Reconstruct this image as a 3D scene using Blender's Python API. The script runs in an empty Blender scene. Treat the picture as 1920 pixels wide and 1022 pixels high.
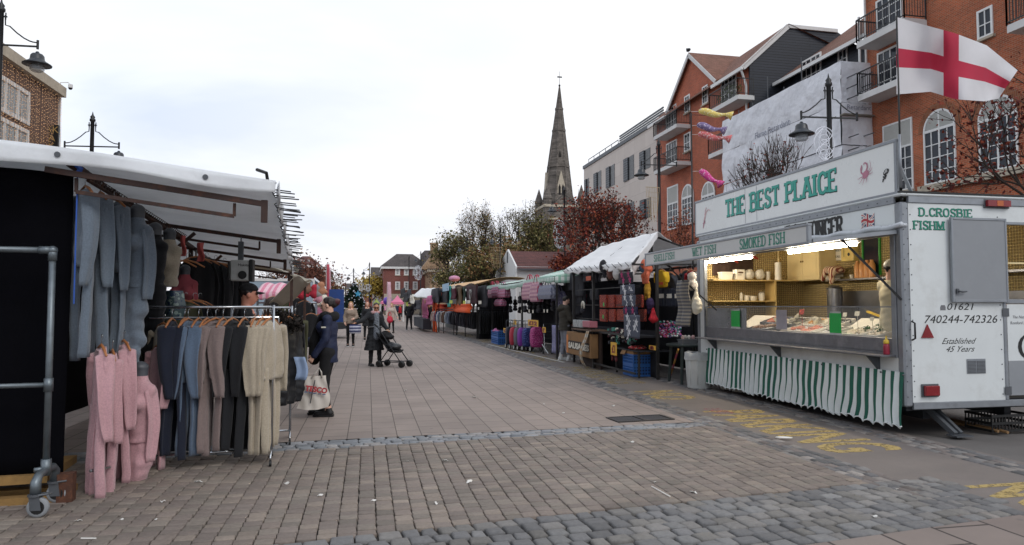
import bpy,bmesh,math,random
import numpy as np
from mathutils import Vector as V,Matrix,Euler
R=math.radians
random.seed(7);np.random.seed(7)
S=bpy.context.scene
C=S.collection
# ---------------------------------------------------------------- camera
FPX,CXP,CYP,HC=1300.0,960.0,511.0,1.55
PITCH=math.atan(61/FPX);YAW=math.atan(270/FPX*math.cos(PITCH))
cd=bpy.data.cameras.new('camera');cam=bpy.data.objects.new('camera',cd);C.objects.link(cam)
cd.sensor_width=36;cd.lens=FPX/1920*36;cd.clip_start=.1;cd.clip_end=4000
cam.location=(0,0,HC);cam.rotation_euler=(math.pi/2+PITCH,0,-YAW)
S.camera=cam
CM=Euler((math.pi/2+PITCH,0,-YAW)).to_matrix();CO=V((0,0,HC))
def ray(u,v):return CM@V(((u-CXP)/FPX,-(v-CYP)/FPX,-1))
def G(u,v,z=0.0):d=ray(u,v);return CO+d*((z-HC)/d.z)
def PX(u,v,x):d=ray(u,v);return CO+d*(x/d.x)
def PY(u,v,y):d=ray(u,v);return CO+d*(y/d.y)
# ---------------------------------------------------------------- world, sun, exposure
SUN_EL,SUN_AZ=42,150 # behind-left of the camera, veiled by cloud
W=bpy.data.worlds.new('World');S.world=W;W.use_nodes=True
nt=W.node_tree;nt.nodes.clear()
def N(t,**k):
    n=nt.nodes.new(t)
    for a,b in k.items():setattr(n,a,b)
    return n
def Lk(a,b):nt.links.new(a,b)
out=N('ShaderNodeOutputWorld');bg=N('ShaderNodeBackground')
sky=N('ShaderNodeTexSky',sky_type='NISHITA',sun_disc=False,sun_elevation=R(SUN_EL),sun_rotation=R(SUN_AZ))
skm=N('ShaderNodeMixRGB',blend_type='MULTIPLY');skm.inputs[0].default_value=1;skm.inputs[2].default_value=(1.2,1.2,1.2,1)
tc=N('ShaderNodeTexCoord');sep=N('ShaderNodeSeparateXYZ');Lk(tc.outputs['Generated'],sep.inputs[0])
za=N('ShaderNodeMath',operation='ADD');za.inputs[1].default_value=.12;Lk(sep.outputs[2],za.inputs[0])
zm=N('ShaderNodeMath',operation='MAXIMUM');zm.inputs[1].default_value=.06;Lk(za.outputs[0],zm.inputs[0])
dv=N('ShaderNodeVectorMath',operation='DIVIDE');cz=N('ShaderNodeCombineXYZ')
for i in range(3):Lk(zm.outputs[0],cz.inputs[i])
Lk(tc.outputs['Generated'],dv.inputs[0]);Lk(cz.outputs[0],dv.inputs[1])
mp=N('ShaderNodeMapping');mp.inputs['Scale'].default_value=(.55,.8,.0);mp.inputs['Location'].default_value=(3.1,1.7,0);mp.inputs['Rotation'].default_value=(0,0,R(-35))
Lk(dv.outputs[0],mp.inputs[0])
nz=N('ShaderNodeTexNoise');nz.inputs['Scale'].default_value=1.0;nz.inputs['Detail'].default_value=6;nz.inputs['Roughness'].default_value=.5;nz.inputs['Distortion'].default_value=.35
Lk(mp.outputs[0],nz.inputs['Vector'])
cr=N('ShaderNodeValToRGB');e=cr.color_ramp.elements
e[0].position=.38;e[0].color=(5.2,5.9,7.3,1);e[1].position=.64;e[1].color=(8.0,8.05,8.2,1)
x=cr.color_ramp.elements.new(.51);x.color=(7.1,7.5,8.1,1)
Lk(nz.outputs['Fac'],cr.inputs[0])
# cloud is brighter toward the right of the square, lilac-grey low down
dt=N('ShaderNodeVectorMath',operation='DOT_PRODUCT');dt.inputs[1].default_value=V((.55,.75,.35)).normalized();Lk(tc.outputs['Generated'],dt.inputs[0])
br=N('ShaderNodeMapRange');br.inputs[1].default_value=.55;br.inputs[2].default_value=.98;Lk(dt.outputs['Value'],br.inputs[0])
mb=N('ShaderNodeMixRGB');mb.inputs[2].default_value=(8.3,8.25,8.3,1);Lk(cr.outputs[0],mb.inputs[1])
bm_=N('ShaderNodeMath',operation='MULTIPLY');bm_.inputs[1].default_value=.85;Lk(br.outputs[0],bm_.inputs[0]);Lk(bm_.outputs[0],mb.inputs[0])
hz=N('ShaderNodeMapRange');hz.inputs[1].default_value=.0;hz.inputs[2].default_value=.26;hz.inputs[3].default_value=.55;hz.inputs[4].default_value=0;Lk(sep.outputs[2],hz.inputs[0])
mh=N('ShaderNodeMixRGB');mh.inputs[2].default_value=(6.5,6.3,6.8,1);Lk(hz.outputs[0],mh.inputs[0]);Lk(mb.outputs[0],mh.inputs[1])
mx=N('ShaderNodeMixRGB');mx.inputs[0].default_value=.93;Lk(sky.outputs[0],skm.inputs[1]);Lk(skm.outputs[0],mx.inputs[1]);Lk(mh.outputs[0],mx.inputs[2])
Lk(mx.outputs[0],bg.inputs[0]);bg.inputs[1].default_value=.1;Lk(bg.outputs[0],out.inputs[0])
sl=bpy.data.lights.new('sun','SUN');so=bpy.data.objects.new('sun',sl);C.objects.link(so)
sl.energy=.8;sl.angle=R(25);sl.color=(1,.96,.9)
saz=R(SUN_AZ);sd=V((math.sin(saz)*math.cos(R(SUN_EL)),math.cos(saz)*math.cos(R(SUN_EL)),math.sin(R(SUN_EL))))
so.rotation_euler=sd.to_track_quat('Z','Y').to_euler()
S.view_settings.view_transform='Standard';S.view_settings.look='None';S.view_settings.gamma=1;S.view_settings.exposure=.47
S.view_settings.use_curve_mapping=False
S.cycles.max_bounces=6;S.cycles.diffuse_bounces=3;S.cycles.glossy_bounces=3;S.cycles.transparent_max_bounces=12;S.cycles.transmission_bounces=4
S.cycles.sample_clamp_indirect=4
# ---------------------------------------------------------------- materials
MATS={}
def srgb(h):
    if isinstance(h,str):
        h=h.lstrip('#');c=[int(h[i:i+2],16)/255 for i in(0,2,4)]
        return tuple(x/12.92 if x<=.04045 else((x+.055)/1.055)**2.4 for x in c)
    return h
class NT:
    def __init__(s,m):
        m.use_nodes=True;s.t=m.node_tree;s.b=s.t.nodes['Principled BSDF'];s.o=s.t.nodes['Material Output']
    def n(s,ty,ins=None,**k):
        q=s.t.nodes.new(ty)
        for a,b in k.items():setattr(q,a,b)
        for a,b in(ins or{}).items():
            if hasattr(b,'links')or hasattr(b,'is_linked'):s.t.links.new(b,q.inputs[a])
            else:q.inputs[a].default_value=b
        return q
    def l(s,a,b):s.t.links.new(a,b)
def c4(c):c=srgb(c);return(c[0],c[1],c[2],1)
def M(name,col,rough=.65,var=.18,scale=6,bump=0,bscale=60,metal=0,sheen=0,alpha=1,trans=0,spec=None,dirt=None,dscale=2.5,damt=.5,emit=0,tl=0,bdist=.01):
    """procedural material: base colour broken up by noise, optional blotchy dirt and fine bump"""
    if name in MATS:return MATS[name]
    m=bpy.data.materials.new(name);MATS[name]=m;t=NT(m);col=srgb(col)
    co=t.n('ShaderNodeTexCoord').outputs['Object']
    no=t.n('ShaderNodeTexNoise',{'Vector':co,'Scale':scale,'Detail':5,'Roughness':.6})
    mr=t.n('ShaderNodeMapRange',{0:no.outputs['Fac'],1:.25,2:.75,3:1-var,4:1+var})
    mu=t.n('ShaderNodeVectorMath',{0:col,1:mr.outputs[0]},operation='MULTIPLY')
    c=mu.outputs[0]
    if dirt:
        n2=t.n('ShaderNodeTexNoise',{'Vector':co,'Scale':dscale,'Detail':8,'Roughness':.7})
        r2=t.n('ShaderNodeMapRange',{0:n2.outputs['Fac'],1:.5,2:.72,3:0,4:damt})
        mi=t.n('ShaderNodeMixRGB',{0:r2.outputs[0],1:c,2:c4(dirt)});c=mi.outputs[0]
    t.l(c,t.b.inputs['Base Color'])
    rr=t.n('ShaderNodeMapRange',{0:no.outputs['Fac'],1:.3,2:.7,3:max(0,rough-.08),4:min(1,rough+.08)})
    t.l(rr.outputs[0],t.b.inputs['Roughness'])
    t.b.inputs['Metallic'].default_value=metal
    if spec is not None:t.b.inputs['Specular IOR Level'].default_value=spec
    if sheen:t.b.inputs['Sheen Weight'].default_value=sheen
    if alpha<1:t.b.inputs['Alpha'].default_value=alpha
    if trans:t.b.inputs['Transmission Weight'].default_value=trans
    if emit:t.b.inputs['Emission Color'].default_value=(*col,1);t.b.inputs['Emission Strength'].default_value=emit
    if bump:
        nb=t.n('ShaderNodeTexNoise',{'Vector':co,'Scale':bscale,'Detail':4})
        bn=t.n('ShaderNodeBump',{'Height':nb.outputs['Fac'],'Strength':bump,'Distance':bdist});t.l(bn.outputs[0],t.b.inputs['Normal'])
    if tl:
        tr_=t.n('ShaderNodeBsdfTranslucent',{'Color':c});ms_=t.n('ShaderNodeMixShader',{0:tl,1:t.b.outputs[0],2:tr_.outputs[0]});t.l(ms_.outputs[0],t.o.inputs[0])
    return m
def brickmat(name,c1,c2,mortar,bw=.225,bh=.075,ms=.012,rough=.85,var=.25,offset=.5,bump=.35,vec='wall'):
    if name in MATS:return MATS[name]
    m=bpy.data.materials.new(name);MATS[name]=m;t=NT(m)
    co=t.n('ShaderNodeTexCoord').outputs['Object'];sp=t.n('ShaderNodeSeparateXYZ',{0:co})
    if vec=='wall':
        ad=t.n('ShaderNodeMath',{0:sp.outputs[0],1:sp.outputs[1]},operation='ADD')
        vv=t.n('ShaderNodeCombineXYZ',{0:ad.outputs[0],1:sp.outputs[2]}).outputs[0]
    else:
        vv=t.n('ShaderNodeCombineXYZ',{0:sp.outputs[1],1:sp.outputs[0]}).outputs[0]
    br=t.n('ShaderNodeTexBrick',{'Vector':vv,'Color1':c4(c1),'Color2':c4(c2),'Mortar':c4(mortar),'Scale':1,'Mortar Size':ms,'Mortar Smooth':.2,'Bias':0,'Brick Width':bw,'Row Height':bh})
    br.offset=offset
    no=t.n('ShaderNodeTexNoise',{'Vector':co,'Scale':.7,'Detail':8,'Roughness':.65})
    mr=t.n('ShaderNodeMapRange',{0:no.outputs['Fac'],1:.25,2:.75,3:1-var,4:1+var})
    mu=t.n('ShaderNodeVectorMath',{0:br.outputs['Color'],1:mr.outputs[0]},operation='MULTIPLY')
    if vec=='floor': # trodden gum and grease spots
        vo=t.n('ShaderNodeTexVoronoi',{'Vector':co,'Scale':2.6});g1=t.n('ShaderNodeMapRange',{0:vo.outputs['Distance'],1:.05,2:.075,3:.45,4:0})
        n2=t.n('ShaderNodeTexNoise',{'Vector':co,'Scale':.28,'Detail':6,'Roughness':.7});g2=t.n('ShaderNodeMapRange',{0:n2.outputs['Fac'],1:.52,2:.7,3:0,4:.4})
        m1=t.n('ShaderNodeMixRGB',{0:g2.outputs[0],1:mu.outputs[0],2:c4('#6a6460')});mu=t.n('ShaderNodeMixRGB',{0:g1.outputs[0],1:m1.outputs[0],2:c4('#5a5452')})
    t.l(mu.outputs[0],t.b.inputs['Base Color']);t.b.inputs['Roughness'].default_value=rough
    bn=t.n('ShaderNodeBump',{'Height':br.outputs['Fac'],'Strength':bump,'Distance':.01},invert=True);t.l(bn.outputs[0],t.b.inputs['Normal'])
    return m
def patmat(name,kind,cols,scale=1,rough=.8,vec=None,var=.12):
    """printed cloth: check, stripe, star-ish spots, flower print"""
    if name in MATS:return MATS[name]
    m=bpy.data.materials.new(name);MATS[name]=m;t=NT(m)
    co=t.n('ShaderNodeTexCoord').outputs['Object']
    if kind=='check':
        sp=t.n('ShaderNodeSeparateXYZ',{0:co});h=t.n('ShaderNodeMath',{0:sp.outputs[0],1:sp.outputs[1]},operation='ADD')
        fs=[]
        for s_ in(h.outputs[0],sp.outputs[2]):
            a=t.n('ShaderNodeMath',{0:s_,1:scale},operation='MULTIPLY');b=t.n('ShaderNodeMath',{0:a.outputs[0]},operation='FRACT')
            c=t.n('ShaderNodeMath',{0:b.outputs[0],1:.45},operation='LESS_THAN');fs.append(c.outputs[0])
        a=t.n('ShaderNodeMixRGB',{0:fs[0],1:c4(cols[0]),2:c4(cols[1])})
        q=t.n('ShaderNodeMath',{0:fs[1],1:.6},operation='MULTIPLY');a=t.n('ShaderNodeMixRGB',{0:q.outputs[0],1:a.outputs[0],2:c4(cols[2])})
        col=a.outputs[0]
    elif kind=='stripe':
        sp=t.n('ShaderNodeSeparateXYZ',{0:co});a=t.n('ShaderNodeMath',{0:sp.outputs[vec or 0],1:scale},operation='MULTIPLY')
        b=t.n('ShaderNodeMath',{0:a.outputs[0]},operation='FRACT');c=t.n('ShaderNodeMath',{0:b.outputs[0],1:.5},operation='LESS_THAN')
        col=t.n('ShaderNodeMixRGB',{0:c.outputs[0],1:c4(cols[0]),2:c4(cols[1])}).outputs[0]
    else:
        vo=t.n('ShaderNodeTexVoronoi',{'Vector':co,'Scale':scale})
        n2=t.n('ShaderNodeTexNoise',{'Vector':co,'Scale':scale*1.3,'Detail':2})
        r1=t.n('ShaderNodeMath',{0:vo.outputs['Distance'],1:.38},operation='LESS_THAN')
        a=t.n('ShaderNodeMixRGB',{0:r1.outputs[0],1:c4(cols[0]),2:c4(cols[1])})
        r2=t.n('ShaderNodeMath',{0:n2.outputs['Fac'],1:.56},operation='GREATER_THAN')
        col=t.n('ShaderNodeMixRGB',{0:r2.outputs[0],1:a.outputs[0],2:c4(cols[2])}).outputs[0]
    no=t.n('ShaderNodeTexNoise',{'Vector':co,'Scale':9,'Detail':4})
    mr=t.n('ShaderNodeMapRange',{0:no.outputs['Fac'],1:.25,2:.75,3:1-var,4:1+var})
    mu=t.n('ShaderNodeVectorMath',{0:col,1:mr.outputs[0]},operation='MULTIPLY')
    t.l(mu.outputs[0],t.b.inputs['Base Color']);t.b.inputs['Roughness'].default_value=rough
    return m
def attrmat(name,rough=.8,bump=.25,bscale=70,var=.22,nscale=25,spec=.35,sub=0):
    """reads each piece's own colour from the 'col' attribute"""
    if name in MATS:return MATS[name]
    m=bpy.data.materials.new(name);MATS[name]=m;t=NT(m)
    a=t.n('ShaderNodeAttribute',attribute_name='col');co=t.n('ShaderNodeTexCoord').outputs['Object']
    no=t.n('ShaderNodeTexNoise',{'Vector':co,'Scale':nscale,'Detail':6,'Roughness':.65})
    n2=t.n('ShaderNodeTexNoise',{'Vector':co,'Scale':1.1,'Detail':5,'Roughness':.6})
    s_=t.n('ShaderNodeMath',{0:no.outputs['Fac'],1:n2.outputs['Fac']},operation='ADD')
    mr=t.n('ShaderNodeMapRange',{0:s_.outputs[0],1:.6,2:1.4,3:1-var,4:1+var})
    mu=t.n('ShaderNodeVectorMath',{0:a.outputs['Color'],1:mr.outputs[0]},operation='MULTIPLY')
    t.l(mu.outputs[0],t.b.inputs['Base Color']);t.b.inputs['Roughness'].default_value=rough;t.b.inputs['Specular IOR Level'].default_value=spec
    if bump:
        nb=t.n('ShaderNodeTexNoise',{'Vector':co,'Scale':bscale,'Detail':4})
        bn=t.n('ShaderNodeBump',{'Height':nb.outputs['Fac'],'Strength':bump,'Distance':.008});t.l(bn.outputs[0],t.b.inputs['Normal'])
    return m
# ---------------------------------------------------------------- object helpers
def tag(o,label=None,cat=None,group=None,kind=None):
    if label:o['label']=label
    if cat:o['category']=cat
    if group:o['group']=group
    if kind:o['kind']=kind
    return o
def thing(name,label,cat,loc=(0,0,0),rz=0,group=None):
    o=bpy.data.objects.new(name,None);C.objects.link(o);o.empty_display_size=.1
    o.location=loc;o.rotation_euler=(0,0,rz);return tag(o,label,cat,group)
KIDS={}
def copy_tree(o,loc=None,rz=None,label=None,parent=None,sc=None,mats=None):
    c=o.copy();C.objects.link(c)
    if parent:c.parent=parent;KIDS.setdefault(parent.name,[]).append(c)
    if loc is not None:c.location=loc
    if rz is not None:c.rotation_euler=(0,0,rz)
    if sc is not None:c.scale=(sc,sc,sc)if not hasattr(sc,'__len__')else sc
    if label:c['label']=label
    if mats and c.data and o.name.split('.')[0]in mats:
        c.data=o.data.copy();c.data.materials.clear();c.data.materials.append(mats[o.name.split('.')[0]])
    for k in KIDS.get(o.name,[]):copy_tree(k,parent=c,mats=mats)
    return c
def off(p):
    o=V((0,0,0))
    while p:o+=p.location;p=p.parent
    return o
class MB:
    def __init__(s):s.v=[];s.f=[];s.m=[]
    def add(s,vs,fs,mi=0):
        b=len(s.v);s.v+=[tuple(p)for p in vs];s.f+=[tuple(i+b for i in f)for f in fs];s.m+=[mi]*len(fs);return s
    def box(s,x0,y0,z0,x1,y1,z1,mi=0):
        vs=[(x,y,z)for z in(z0,z1)for y in(y0,y1)for x in(x0,x1)]
        return s.add(vs,[(0,2,3,1),(4,5,7,6),(0,1,5,4),(2,6,7,3),(0,4,6,2),(1,3,7,5)],mi)
    def obox(s,c,sz,rot=None,mi=0):
        h=V(sz)/2;vs=[]
        for z in(-1,1):
            for y in(-1,1):
                for x in(-1,1):
                    p=V((x*h.x,y*h.y,z*h.z));vs.append((rot@p if rot else p)+V(c))
        return s.add(vs,[(0,2,3,1),(4,5,7,6),(0,1,5,4),(2,6,7,3),(0,4,6,2),(1,3,7,5)],mi)
    def bar(s,p0,p1,w,h=None,mi=0,up=(0,0,1)):
        p0=V(p0);p1=V(p1);d=(p1-p0);L=d.length;d.normalize();u=V(up)
        if abs(d.dot(u))>.98:u=V((1,0,0))
        a=d.cross(u).normalized();b=a.cross(d);h=h or w
        rot=Matrix((a,d,b)).transposed();return s.obox((p0+p1)/2,(w,L,h),rot,mi)
    def tube(s,pts,r,n=8,mi=0,caps=True,flat=1.0):
        pts=[V(p)for p in pts];k=len(pts);rs=r if hasattr(r,'__len__')else[r]*k
        vs=[];a=None
        for i in range(k):
            d=(pts[min(i+1,k-1)]-pts[max(i-1,0)])
            d=d.normalized()if d.length>1e-9 else V((0,0,1))
            if a is None:a=d.orthogonal().normalized()if abs(d.z)<.9 else(V((1,0,0))-d*d.x).normalized()
            else:a=(a-d*a.dot(d)).normalized()
            b=d.cross(a)
            for j in range(n):
                t=2*math.pi*j/n;vs.append(pts[i]+a*math.cos(t)*rs[i]+b*math.sin(t)*rs[i]*flat)
        fs=[(i*n+j,i*n+(j+1)%n,(i+1)*n+(j+1)%n,(i+1)*n+j)for i in range(k-1)for j in range(n)]
        if caps:fs+=[tuple(range(n))[::-1],tuple((k-1)*n+j for j in range(n))]
        return s.add(vs,fs,mi)
    def cyl(s,p0,p1,r0,r1=None,n=12,mi=0):return s.tube([p0,p1],[r0,r0 if r1 is None else r1],n,mi)
    def loft(s,rings,mi=0,caps=True):
        n=len(rings[0]);vs=[p for r_ in rings for p in r_];k=len(rings)
        fs=[(i*n+j,i*n+(j+1)%n,(i+1)*n+(j+1)%n,(i+1)*n+j)for i in range(k-1)for j in range(n)]
        if caps:fs+=[tuple(range(n))[::-1],tuple((k-1)*n+j for j in range(n))]
        return s.add(vs,fs,mi)
    def prism(s,poly,o,ux,uy,d,mi=0):
        """extrude a 2-D outline (o + a*ux + b*uy) by vector d"""
        o=V(o);ux=V(ux);uy=V(uy);d=V(d);n=len(poly)
        b=[o+ux*p[0]+uy*p[1]for p in poly];vs=b+[p+d for p in b]
        return s.add(vs,[tuple(range(n))[::-1],tuple(range(n,2*n))]+[(i,(i+1)%n,n+(i+1)%n,n+i)for i in range(n)],mi)
    def grid(s,fn,nu,nv,mi=0,thick=0):
        P=[[V(fn(i/nu,j/nv))for j in range(nv+1)]for i in range(nu+1)]
        vs=[p for r_ in P for p in r_];w=nv+1
        fs=[(i*w+j,(i+1)*w+j,(i+1)*w+j+1,i*w+j+1)for i in range(nu)for j in range(nv)]
        if thick:
            nb=len(vs);nrm=[V((0,0,0))for _ in vs]
            for f in fs:
                nn=(vs[f[1]]-vs[f[0]]).cross(vs[f[3]]-vs[f[0]])
                for q in f:nrm[q]+=nn
            vs=vs+[p-(q.normalized()if q.length>0 else V((0,0,1)))*thick for p,q in zip(vs,nrm)]
            fs2=[tuple(q+nb for q in f[::-1])for f in fs]
            ed=[i*w for i in range(nu+1)]+[nu*w+j for j in range(1,nv+1)]+[i*w+nv for i in range(nu-1,-1,-1)]+[j for j in range(nv-1,0,-1)]
            fs=fs+fs2+[(ed[i],ed[i]+nb,ed[(i+1)%len(ed)]+nb,ed[(i+1)%len(ed)])for i in range(len(ed))]
        return s.add(vs,fs,mi)
    def ell(s,c,r,nu=12,nv=8,mi=0):
        c=V(c);r=(r,r,r)if not hasattr(r,'__len__')else r
        vs=[c+V((0,0,r[2]))]
        for i in range(1,nv):
            t=math.pi*i/nv
            for j in range(nu):
                q=2*math.pi*j/nu;vs.append(c+V((r[0]*math.sin(t)*math.cos(q),r[1]*math.sin(t)*math.sin(q),r[2]*math.cos(t))))
        vs.append(c-V((0,0,r[2])));fs=[(0,1+j,1+(j+1)%nu)for j in range(nu)]
        for i in range(nv-2):fs+=[(1+i*nu+j,1+(i+1)*nu+j,1+(i+1)*nu+(j+1)%nu,1+i*nu+(j+1)%nu)for j in range(nu)]
        L=len(vs)-1;b=1+(nv-2)*nu;fs+=[(L,b+(j+1)%nu,b+j)for j in range(nu)]
        return s.add(vs,fs,mi)
    def lathe(s,prof,c=(0,0,0),n=20,mi=0):
        c=V(c);return s.loft([[c+V((r*math.cos(2*math.pi*j/n),r*math.sin(2*math.pi*j/n),z))for j in range(n)]for r,z in prof],mi)
    def build(s,name,mat,parent=None,smooth=False,world=False,bevel=0,angle=None):
        me=bpy.data.meshes.new(name);vs=s.v
        loc=None
        if parent is None:
            a=np.array(vs);loc=V((float((a[:,0].min()+a[:,0].max())/2),float((a[:,1].min()+a[:,1].max())/2),float(a[:,2].min())))
            vs=[(p[0]-loc.x,p[1]-loc.y,p[2]-loc.z)for p in vs]
        elif world:
            q=off(parent);vs=[(p[0]-q.x,p[1]-q.y,p[2]-q.z)for p in vs]
        me.from_pydata(vs,[],s.f)
        for m in(mat if isinstance(mat,(list,tuple))else[mat]):me.materials.append(m)
        if any(s.m):me.polygons.foreach_set('material_index',s.m)
        if bevel:
            b=bmesh.new();b.from_mesh(me)
            bmesh.ops.recalc_face_normals(b,faces=b.faces)
            bmesh.ops.bevel(b,geom=[e for e in b.edges if len(e.link_faces)==2 and e.calc_face_angle(0)>.5],offset=bevel,segments=1,affect='EDGES',clamp_overlap=True)
            b.to_mesh(me);b.free()
        if smooth:
            me.polygons.foreach_set('use_smooth',[True]*len(me.polygons))
            if angle:me.set_sharp_from_angle(angle=R(angle))
        me.update()
        o=bpy.data.objects.new(name,me);C.objects.link(o)
        if loc is not None:o.location=loc
        if parent is not None:o.parent=parent;KIDS.setdefault(parent.name,[]).append(o)
        return o
def npmesh(name,v,f,mat,parent=None,smooth=False,cols=None,loc=None):
    me=bpy.data.meshes.new(name);v=np.asarray(v,dtype=np.float32)
    if parent is None and loc is None:
        loc=V((float((v[:,0].min()+v[:,0].max())/2),float((v[:,1].min()+v[:,1].max())/2),float(v[:,2].min())));v=v-np.array(loc,dtype=np.float32)
    f=np.asarray(f,dtype=np.int32);n,k=f.shape
    me.vertices.add(len(v));me.vertices.foreach_set('co',v.ravel())
    me.loops.add(n*k);me.loops.foreach_set('vertex_index',f.ravel())
    me.polygons.add(n);me.polygons.foreach_set('loop_start',np.arange(0,n*k,k));me.polygons.foreach_set('loop_total',np.full(n,k))
    if smooth:me.polygons.foreach_set('use_smooth',[True]*n)
    me.materials.append(mat)
    if cols is not None:
        a=me.attributes.new('col','FLOAT_COLOR','POINT');a.data.foreach_set('color',np.c_[cols,np.ones(len(cols))].astype(np.float32).ravel())
    me.update(calc_edges=True);me.validate()
    o=bpy.data.objects.new(name,me);C.objects.link(o)
    if loc is not None:o.location=loc
    if parent is not None:o.parent=parent;KIDS.setdefault(parent.name,[]).append(o)
    return o
def lettering(name,s,o,ux,uy,size,mat,parent,depth=.002,shear=0,spacing=1.0,bold=0,align='LEFT',width=None,world=True):
    """flat sign-writing as a real mesh"""
    cu=bpy.data.curves.new(name,'FONT');cu.body=s;cu.size=size;cu.shear=shear;cu.space_character=spacing;cu.offset=bold;cu.extrude=depth;cu.align_x=align;cu.resolution_u=3
    t=bpy.data.objects.new('t',cu);C.objects.link(t);dg=bpy.context.evaluated_depsgraph_get()
    me=bpy.data.meshes.new_from_object(t.evaluated_get(dg));bpy.data.objects.remove(t);bpy.data.curves.remove(cu)
    ux=V(ux).normalized();uy=V(uy).normalized();un=ux.cross(uy);sx=1
    if width and len(me.vertices):sx=width/(max(v.co.x for v in me.vertices)-min(v.co.x for v in me.vertices))
    o=V(o)-(off(parent)if(parent and world)else V((0,0,0)))
    for v in me.vertices:p=v.co.copy();v.co=o+ux*p.x*sx+uy*p.y+un*p.z
    me.name=name;me.materials.clear();me.materials.append(mat)
    ob=bpy.data.objects.new(name,me);C.objects.link(ob)
    if parent is not None:ob.parent=parent;KIDS.setdefault(parent.name,[]).append(ob)
    return ob
# slab-serif wood-type capitals: strokes on a unit square, (points, thick?)
GL={'A':[(.78,[[(.08,0),(.40,1)],[(.40,1),(.72,0)],[(.2,.33),(.6,.33)]])],
 'B':[(.7,[[(.1,0),(.1,1)],[(.1,1),(.48,.98),(.58,.87),(.58,.67),(.46,.54),(.12,.52)],[(.46,.54),(.62,.42),(.62,.15),(.5,.02),(.1,0)]])],
 'C':[(.7,[[(.62,.72),(.6,.9),(.4,1),(.2,.92),(.1,.7),(.1,.3),(.2,.08),(.4,0),(.6,.1),(.62,.28)]])],
 'D':[(.72,[[(.1,0),(.1,1)],[(.1,1),(.42,.98),(.6,.8),(.64,.5),(.6,.2),(.42,.02),(.1,0)]])],
 'E':[(.64,[[(.1,0),(.1,1)],[(.1,1),(.56,1)],[(.1,.52),(.42,.52)],[(.1,0),(.58,0)]])],
 'F':[(.62,[[(.1,0),(.1,1)],[(.1,1),(.56,1)],[(.1,.52),(.42,.52)]])],
 'G':[(.74,[[(.64,.74),(.58,.92),(.4,1),(.2,.92),(.1,.7),(.1,.3),(.2,.08),(.4,0),(.62,.08),(.64,.4)],[(.42,.42),(.66,.42)]])],
 'H':[(.76,[[(.1,0),(.1,1)],[(.64,0),(.64,1)],[(.1,.5),(.64,.5)]])],
 'I':[(.32,[[(.15,0),(.15,1)]])],
 'K':[(.74,[[(.1,0),(.1,1)],[(.12,.42),(.6,1)],[(.3,.62),(.64,0)]])],
 'L':[(.62,[[(.1,0),(.1,1)],[(.1,0),(.56,0)]])],
 'M':[(.92,[[(.1,0),(.1,1)],[(.1,1),(.45,.2)],[(.45,.2),(.8,1)],[(.8,1),(.8,0)]])],
 'N':[(.78,[[(.1,0),(.1,1)],[(.1,1),(.66,0)],[(.66,0),(.66,1)]])],
 'O':[(.74,[[(.37,1),(.18,.92),(.09,.7),(.09,.3),(.18,.08),(.37,0),(.56,.08),(.65,.3),(.65,.7),(.56,.92),(.37,1)]])],
 'P':[(.66,[[(.1,0),(.1,1)],[(.1,1),(.48,.98),(.6,.86),(.6,.62),(.48,.48),(.12,.46)]])],
 'R':[(.72,[[(.1,0),(.1,1)],[(.1,1),(.48,.98),(.6,.86),(.6,.64),(.48,.52),(.12,.5)],[(.36,.5),(.64,0)]])],
 'S':[(.66,[[(.57,.76),(.54,.92),(.36,1),(.18,.94),(.1,.78),(.16,.6),(.5,.42),(.58,.24),(.5,.06),(.32,0),(.12,.08),(.09,.26)]])],
 'T':[(.68,[[(.34,0),(.34,1)],[(.06,1),(.62,1)]])],
 'W':[(.98,[[(.06,1),(.28,0)],[(.28,0),(.49,.85)],[(.49,.85),(.7,0)],[(.7,0),(.92,1)]])],
 '.':[(.3,[[(.12,.02),(.12,.06)]])],' ':[(.42,[])]}
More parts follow.
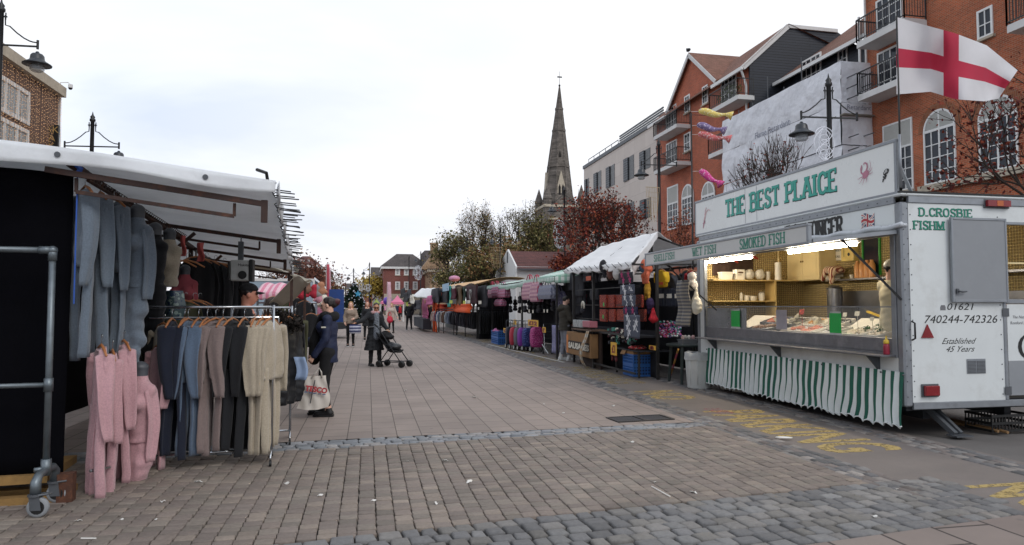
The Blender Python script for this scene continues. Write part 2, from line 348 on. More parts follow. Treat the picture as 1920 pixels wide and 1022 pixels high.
def slab(name,s,o,ux,uy,h,width,mat,parent,th=.15,out=0.0,lift=.002,serif=True,weight=1.0):
    """wood-type lettering built stroke by stroke; out fattens each stroke (used for the black edge)"""
    ux=V(ux).normalized();uy=V(uy).normalized();un=ux.cross(uy);o=V(o)
    tot=sum(GL[c][0][0]+.07 for c in s);sx=width/(tot*h);mb=MB();x=0;k=0
    for c in s:
        w,strokes=GL[c][0]
        for st in strokes:
            closed=st[0]==st[-1]
            vert=len(st)==2 and abs(st[0][0]-st[1][0])<abs(st[0][1]-st[1][1])*1.2
            t=th*(1.25 if vert or len(st)>2 else .8)*weight
            P=[V(((x+p[0])*sx,p[1]))for p in st];L=[];Rr=[]
            n=len(P)
            for i in range(n):
                a=P[i-1]if i else(P[-2]if closed else P[0]);b=P[i+1]if i<n-1 else(P[1]if closed else P[-1])
                d=(b-a).normalized();q=V((-d.y,d.x));e0=V((0,0))
                if not closed and i==0:e0=-d*out
                if not closed and i==n-1:e0=d*out
                hw=t/2+out;hw=hw*(1 if abs(q.x)>.5 else .72)
                L.append(P[i]+e0+q*hw);Rr.append(P[i]+e0-q*hw)
            def put(poly):
                nonlocal k
                dz=lift+.00025*(k%9);k+=1
                mb.add([o+ux*p.x*h+uy*p.y*h+un*dz for p in poly],[tuple(range(len(poly)))])
            for i in range(n-1):put([L[i],L[i+1],Rr[i+1],Rr[i]][::-1])
            if serif and not closed:
                for e_ in(0,n-1):
                    p=P[e_]
                    if vert:
                        y0=-.02 if p.y<.5 else .9
                        put([V((p.x-t*.95-out,y0-out)),V((p.x+t*.95+out,y0-out)),V((p.x+t*.95+out,y0+.12+out)),V((p.x-t*.95-out,y0+.12+out))])
                    elif c in 'EFLT':
                        if e_==n-1 or c=='T':
                            s2=-1 if p.y>.7 else 1
                            a,b=(p.y-.06,p.y+.06)if .3<p.y<.7 else((p.y-.2,p.y+.06)if s2<0 else(p.y-.06,p.y+.2))
                            put([V((p.x-.06-out,a-out)),V((p.x+.05+out,a-out)),V((p.x+.05+out,b+out)),V((p.x-.06-out,b+out))])
        x+=w+.07
    return mb.build(name,mat,parent,world=True)
# ---------------------------------------------------------------- smooth bodies: blended distance fields -> one closed surface
def sdf_eval(prims,h,cut=None):
    """prims: ('c',a,b,ra,rb,k[,sy]) tapered limb, ('e',c,radii,k[,rot]) ellipsoid; k = blend radius; k<0 carves"""
    lo=np.full(3,1e9);hi=np.full(3,-1e9)
    for p in prims:
        if p[0]=='c':r=max(p[3],p[4]);a=np.minimum(p[1],p[2])-r;b=np.maximum(p[1],p[2])+r
        else:r=max(p[2]);a=np.array(p[1])-r;b=np.array(p[1])+r
        if p[-1]!='carve':lo=np.minimum(lo,a);hi=np.maximum(hi,b)
    lo-=3*h;hi+=3*h;n=np.ceil((hi-lo)/h).astype(int)+1
    ax=[lo[i]+h*np.arange(n[i])for i in range(3)]
    F=np.full(tuple(n),1.0,dtype=np.float32)
    for p in prims:
        carve=p[-1]=='carve';q=p[:-1]if carve else p
        if q[0]=='c':
            a=np.array(q[1],float);b=np.array(q[2],float);ra,rb,k=q[3],q[4],q[5];sy=q[6]if len(q)>6 else 1
            r=max(ra,rb);l_=np.minimum(a,b)-r-k-2*h;h_=np.maximum(a,b)+r+k+2*h
        else:
            a=np.array(q[1],float);rd=np.array(q[2],float);k=q[3];rot=q[4]if len(q)>4 else None
            r=rd.max();l_=a-r-k-2*h;h_=a+r+k+2*h
        i0=np.clip(np.floor((l_-lo)/h).astype(int),0,n-1);i1=np.clip(np.ceil((h_-lo)/h).astype(int)+1,1,n)
        sl_=tuple(slice(i0[i],i1[i])for i in range(3))
        X,Y,Z=np.meshgrid(ax[0][sl_[0]],ax[1][sl_[1]],ax[2][sl_[2]],indexing='ij')
        if q[0]=='c':
            d=b-a;px,py,pz=X-a[0],(Y-a[1])/sy,Z-a[2];dd=np.array([d[0],d[1]/sy,d[2]])
            t=np.clip((px*dd[0]+py*dd[1]+pz*dd[2])/max(dd@dd,1e-9),0,1)
            D=np.sqrt((px-t*dd[0])**2+(py-t*dd[1])**2+(pz-t*dd[2])**2)-(ra+(rb-ra)*t)
        else:
            px,py,pz=X-a[0],Y-a[1],Z-a[2]
            if rot is not None:
                m=np.array(rot.transposed());px,py,pz=(m[i,0]*px+m[i,1]*py+m[i,2]*pz for i in range(3))
            e=np.sqrt((px/rd[0])**2+(py/rd[1])**2+(pz/rd[2])**2);e2=np.sqrt((px/rd[0]**2)**2+(py/rd[1]**2)**2+(pz/rd[2]**2)**2)+1e-9
            D=e*(e-1)/e2
        A=F[sl_]
        if carve:F[sl_]=np.maximum(A,-D)
        elif k>0:
            hh=np.clip(.5+.5*(A-D)/k,0,1);F[sl_]=A*(1-hh)+D*hh-k*hh*(1-hh)
        else:F[sl_]=np.minimum(A,D)
    if cut is not None:
        X,Y,Z=np.meshgrid(*ax,indexing='ij')
        for c in(cut if isinstance(cut,list)else[cut]):F=np.maximum(F,c(X,Y,Z))
    return F,lo
def surfnet(F,lo,h,smooth=2):
    s=F<0;n=np.array(F.shape)-1
    c=sum(s[i:n[0]+i,j:n[1]+j,k:n[2]+k].astype(np.int8)for i in(0,1)for j in(0,1)for k in(0,1))
    I=np.argwhere((c>0)&(c<8));idx=np.full(tuple(n),-1,dtype=np.int64);idx[tuple(I.T)]=np.arange(len(I))
    acc=np.zeros((len(I),3));cnt=np.zeros(len(I))
    cor=[(i,j,k)for i in(0,1)for j in(0,1)for k in(0,1)]
    for a in cor:
        for x in range(3):
            if a[x]==0:
                b=list(a);b[x]=1
                fa=F[I[:,0]+a[0],I[:,1]+a[1],I[:,2]+a[2]];fb=F[I[:,0]+b[0],I[:,1]+b[1],I[:,2]+b[2]]
                m=(fa<0)!=(fb<0);t=fa[m]/(fa[m]-fb[m]);p=np.tile(np.array(a,float),(m.sum(),1));p[:,x]=t
                acc[m]+=p;cnt[m]+=1
    v=(I+acc/cnt[:,None])*h+lo;fs=[]
    for x in range(3):
        y,z=(x+1)%3,(x+2)%3
        sa=s.take(range(0,n[x]),axis=x);sb=s.take(range(1,n[x]+1),axis=x)
        for flip,mk in((0,sa&~sb),(1,~sa&sb)):
            E=np.argwhere(mk);E=E[(E[:,y]>0)&(E[:,z]>0)&(E[:,y]<n[y])&(E[:,z]<n[z])]
            if not len(E):continue
            def g(dy,dz):
                q=E.copy();q[:,y]-=dy;q[:,z]-=dz;return idx[tuple(q.T)]
            q=np.stack([g(1,1),g(0,1),g(0,0),g(1,0)],1);fs.append(q[:,::-1]if flip else q)
    f=np.concatenate(fs);f=f[(f>=0).all(1)]
    for _ in range(smooth):
        a=np.zeros_like(v);k=np.zeros(len(v))
        for i in range(4):
            p,q=f[:,i],f[:,(i+1)%4];np.add.at(a,p,v[q]);np.add.at(a,q,v[p]);np.add.at(k,p,1);np.add.at(k,q,1)
        v=v*.5+.5*a/np.maximum(k,1)[:,None]
    return v,f
def blob(name,prims,h,mat,parent=None,cut=None,smooth=2,mod=None):
    F,lo=sdf_eval(prims,h,cut);v,f=surfnet(F,lo,h,smooth)
    if mod is not None:v=mod(v)
    return npmesh(name,v,f,mat,parent,True,loc=(0,0,0)if parent is not None else None)
def vv(*a):return np.array(a,float)
SKIN=M('skin','#d8a58c',.5,.08,20,sheen=0)
MOUTH=M('lips','#a0584f',.45,.1)
EYE=M('eye_dark','#1c1512',.2,.1)
def rotz(a):
    c,s=math.cos(a),math.sin(a);return np.array([[c,-s,0],[s,c,0],[0,0,1]])
BASE=dict(pel=vv(0,0,.93),chest=vv(0,0,1.27),neck=vv(0,-.015,1.42),head=vv(0,.015,1.585),
            sR=vv(.17,-.01,1.385),eR=vv(.225,-.03,1.11),wR=vv(.225,.06,.875),sL=vv(-.17,-.01,1.385),eL=vv(-.225,-.03,1.11),wL=vv(-.225,.06,.875),
            hR=vv(.085,0,.9),kR=vv(.095,.02,.49),aR=vv(.1,-.02,.085),hL=vv(-.085,0,.9),kL=vv(-.095,.02,.49),aL=vv(-.1,-.02,.085))
def person(label,loc,rz,height=1.7,J=None,look=0,nod=0,res=.0095,skin=None,top=None,legs=None,shoes=None,hair=None,foot=(0,0),group=None,fem=False,curl=.5,palm=None,face=True,sock=None,name='person'):
    """one standing figure, local +Y is forward. top: dict(mat,d,hem,flare,sleeve,open). hair: dict(mat,style)"""
    j={k:v.copy()for k,v in BASE.items()}
    for k,v in(J or{}).items():j[k]=vv(*v)
    if fem:
        for k_ in('s','e'):j[k_+'R'][0]-=.018;j[k_+'L'][0]+=.018
    t=thing(name,label,'person',loc,rz,group);sc=height/1.7;t.scale=(sc,sc,sc);skin=skin or SKIN
    HR=rotz(look)@np.array(Euler((nod,0,0)).to_matrix());hc=j['head']
    def hp(x,y,z):return hc+HR@vv(x,y,z)
    hm=Matrix(HR.tolist())
    lowres=res>.012
    head=[('e',hp(0,-.012,.025),(.074,.094,.088),.02,hm),('e',hp(0,.022,-.045),(.055,.066,.07),.045,hm),('c',hp(0,.055,-.085),hp(0,.05,-.085),.022,.022,.03),
            ('c',hp(0,.083,.0),hp(0,.104,-.032),.009,.013,.016),('e',hp(.077,-.005,-.01),(.012,.02,.032),.008,hm),('e',hp(-.077,-.005,-.01),(.012,.02,.032),.008,hm),
            ('c',hp(-.02,.085,-.064),hp(.02,.085,-.064),.009,.009,.012),('c',hp(-.045,.078,.026),hp(.045,.078,.026),.012,.012,.015)]
    if not lowres:head+=[('e',hp(sx*.03,.098,.008),(.017,.014,.012),0,hm,'carve')for sx in(1,-1)]
    body=[('e',j['pel'],(.15,.105,.12),.06),('e',j['chest'],(.155,.1,.17),.06),('c',j['pel'],j['chest'],.105,.12,.08,.8),
            ('c',j['sL'],j['sR'],.052,.052,.05),('c',j['neck']-vv(0,0,.06),hc-vv(0,.03,.06),.058,.05,.03)]
    if fem:body+=[('e',j['chest']+vv(sx*.06,.065,0),(.05,.05,.06),.04)for sx in(1,-1)]
    fk=dict(R=foot[0],L=foot[1])
    feet={}
    for s_ in 'RL':
        body+=[('c',j['s'+s_],j['e'+s_],.05,.039,.03),('c',j['e'+s_],j['w'+s_],.038,.026,.02)]
        fr=rotz(fk[s_]);a=j['a'+s_];feet[s_]=(a,fr)
        body+=[('c',j['h'+s_],j['k'+s_],.085,.054,.05),('c',j['k'+s_]-vv(0,.012,0),j['a'+s_],.054,.036,.03),('c',a+fr@vv(0,-.02,-.045),a+fr@vv(0,.14,-.055),.036,.026,.03)]
        # hand: palm, four bent fingers of unequal length, thumb from the side of the palm
        fd=j['w'+s_]-j['e'+s_];fd/=np.linalg.norm(fd);pn=vv(*(palm or{}).get(s_,(0,0,0)))
        if not pn.any():pn=vv(1 if s_=='L' else-1,0,0)
        pn=pn-fd*(pn@fd);pn/=np.linalg.norm(pn);side=np.cross(fd,pn)
        if(side@vv(0,1,0))<0:side=-side
        w=j['w'+s_];kn=w+fd*.085
        body+=[('c',w,w+fd*.03,.026,.026,.015),('e',w+fd*.05,(.042,.042,.042),.0)]if lowres else[('c',w+fd*.02+side*.012,kn+side*.026,.017,.013,.012),('c',w+fd*.02,kn,.018,.014,.012),('c',w+fd*.02-side*.012,kn-side*.026,.016,.012,.012)]
        cu=(curl.get(s_,.5)if isinstance(curl,dict)else curl)
        for i,(o_,L)in enumerate(((.029,.07),(.010,.078),(-.010,.073),(-.028,.058))):
            p=kn+side*o_;ang=0
            for seg,fl in enumerate((.42,.33,.25)):
                ang+=cu*(.9 if seg else .6);dd=fd*math.cos(ang)+pn*math.sin(ang);q=p+dd*L*fl
                body.append(('c',p,q,.0095-.001*seg if not lowres else .014,.0085-.001*seg if not lowres else .012,.003));p=q
        th=w+fd*.02+side*.025;d1=(fd*.6+side*.7+pn*.45);d1/=np.linalg.norm(d1);d2=(fd*.8+side*.25+pn*.6);d2/=np.linalg.norm(d2)
        body+=[('c',th,th+d1*.042,.014,.0105,.008),('c',th+d1*.042,th+d1*.042+d2*.034,.0105,.0085,.004)]
    blob('body',body+head,res,skin,t)
    if face and not lowres:
        mb=MB()
        for sx in(1,-1):mb.ell(hp(sx*.031,.089,.006),.0085,10,8)
        mb.build('eyes',EYE,t,True)
        mb=MB();mb.tube([hp(-.024,.091,-.063),hp(-.01,.098,-.06),hp(.01,.098,-.06),hp(.024,.091,-.063)],[.003,.006,.006,.003],8);mb.build('lips',MOUTH,t,True)
        mb=MB()
        for sx in(1,-1):mb.tube([hp(sx*.012,.094,.03),hp(sx*.03,.095,.036),hp(sx*.05,.08,.028)],[.0035,.005,.002],6)
        mb.build('eyebrows',hair['mat']if hair else EYE,t,True)
    # legs
    if legs:
        d=legs.get('d',.014);P=[('e',j['pel'],(.152+d,.108+d,.13),.05)];lo_=legs.get('hem',.1)
        for s_ in 'RL':
            fl=legs.get('flare',0)
            P+=[('c',j['h'+s_],j['k'+s_],.088+d,.058+d,.05),('c',j['k'+s_]-vv(0,.012,0),j['a'+s_]+vv(0,0,-.02),.058+d,.04+d+fl,.03)]
        ph=random.random()*9
        def lm(v):
            z=v[:,2];v=v.copy();w_=np.clip((.75-z)/.5,0,1)*.003
            v[:,0]+=w_*np.sin(z*55+v[:,1]*20+ph);v[:,1]+=w_*np.sin(z*47+v[:,0]*25+ph*2);return v
        blob('trousers',P,res*1.15,legs['mat'],t,cut=[lambda X,Y,Z:lo_-Z,lambda X,Y,Z:Z-1.08],mod=lm)
    if sock:pass
    if shoes:
        for s_ in 'RL':
            a,fr=feet[s_]
            def fp(x,y,z):return a+fr@vv(x,y,z)
            P=[('c',fp(0,-.03,-.03),fp(0,-.01,.02),.048,.045,.02),('c',fp(0,-.04,-.045),fp(0,.14,-.05),.042,.036,.03),('e',fp(0,.15,-.045),(.043,.05,.032),.02)]
            fl=a[2]-.085
            blob('shoe',P,min(res,.01),shoes['mat'],t,cut=lambda X,Y,Z:(fl+.022)-Z)
            mb=MB();ol=[(-.04,-.085),(.04,-.085),(.046,0),(.05,.12),(.035,.195),(0,.212),(-.035,.195),(-.05,.12),(-.046,0)]
            mb.prism([(fr@vv(x,y,0))[:2]for x,y in ol],(a[0],a[1],fl+.002),(1,0,0),(0,1,0),(0,0,.024));mb.build('sole',shoes.get('sole',shoes['mat']),t)
    if top:
        d=top.get('d',.022);P=[('e',j['chest']-vv(0,0,.03),(.148+d*.8,.10+d*.8,.15),.06),('c',j['pel'],j['chest']-vv(0,0,.02),.112+d*.9,.122+d*.8,.07,.82),('c',j['sL'],j['sR'],.046+d*.5,.046+d*.5,.04),('c',j['neck']-vv(0,0,.09),j['neck']-vv(0,.0,.014),.085+d*.4,.062+d*.35,.03)]
        if fem:P+=[('e',j['chest']+vv(sx*.065,.085,0),(.07+d*.5,.068+d*.5,.075+d*.5),.05)for sx in(1,-1)]
        hem=top.get('hem',.82);fl=top.get('flare',.03)
        if hem<.95:P+=[('c',j['pel']+vv(0,0,.06),vv(j['pel'][0],j['pel'][1]-.01,hem-.02),.132+d*.9,.138+d*.9+fl,.06,.8)]
        for s_ in 'RL':
            e=j['e'+s_];w=j['w'+s_];w2=w+(e-w)*top.get('cuff',.06)
            P+=[('c',j['s'+s_],e,.052+d*.55,.043+d*.6,.03),('c',e,w2,.043+d*.6,.033+d*.6,.02)]
        ph=random.random()*9;A=top.get('fold',.006)
        def tm(v):
            v=v.copy();z=v[:,2];an=np.arctan2(v[:,1],v[:,0]);rr=np.maximum(np.hypot(v[:,0],v[:,1]),.05)
            g=A*(np.sin(z*38+an*2+ph)*.6+np.sin(z*71-an*3+ph*3)*.4)
            if hem<.75:
                w_=np.clip((1.0-z)/.5,0,1);g=g+w_*.014*np.sin(an*9+ph)
            v[:,0]+=g*v[:,0]/rr;v[:,1]+=g*v[:,1]/rr;return v
        cuts=[lambda X,Y,Z:hem-Z]
        if min(j['wR'][2],j['wL'][2])-.05<hem and not top.get('armlow'):
            # hands hang lower than the hem: trunk and sleeves are cut apart
            cuts=[lambda X,Y,Z:np.where(np.abs(X)<(.2 if hem>.84 else 9),hem-Z,-1.0)]
        blob(top.get('name','jacket'),P,res*1.15,top['mat'],t,cut=cuts,mod=tm)
    if hair:
        st=hair['style']
        def hcut(c):return lambda X,Y,Z:-((Z-hc[2])-((X-hc[0])*HR[0,1]+(Y-hc[1])*HR[1,1])*1.1+c)
        if st=='short':P=[('e',hp(0,-.014,.033),(.081,.099,.089),.02,hm)];ct=[hcut(.012)]
        else:
            P=[('e',hp(0,-.018,.032),(.082,.099,.09),.02,hm)];ct=[hcut(.002)]
            if st=='bun':P+=[('e',hp(0,-.125,.03),(.05,.05,.048),.02),('c',hp(0,-.09,-.0),hp(0,-.1,.03),.05,.04,.03)]
            if st=='long':
                P+=[('c',hp(sx*.062,-.035,.0),hp(sx*.075,-.02,-.17),.036,.03,.03)for sx in(1,-1)]+[('c',hp(0,-.07,0),hp(0,-.08,-.2),.055,.05,.04)]
                hc0=hcut(.008);ct=[lambda X,Y,Z:np.where(Z>hc[2]-.05,hc0(X,Y,Z),-1.0)]
        ph=random.random()*9
        def hmo(v):
            v=v.copy();v+=.003*np.sin(v[:,[1,2,0]]*90+ph);return v
        blob('hair',P,res,hair['mat'],t,cut=ct,mod=hmo,smooth=1)
    return t,j,hp
def scarf(t,j,mat,r=.05,res=.01):
    n=j['neck'];P=[]
    for i in range(12):
        a,b=2*math.pi*i/12,2*math.pi*(i+1)/12
        P.append(('c',n+vv(.085*math.cos(a),.085*math.sin(a)+.01,.012*math.sin(3*a)),n+vv(.085*math.cos(b),.085*math.sin(b)+.01,.012*math.sin(3*b)),r,r,.02))
    return blob('scarf',P,res,mat,t)
# ---------------------------------------------------------------- the ground
SH=.1 # the cross bands run slightly askew of the street
ASPH=M('asphalt','#64605d',.9,.16,3,bump=.5,bscale=160,dirt='#4b4644',dscale=.9,damt=.6)
ASPH2=M('asphalt_pink','#736b66',.9,.14,2.5,bump=.5,bscale=180,dirt='#575050',dscale=.7,damt=.5)
BED=M('sand_bed','#35312e',.95,.3,9,dirt='#57504a',dscale=3)
FLAG=brickmat('paving_flags','#8f827a','#857972','#50473f',.44,.29,.006,.82,.2,bump=.4,vec='floor')
FLAG2=brickmat('paving_flags_near','#81766f','#776b65','#3f3835',.62,.45,.012,.85,.2,bump=.5,vec='floor')
def sheet(name,pts,z,mat,sub=0):
    mb=MB();mb.add([(x,y,z)for x,y in pts],[tuple(range(len(pts)))]);return tag(mb.build(name,mat),kind='structure')
g=sheet('ground',[(-900,-300),(900,-300),(900,1800),(-900,1800)],-.034,ASPH)
def by2(x):return 7.9+SH*x # near edge of far sett band
def ty2(x):return 8.36+SH*.6*x
def ty1(x):return 4.88+SH*x*1.15
def by1(x):return 3.74+SH*x*1.3
sheet('paving',[(-14,ty2(-14)),(4.27,ty2(4.27)),(4.27,190),(-14,190)],-.004,FLAG)
sheet('brick_bed',[(-8,2.5),(4.3,2.5),(4.3,ty2(4.3)),(-8,ty2(-8))],-.026,BED)
sheet('near_paving',[(-6,-4),(4.3,-4),(4.75,by1(4.75)-.01),(-6,by1(-6)-.01)],-.004,FLAG2)
sheet('parking_strip',[(4.3,-4),(6.4,-4),(6.4,190),(4.3,190)],-.012,ASPH2)
def blocks(name,rects,hgt,cols,mat,bev=.012,jz=.004,jxy=.004,curve=.003,cv=.09):
    """individually laid stones: rects = (cx, cy, w, l, angle)"""
    n=len(rects);r=np.array([q[:5]for q in rects]);rs=np.random.RandomState(len(rects))
    cxy=r[:,:2];hw=r[:,2]/2;hl=r[:,3]/2;an=r[:,4]+rs.normal(0,.012,n)
    sg=np.array([(-1,-1),(1,-1),(1,1),(-1,1)],float);vs=[]
    jit=rs.normal(0,jxy,(n,4,2));top=hgt+rs.normal(0,jz,n);tx=rs.normal(0,.012,n);ty=rs.normal(0,.012,n)
    def ring(ins,z):
        x=sg[None,:,0]*(hw[:,None]-ins)+jit[:,:,0];y=sg[None,:,1]*(hl[:,None]-ins)+jit[:,:,1]
        c,s=np.cos(an)[:,None],np.sin(an)[:,None]
        zz=z[:,None]+tx[:,None]*x+ty[:,None]*y
        return np.stack([cxy[:,:1]+c*x-s*y,cxy[:,1:]+s*x+c*y,zz],2)
    A=ring(0,np.full(n,-.03));B=ring(0,top-bev);D=ring(bev*.9,top-bev*.15);E_=ring(bev*2.2,top+curve*.3)
    v=np.concatenate([A,B,D,E_],1).reshape(-1,3);b=np.arange(n)[:,None]*16;f=[]
    for k in range(3):
        for i in range(4):j=(i+1)%4;f.append(np.concatenate([b+4*k+i,b+4*k+j,b+4*k+4+j,b+4*k+4+i],1))
    f.append(np.concatenate([b+12,b+13,b+14,b+15],1))
    c=np.array([srgb(x)for x in cols])[rs.randint(0,len(cols),n)]*(1+rs.normal(0,cv,(n,1)));c=np.repeat(c,16,0)
    return tag(npmesh(name,v,np.concatenate(f),mat,None,True,c),kind='structure')
STONE=attrmat('laid_stone',.78,.45,90,.3,30)
rs=np.random.RandomState(3);L=[]
x=-6.0
while x<4.22: # tumbled block paving in columns along the street
    w=.132;y=ty1(x)+.02+rs.uniform(-.05,.02);y0s=y
    while y<by2(x)-.06:
        l=min(rs.choice([.088,.10,.112,.13]),by2(x)-y)
        L.append((x+w/2,y+l/2,w-.008,l-.007,SH*.6));y+=l
    x+=w
blocks('block_paving',L,.0,['#7c736a','#766c65','#7a6f67','#716961','#82776d','#746a63'],STONE,.004,.002,.002,cv=.06)
L=[]
for k in range(8): # near band of big worn setts
    x=-7.0+rs.uniform(0,.1)
    while x<4.75+k*.03:
        w=rs.uniform(.115,.17);l=.138;yb=by1(x)+(ty1(x)-by1(x))*(k+.5)/8
        L.append((x+w/2,yb,w-.016,l-.016+rs.normal(0,.008),SH*1.2))
        x+=w
blocks('sett_band',L,.004,['#6d6c6c','#747372','#656464','#777471','#706d69'],STONE,.011,.004,.007,.001)
L=[]
for k in range(5): # far band, flatter pale setts
    x=-7.0+rs.uniform(0,.1)
    while x<4.4:
        w=rs.uniform(.12,.2);lo_,hi_=by2(x),ty2(x);l=(hi_-lo_)/5
        L.append((x+w/2,lo_+l*(k+.5),w-.016,l-.012,SH));x+=w
blocks('far_sett_band',L,.0,['#7e8184','#86878a','#74777b','#8d8a88'],STONE,.009,.003,.005)
L=[]
for x0,n_,wd in((4.27,4,.40),(5.9,4,.42)): # two channels of setts either side of the painted strip
    for k in range(n_):
        y=1.5 if x0>5 else by1(4.3)
        while y<62:
            l=rs.uniform(.11,.2);L.append((x0+wd*(k+.5)/n_+rs.normal(0,.004),y+l/2,wd/n_-.012,l-.014,0));y+=l
blocks('channel_setts',L,.0,['#6a6868','#767371','#5d5c5c','#837d78','#6f6763'],STONE,.012,.004,.005)
# worn yellow road lettering
m=M('road_paint','#a8925c',.85,.15,9);t=NT(m)
co=t.n('ShaderNodeTexCoord').outputs['Object'];no=t.n('ShaderNodeTexNoise',{'Vector':co,'Scale':14,'Detail':8,'Roughness':.75})
mr=t.n('ShaderNodeMapRange',{0:no.outputs['Fac'],1:.40,2:.51,3:.08,4:.95});t.l(mr.outputs[0],t.b.inputs['Alpha'])
m2=m.copy();m2.name='road_paint_worn';m2.node_tree.nodes[[q.name for q in m2.node_tree.nodes if q.type=='MAP_RANGE'][-1]].inputs[1].default_value=.47
m2.node_tree.nodes[[q.name for q in m2.node_tree.nodes if q.type=='MAP_RANGE'][-1]].inputs[2].default_value=.62
def paint(s,y0,y1,x0,x1,mat):
    o=lettering('road_lettering',s,(0,0,0),(0,-1,0),(1,0,0),1.0,mat,None,.0005,bold=.028)
    xs=[v.co for v in o.data.vertices];a=[max(p.x for p in xs),min(p.x for p in xs),max(p.y for p in xs),min(p.y for p in xs)]
    for p in xs:p.x=x0+(p.x-a[1])/(a[0]-a[1])*(x1-x0);p.y=y1+(p.y-a[3])/(a[2]-a[3])*(y0-y1);p.x+=.03*math.sin(p.y*2.1);p.z+=-.010
    tag(o,kind='structure')
paint('PARKING',9.5,6.55,4.78,5.72,m);paint('NO',11.95,10.75,4.72,5.5,m)
paint('NO',5.15,4.3,5.0,5.8,m);paint('PARKING',16.9,13.1,4.72,5.5,m2);paint('NO',20.6,18.6,4.75,5.4,m2)
paint('PARKING',27,22,4.75,5.4,m2);paint('NO',31,28.5,4.75,5.4,m2);paint('PARKING',40,34,4.75,5.4,m2)
mb=MB();a,b=V((4.62,27.4,-.008)),V((5.2,18.3,-.008));mb.add([a,b,b+V((.09,0,0)),a+V((.09,0,0))],[(0,1,2,3)])
a,b=V((4.3,36,0.01)),V((4.75,29,0.01));tag(mb.build('white_line',M('white_paint_line','#b9b6b0',.8,.2)),kind='structure')
mb=MB();c=G(1352,772);mb.grid(lambda u,v:(c.x-.1+.25*u+.03*math.sin(v*20),c.y-.12+.5*v,-.0075),6,6)
ms=M('spray_paint','#c8606a',.8,.1);ts=NT(ms);n_=ts.n('ShaderNodeTexNoise',{'Vector':ts.n('ShaderNodeTexCoord').outputs['Object'],'Scale':12,'Detail':5});r_=ts.n('ShaderNodeMapRange',{0:n_.outputs['Fac'],1:.45,2:.75});ts.l(r_.outputs[0],ts.b.inputs['Alpha'])
tag(mb.build('spray_mark',ms),kind='structure')
# drain cover, litter
IRON=M('cast_iron','#3c3a3a',.6,.2,12,bump=.2,metal=.4,dirt='#5d5148')
a,b=G(1155,781),G(1250,789);p0=V((3.15,8.95,0))
c0=G(1200,785);t_=thing('drain_cover','twin cast iron drain grating set in the paving beside the sett channel','drain cover',(c0.x,c0.y,0),R(5))
mb=MB();w,h=.42,.2
for x0,x1,y0,y1 in((-w,w,-h,-h+.03),(-w,w,h-.03,h),(-w,-w+.03,-h+.03,h-.03),(w-.03,w,-h+.03,h-.03),(-.02,.02,-h+.03,h-.03)):mb.box(x0,y0,-.003,x1,y1,.012)
mb.build('frame',IRON,t_)
mb=MB()
for i in range(12):
    for s_ in(-1,1):x_=s_*(.05+.028*i);mb.box(x_-.007,-h+.03,-.003,x_+.007,h-.03,.006)
mb.build('grating',M('iron_light','#565558',.5,.2,metal=.4),t_)
LIT=M('litter_paper','#d8d5cf',.8,.1)
proto=None
for u,v in((148,978),(372,905),(305,942),(228,975),(292,975),(765,866),(818,945),(1228,905),(1300,925),(1185,830),(890,746),(760,733),(1003,733),(1020,758),(1056,775),(1150,762),(835,865),(1682,918),(537,908),(600,930),(1640,970),(880,905),(700,940)):
    q=G(u,v)
    if not proto:
        mb=MB();mb.grid(lambda a,b:(-.035+.07*a+.012*math.sin(b*5),-.02+.04*b,.008+.012*math.sin(a*4+b*3)),5,3,thick=.002);o=mb.build('litter',LIT,smooth=True)
        tag(o,'small scrap of white litter lying on the paving','litter','scraps of white litter on the paving');proto=o
    else:o=proto.copy();C.objects.link(o)
    k=random.uniform(.35,.95);o.location=(q.x,q.y,.002);o.rotation_euler=(0,0,random.uniform(0,6));o.scale=(k,k,k)
for u0,v0,u1,v1,lab in((1222,914,1256,933,'long thin white straw lying on the block paving in front of the fish trailer'),(152,1012,180,1012,'short white straw lying on the paving near the castor rack')):
    a,b=G(u0,v0),G(u1,v1);mb=MB();mb.cyl(a+V((0,0,.009)),b+V((0,0,.009)),.005,n=6);tag(mb.build('straw',LIT),lab,'straw')
a=G(1470,823);mb=MB();mb.ell((0,0,0),(.1,.035,.012),10,6);o=tag(mb.build('flattened_cup',LIT,smooth=True),'flattened white cup lying on the setts by the yellow lettering','litter');o.location=(a.x,a.y,.004);o.rotation_euler=(0,0,-.4)
# ---------------------------------------------------------------- buildings
BR_OR=brickmat('brick_orange','#b55a35','#8f492d','#a08068',.225,.075,.010,var=.3)
BR_GAB=brickmat('brick_gable','#b85a3a','#9c4a32','#9c7763',.225,.075,.010,var=.25)
BR_ARCH=brickmat('brick_arch','#94532f','#7d4529','#8a6a55',.075,.24,.012,var=.2)
BR_RED=brickmat('brick_red','#7d3a33','#6b302b','#85685f',.225,.075,.012)
TILE=brickmat('roof_tile','#8a5f50','#73503f','#4d362d',.2,.16,.018,.9,.25,bump=.7)
TILE_D=brickmat('roof_tile_dark','#5d5654','#4d4746','#36312f',.2,.18,.018,.9,.25,bump=.7)
TILE_R=brickmat('roof_tile_red','#6f4440','#5c3936','#402b2a',.2,.16,.018,.9,.25,bump=.7)
CLAD=brickmat('black_weatherboard','#2b303a','#262b34','#14171c',8,.17,.016,.6,.12,bump=1)
STN=brickmat('church_stone','#756d66','#5c5650','#4a4540',.75,.36,.03,.95,.4,bump=.4)
STN_L=M('stone_light','#b5aa98',.9,.2,3,bump=.2,dirt='#857b6d')
UPVC=M('white_frame','#dcdcda',.45,.05)
PANEL=brickmat('pale_panel','#cfc4bb','#c7bcb3','#a89e97',2.4,1.25,.012,.7,.06,bump=.1)
WHT=M('white_render','#d2d1cf',.8,.06,2,dirt='#a9a6a2',dscale=.8,damt=.4)
GRY=M('grey_metal','#55585c',.5,.1,metal=.3)
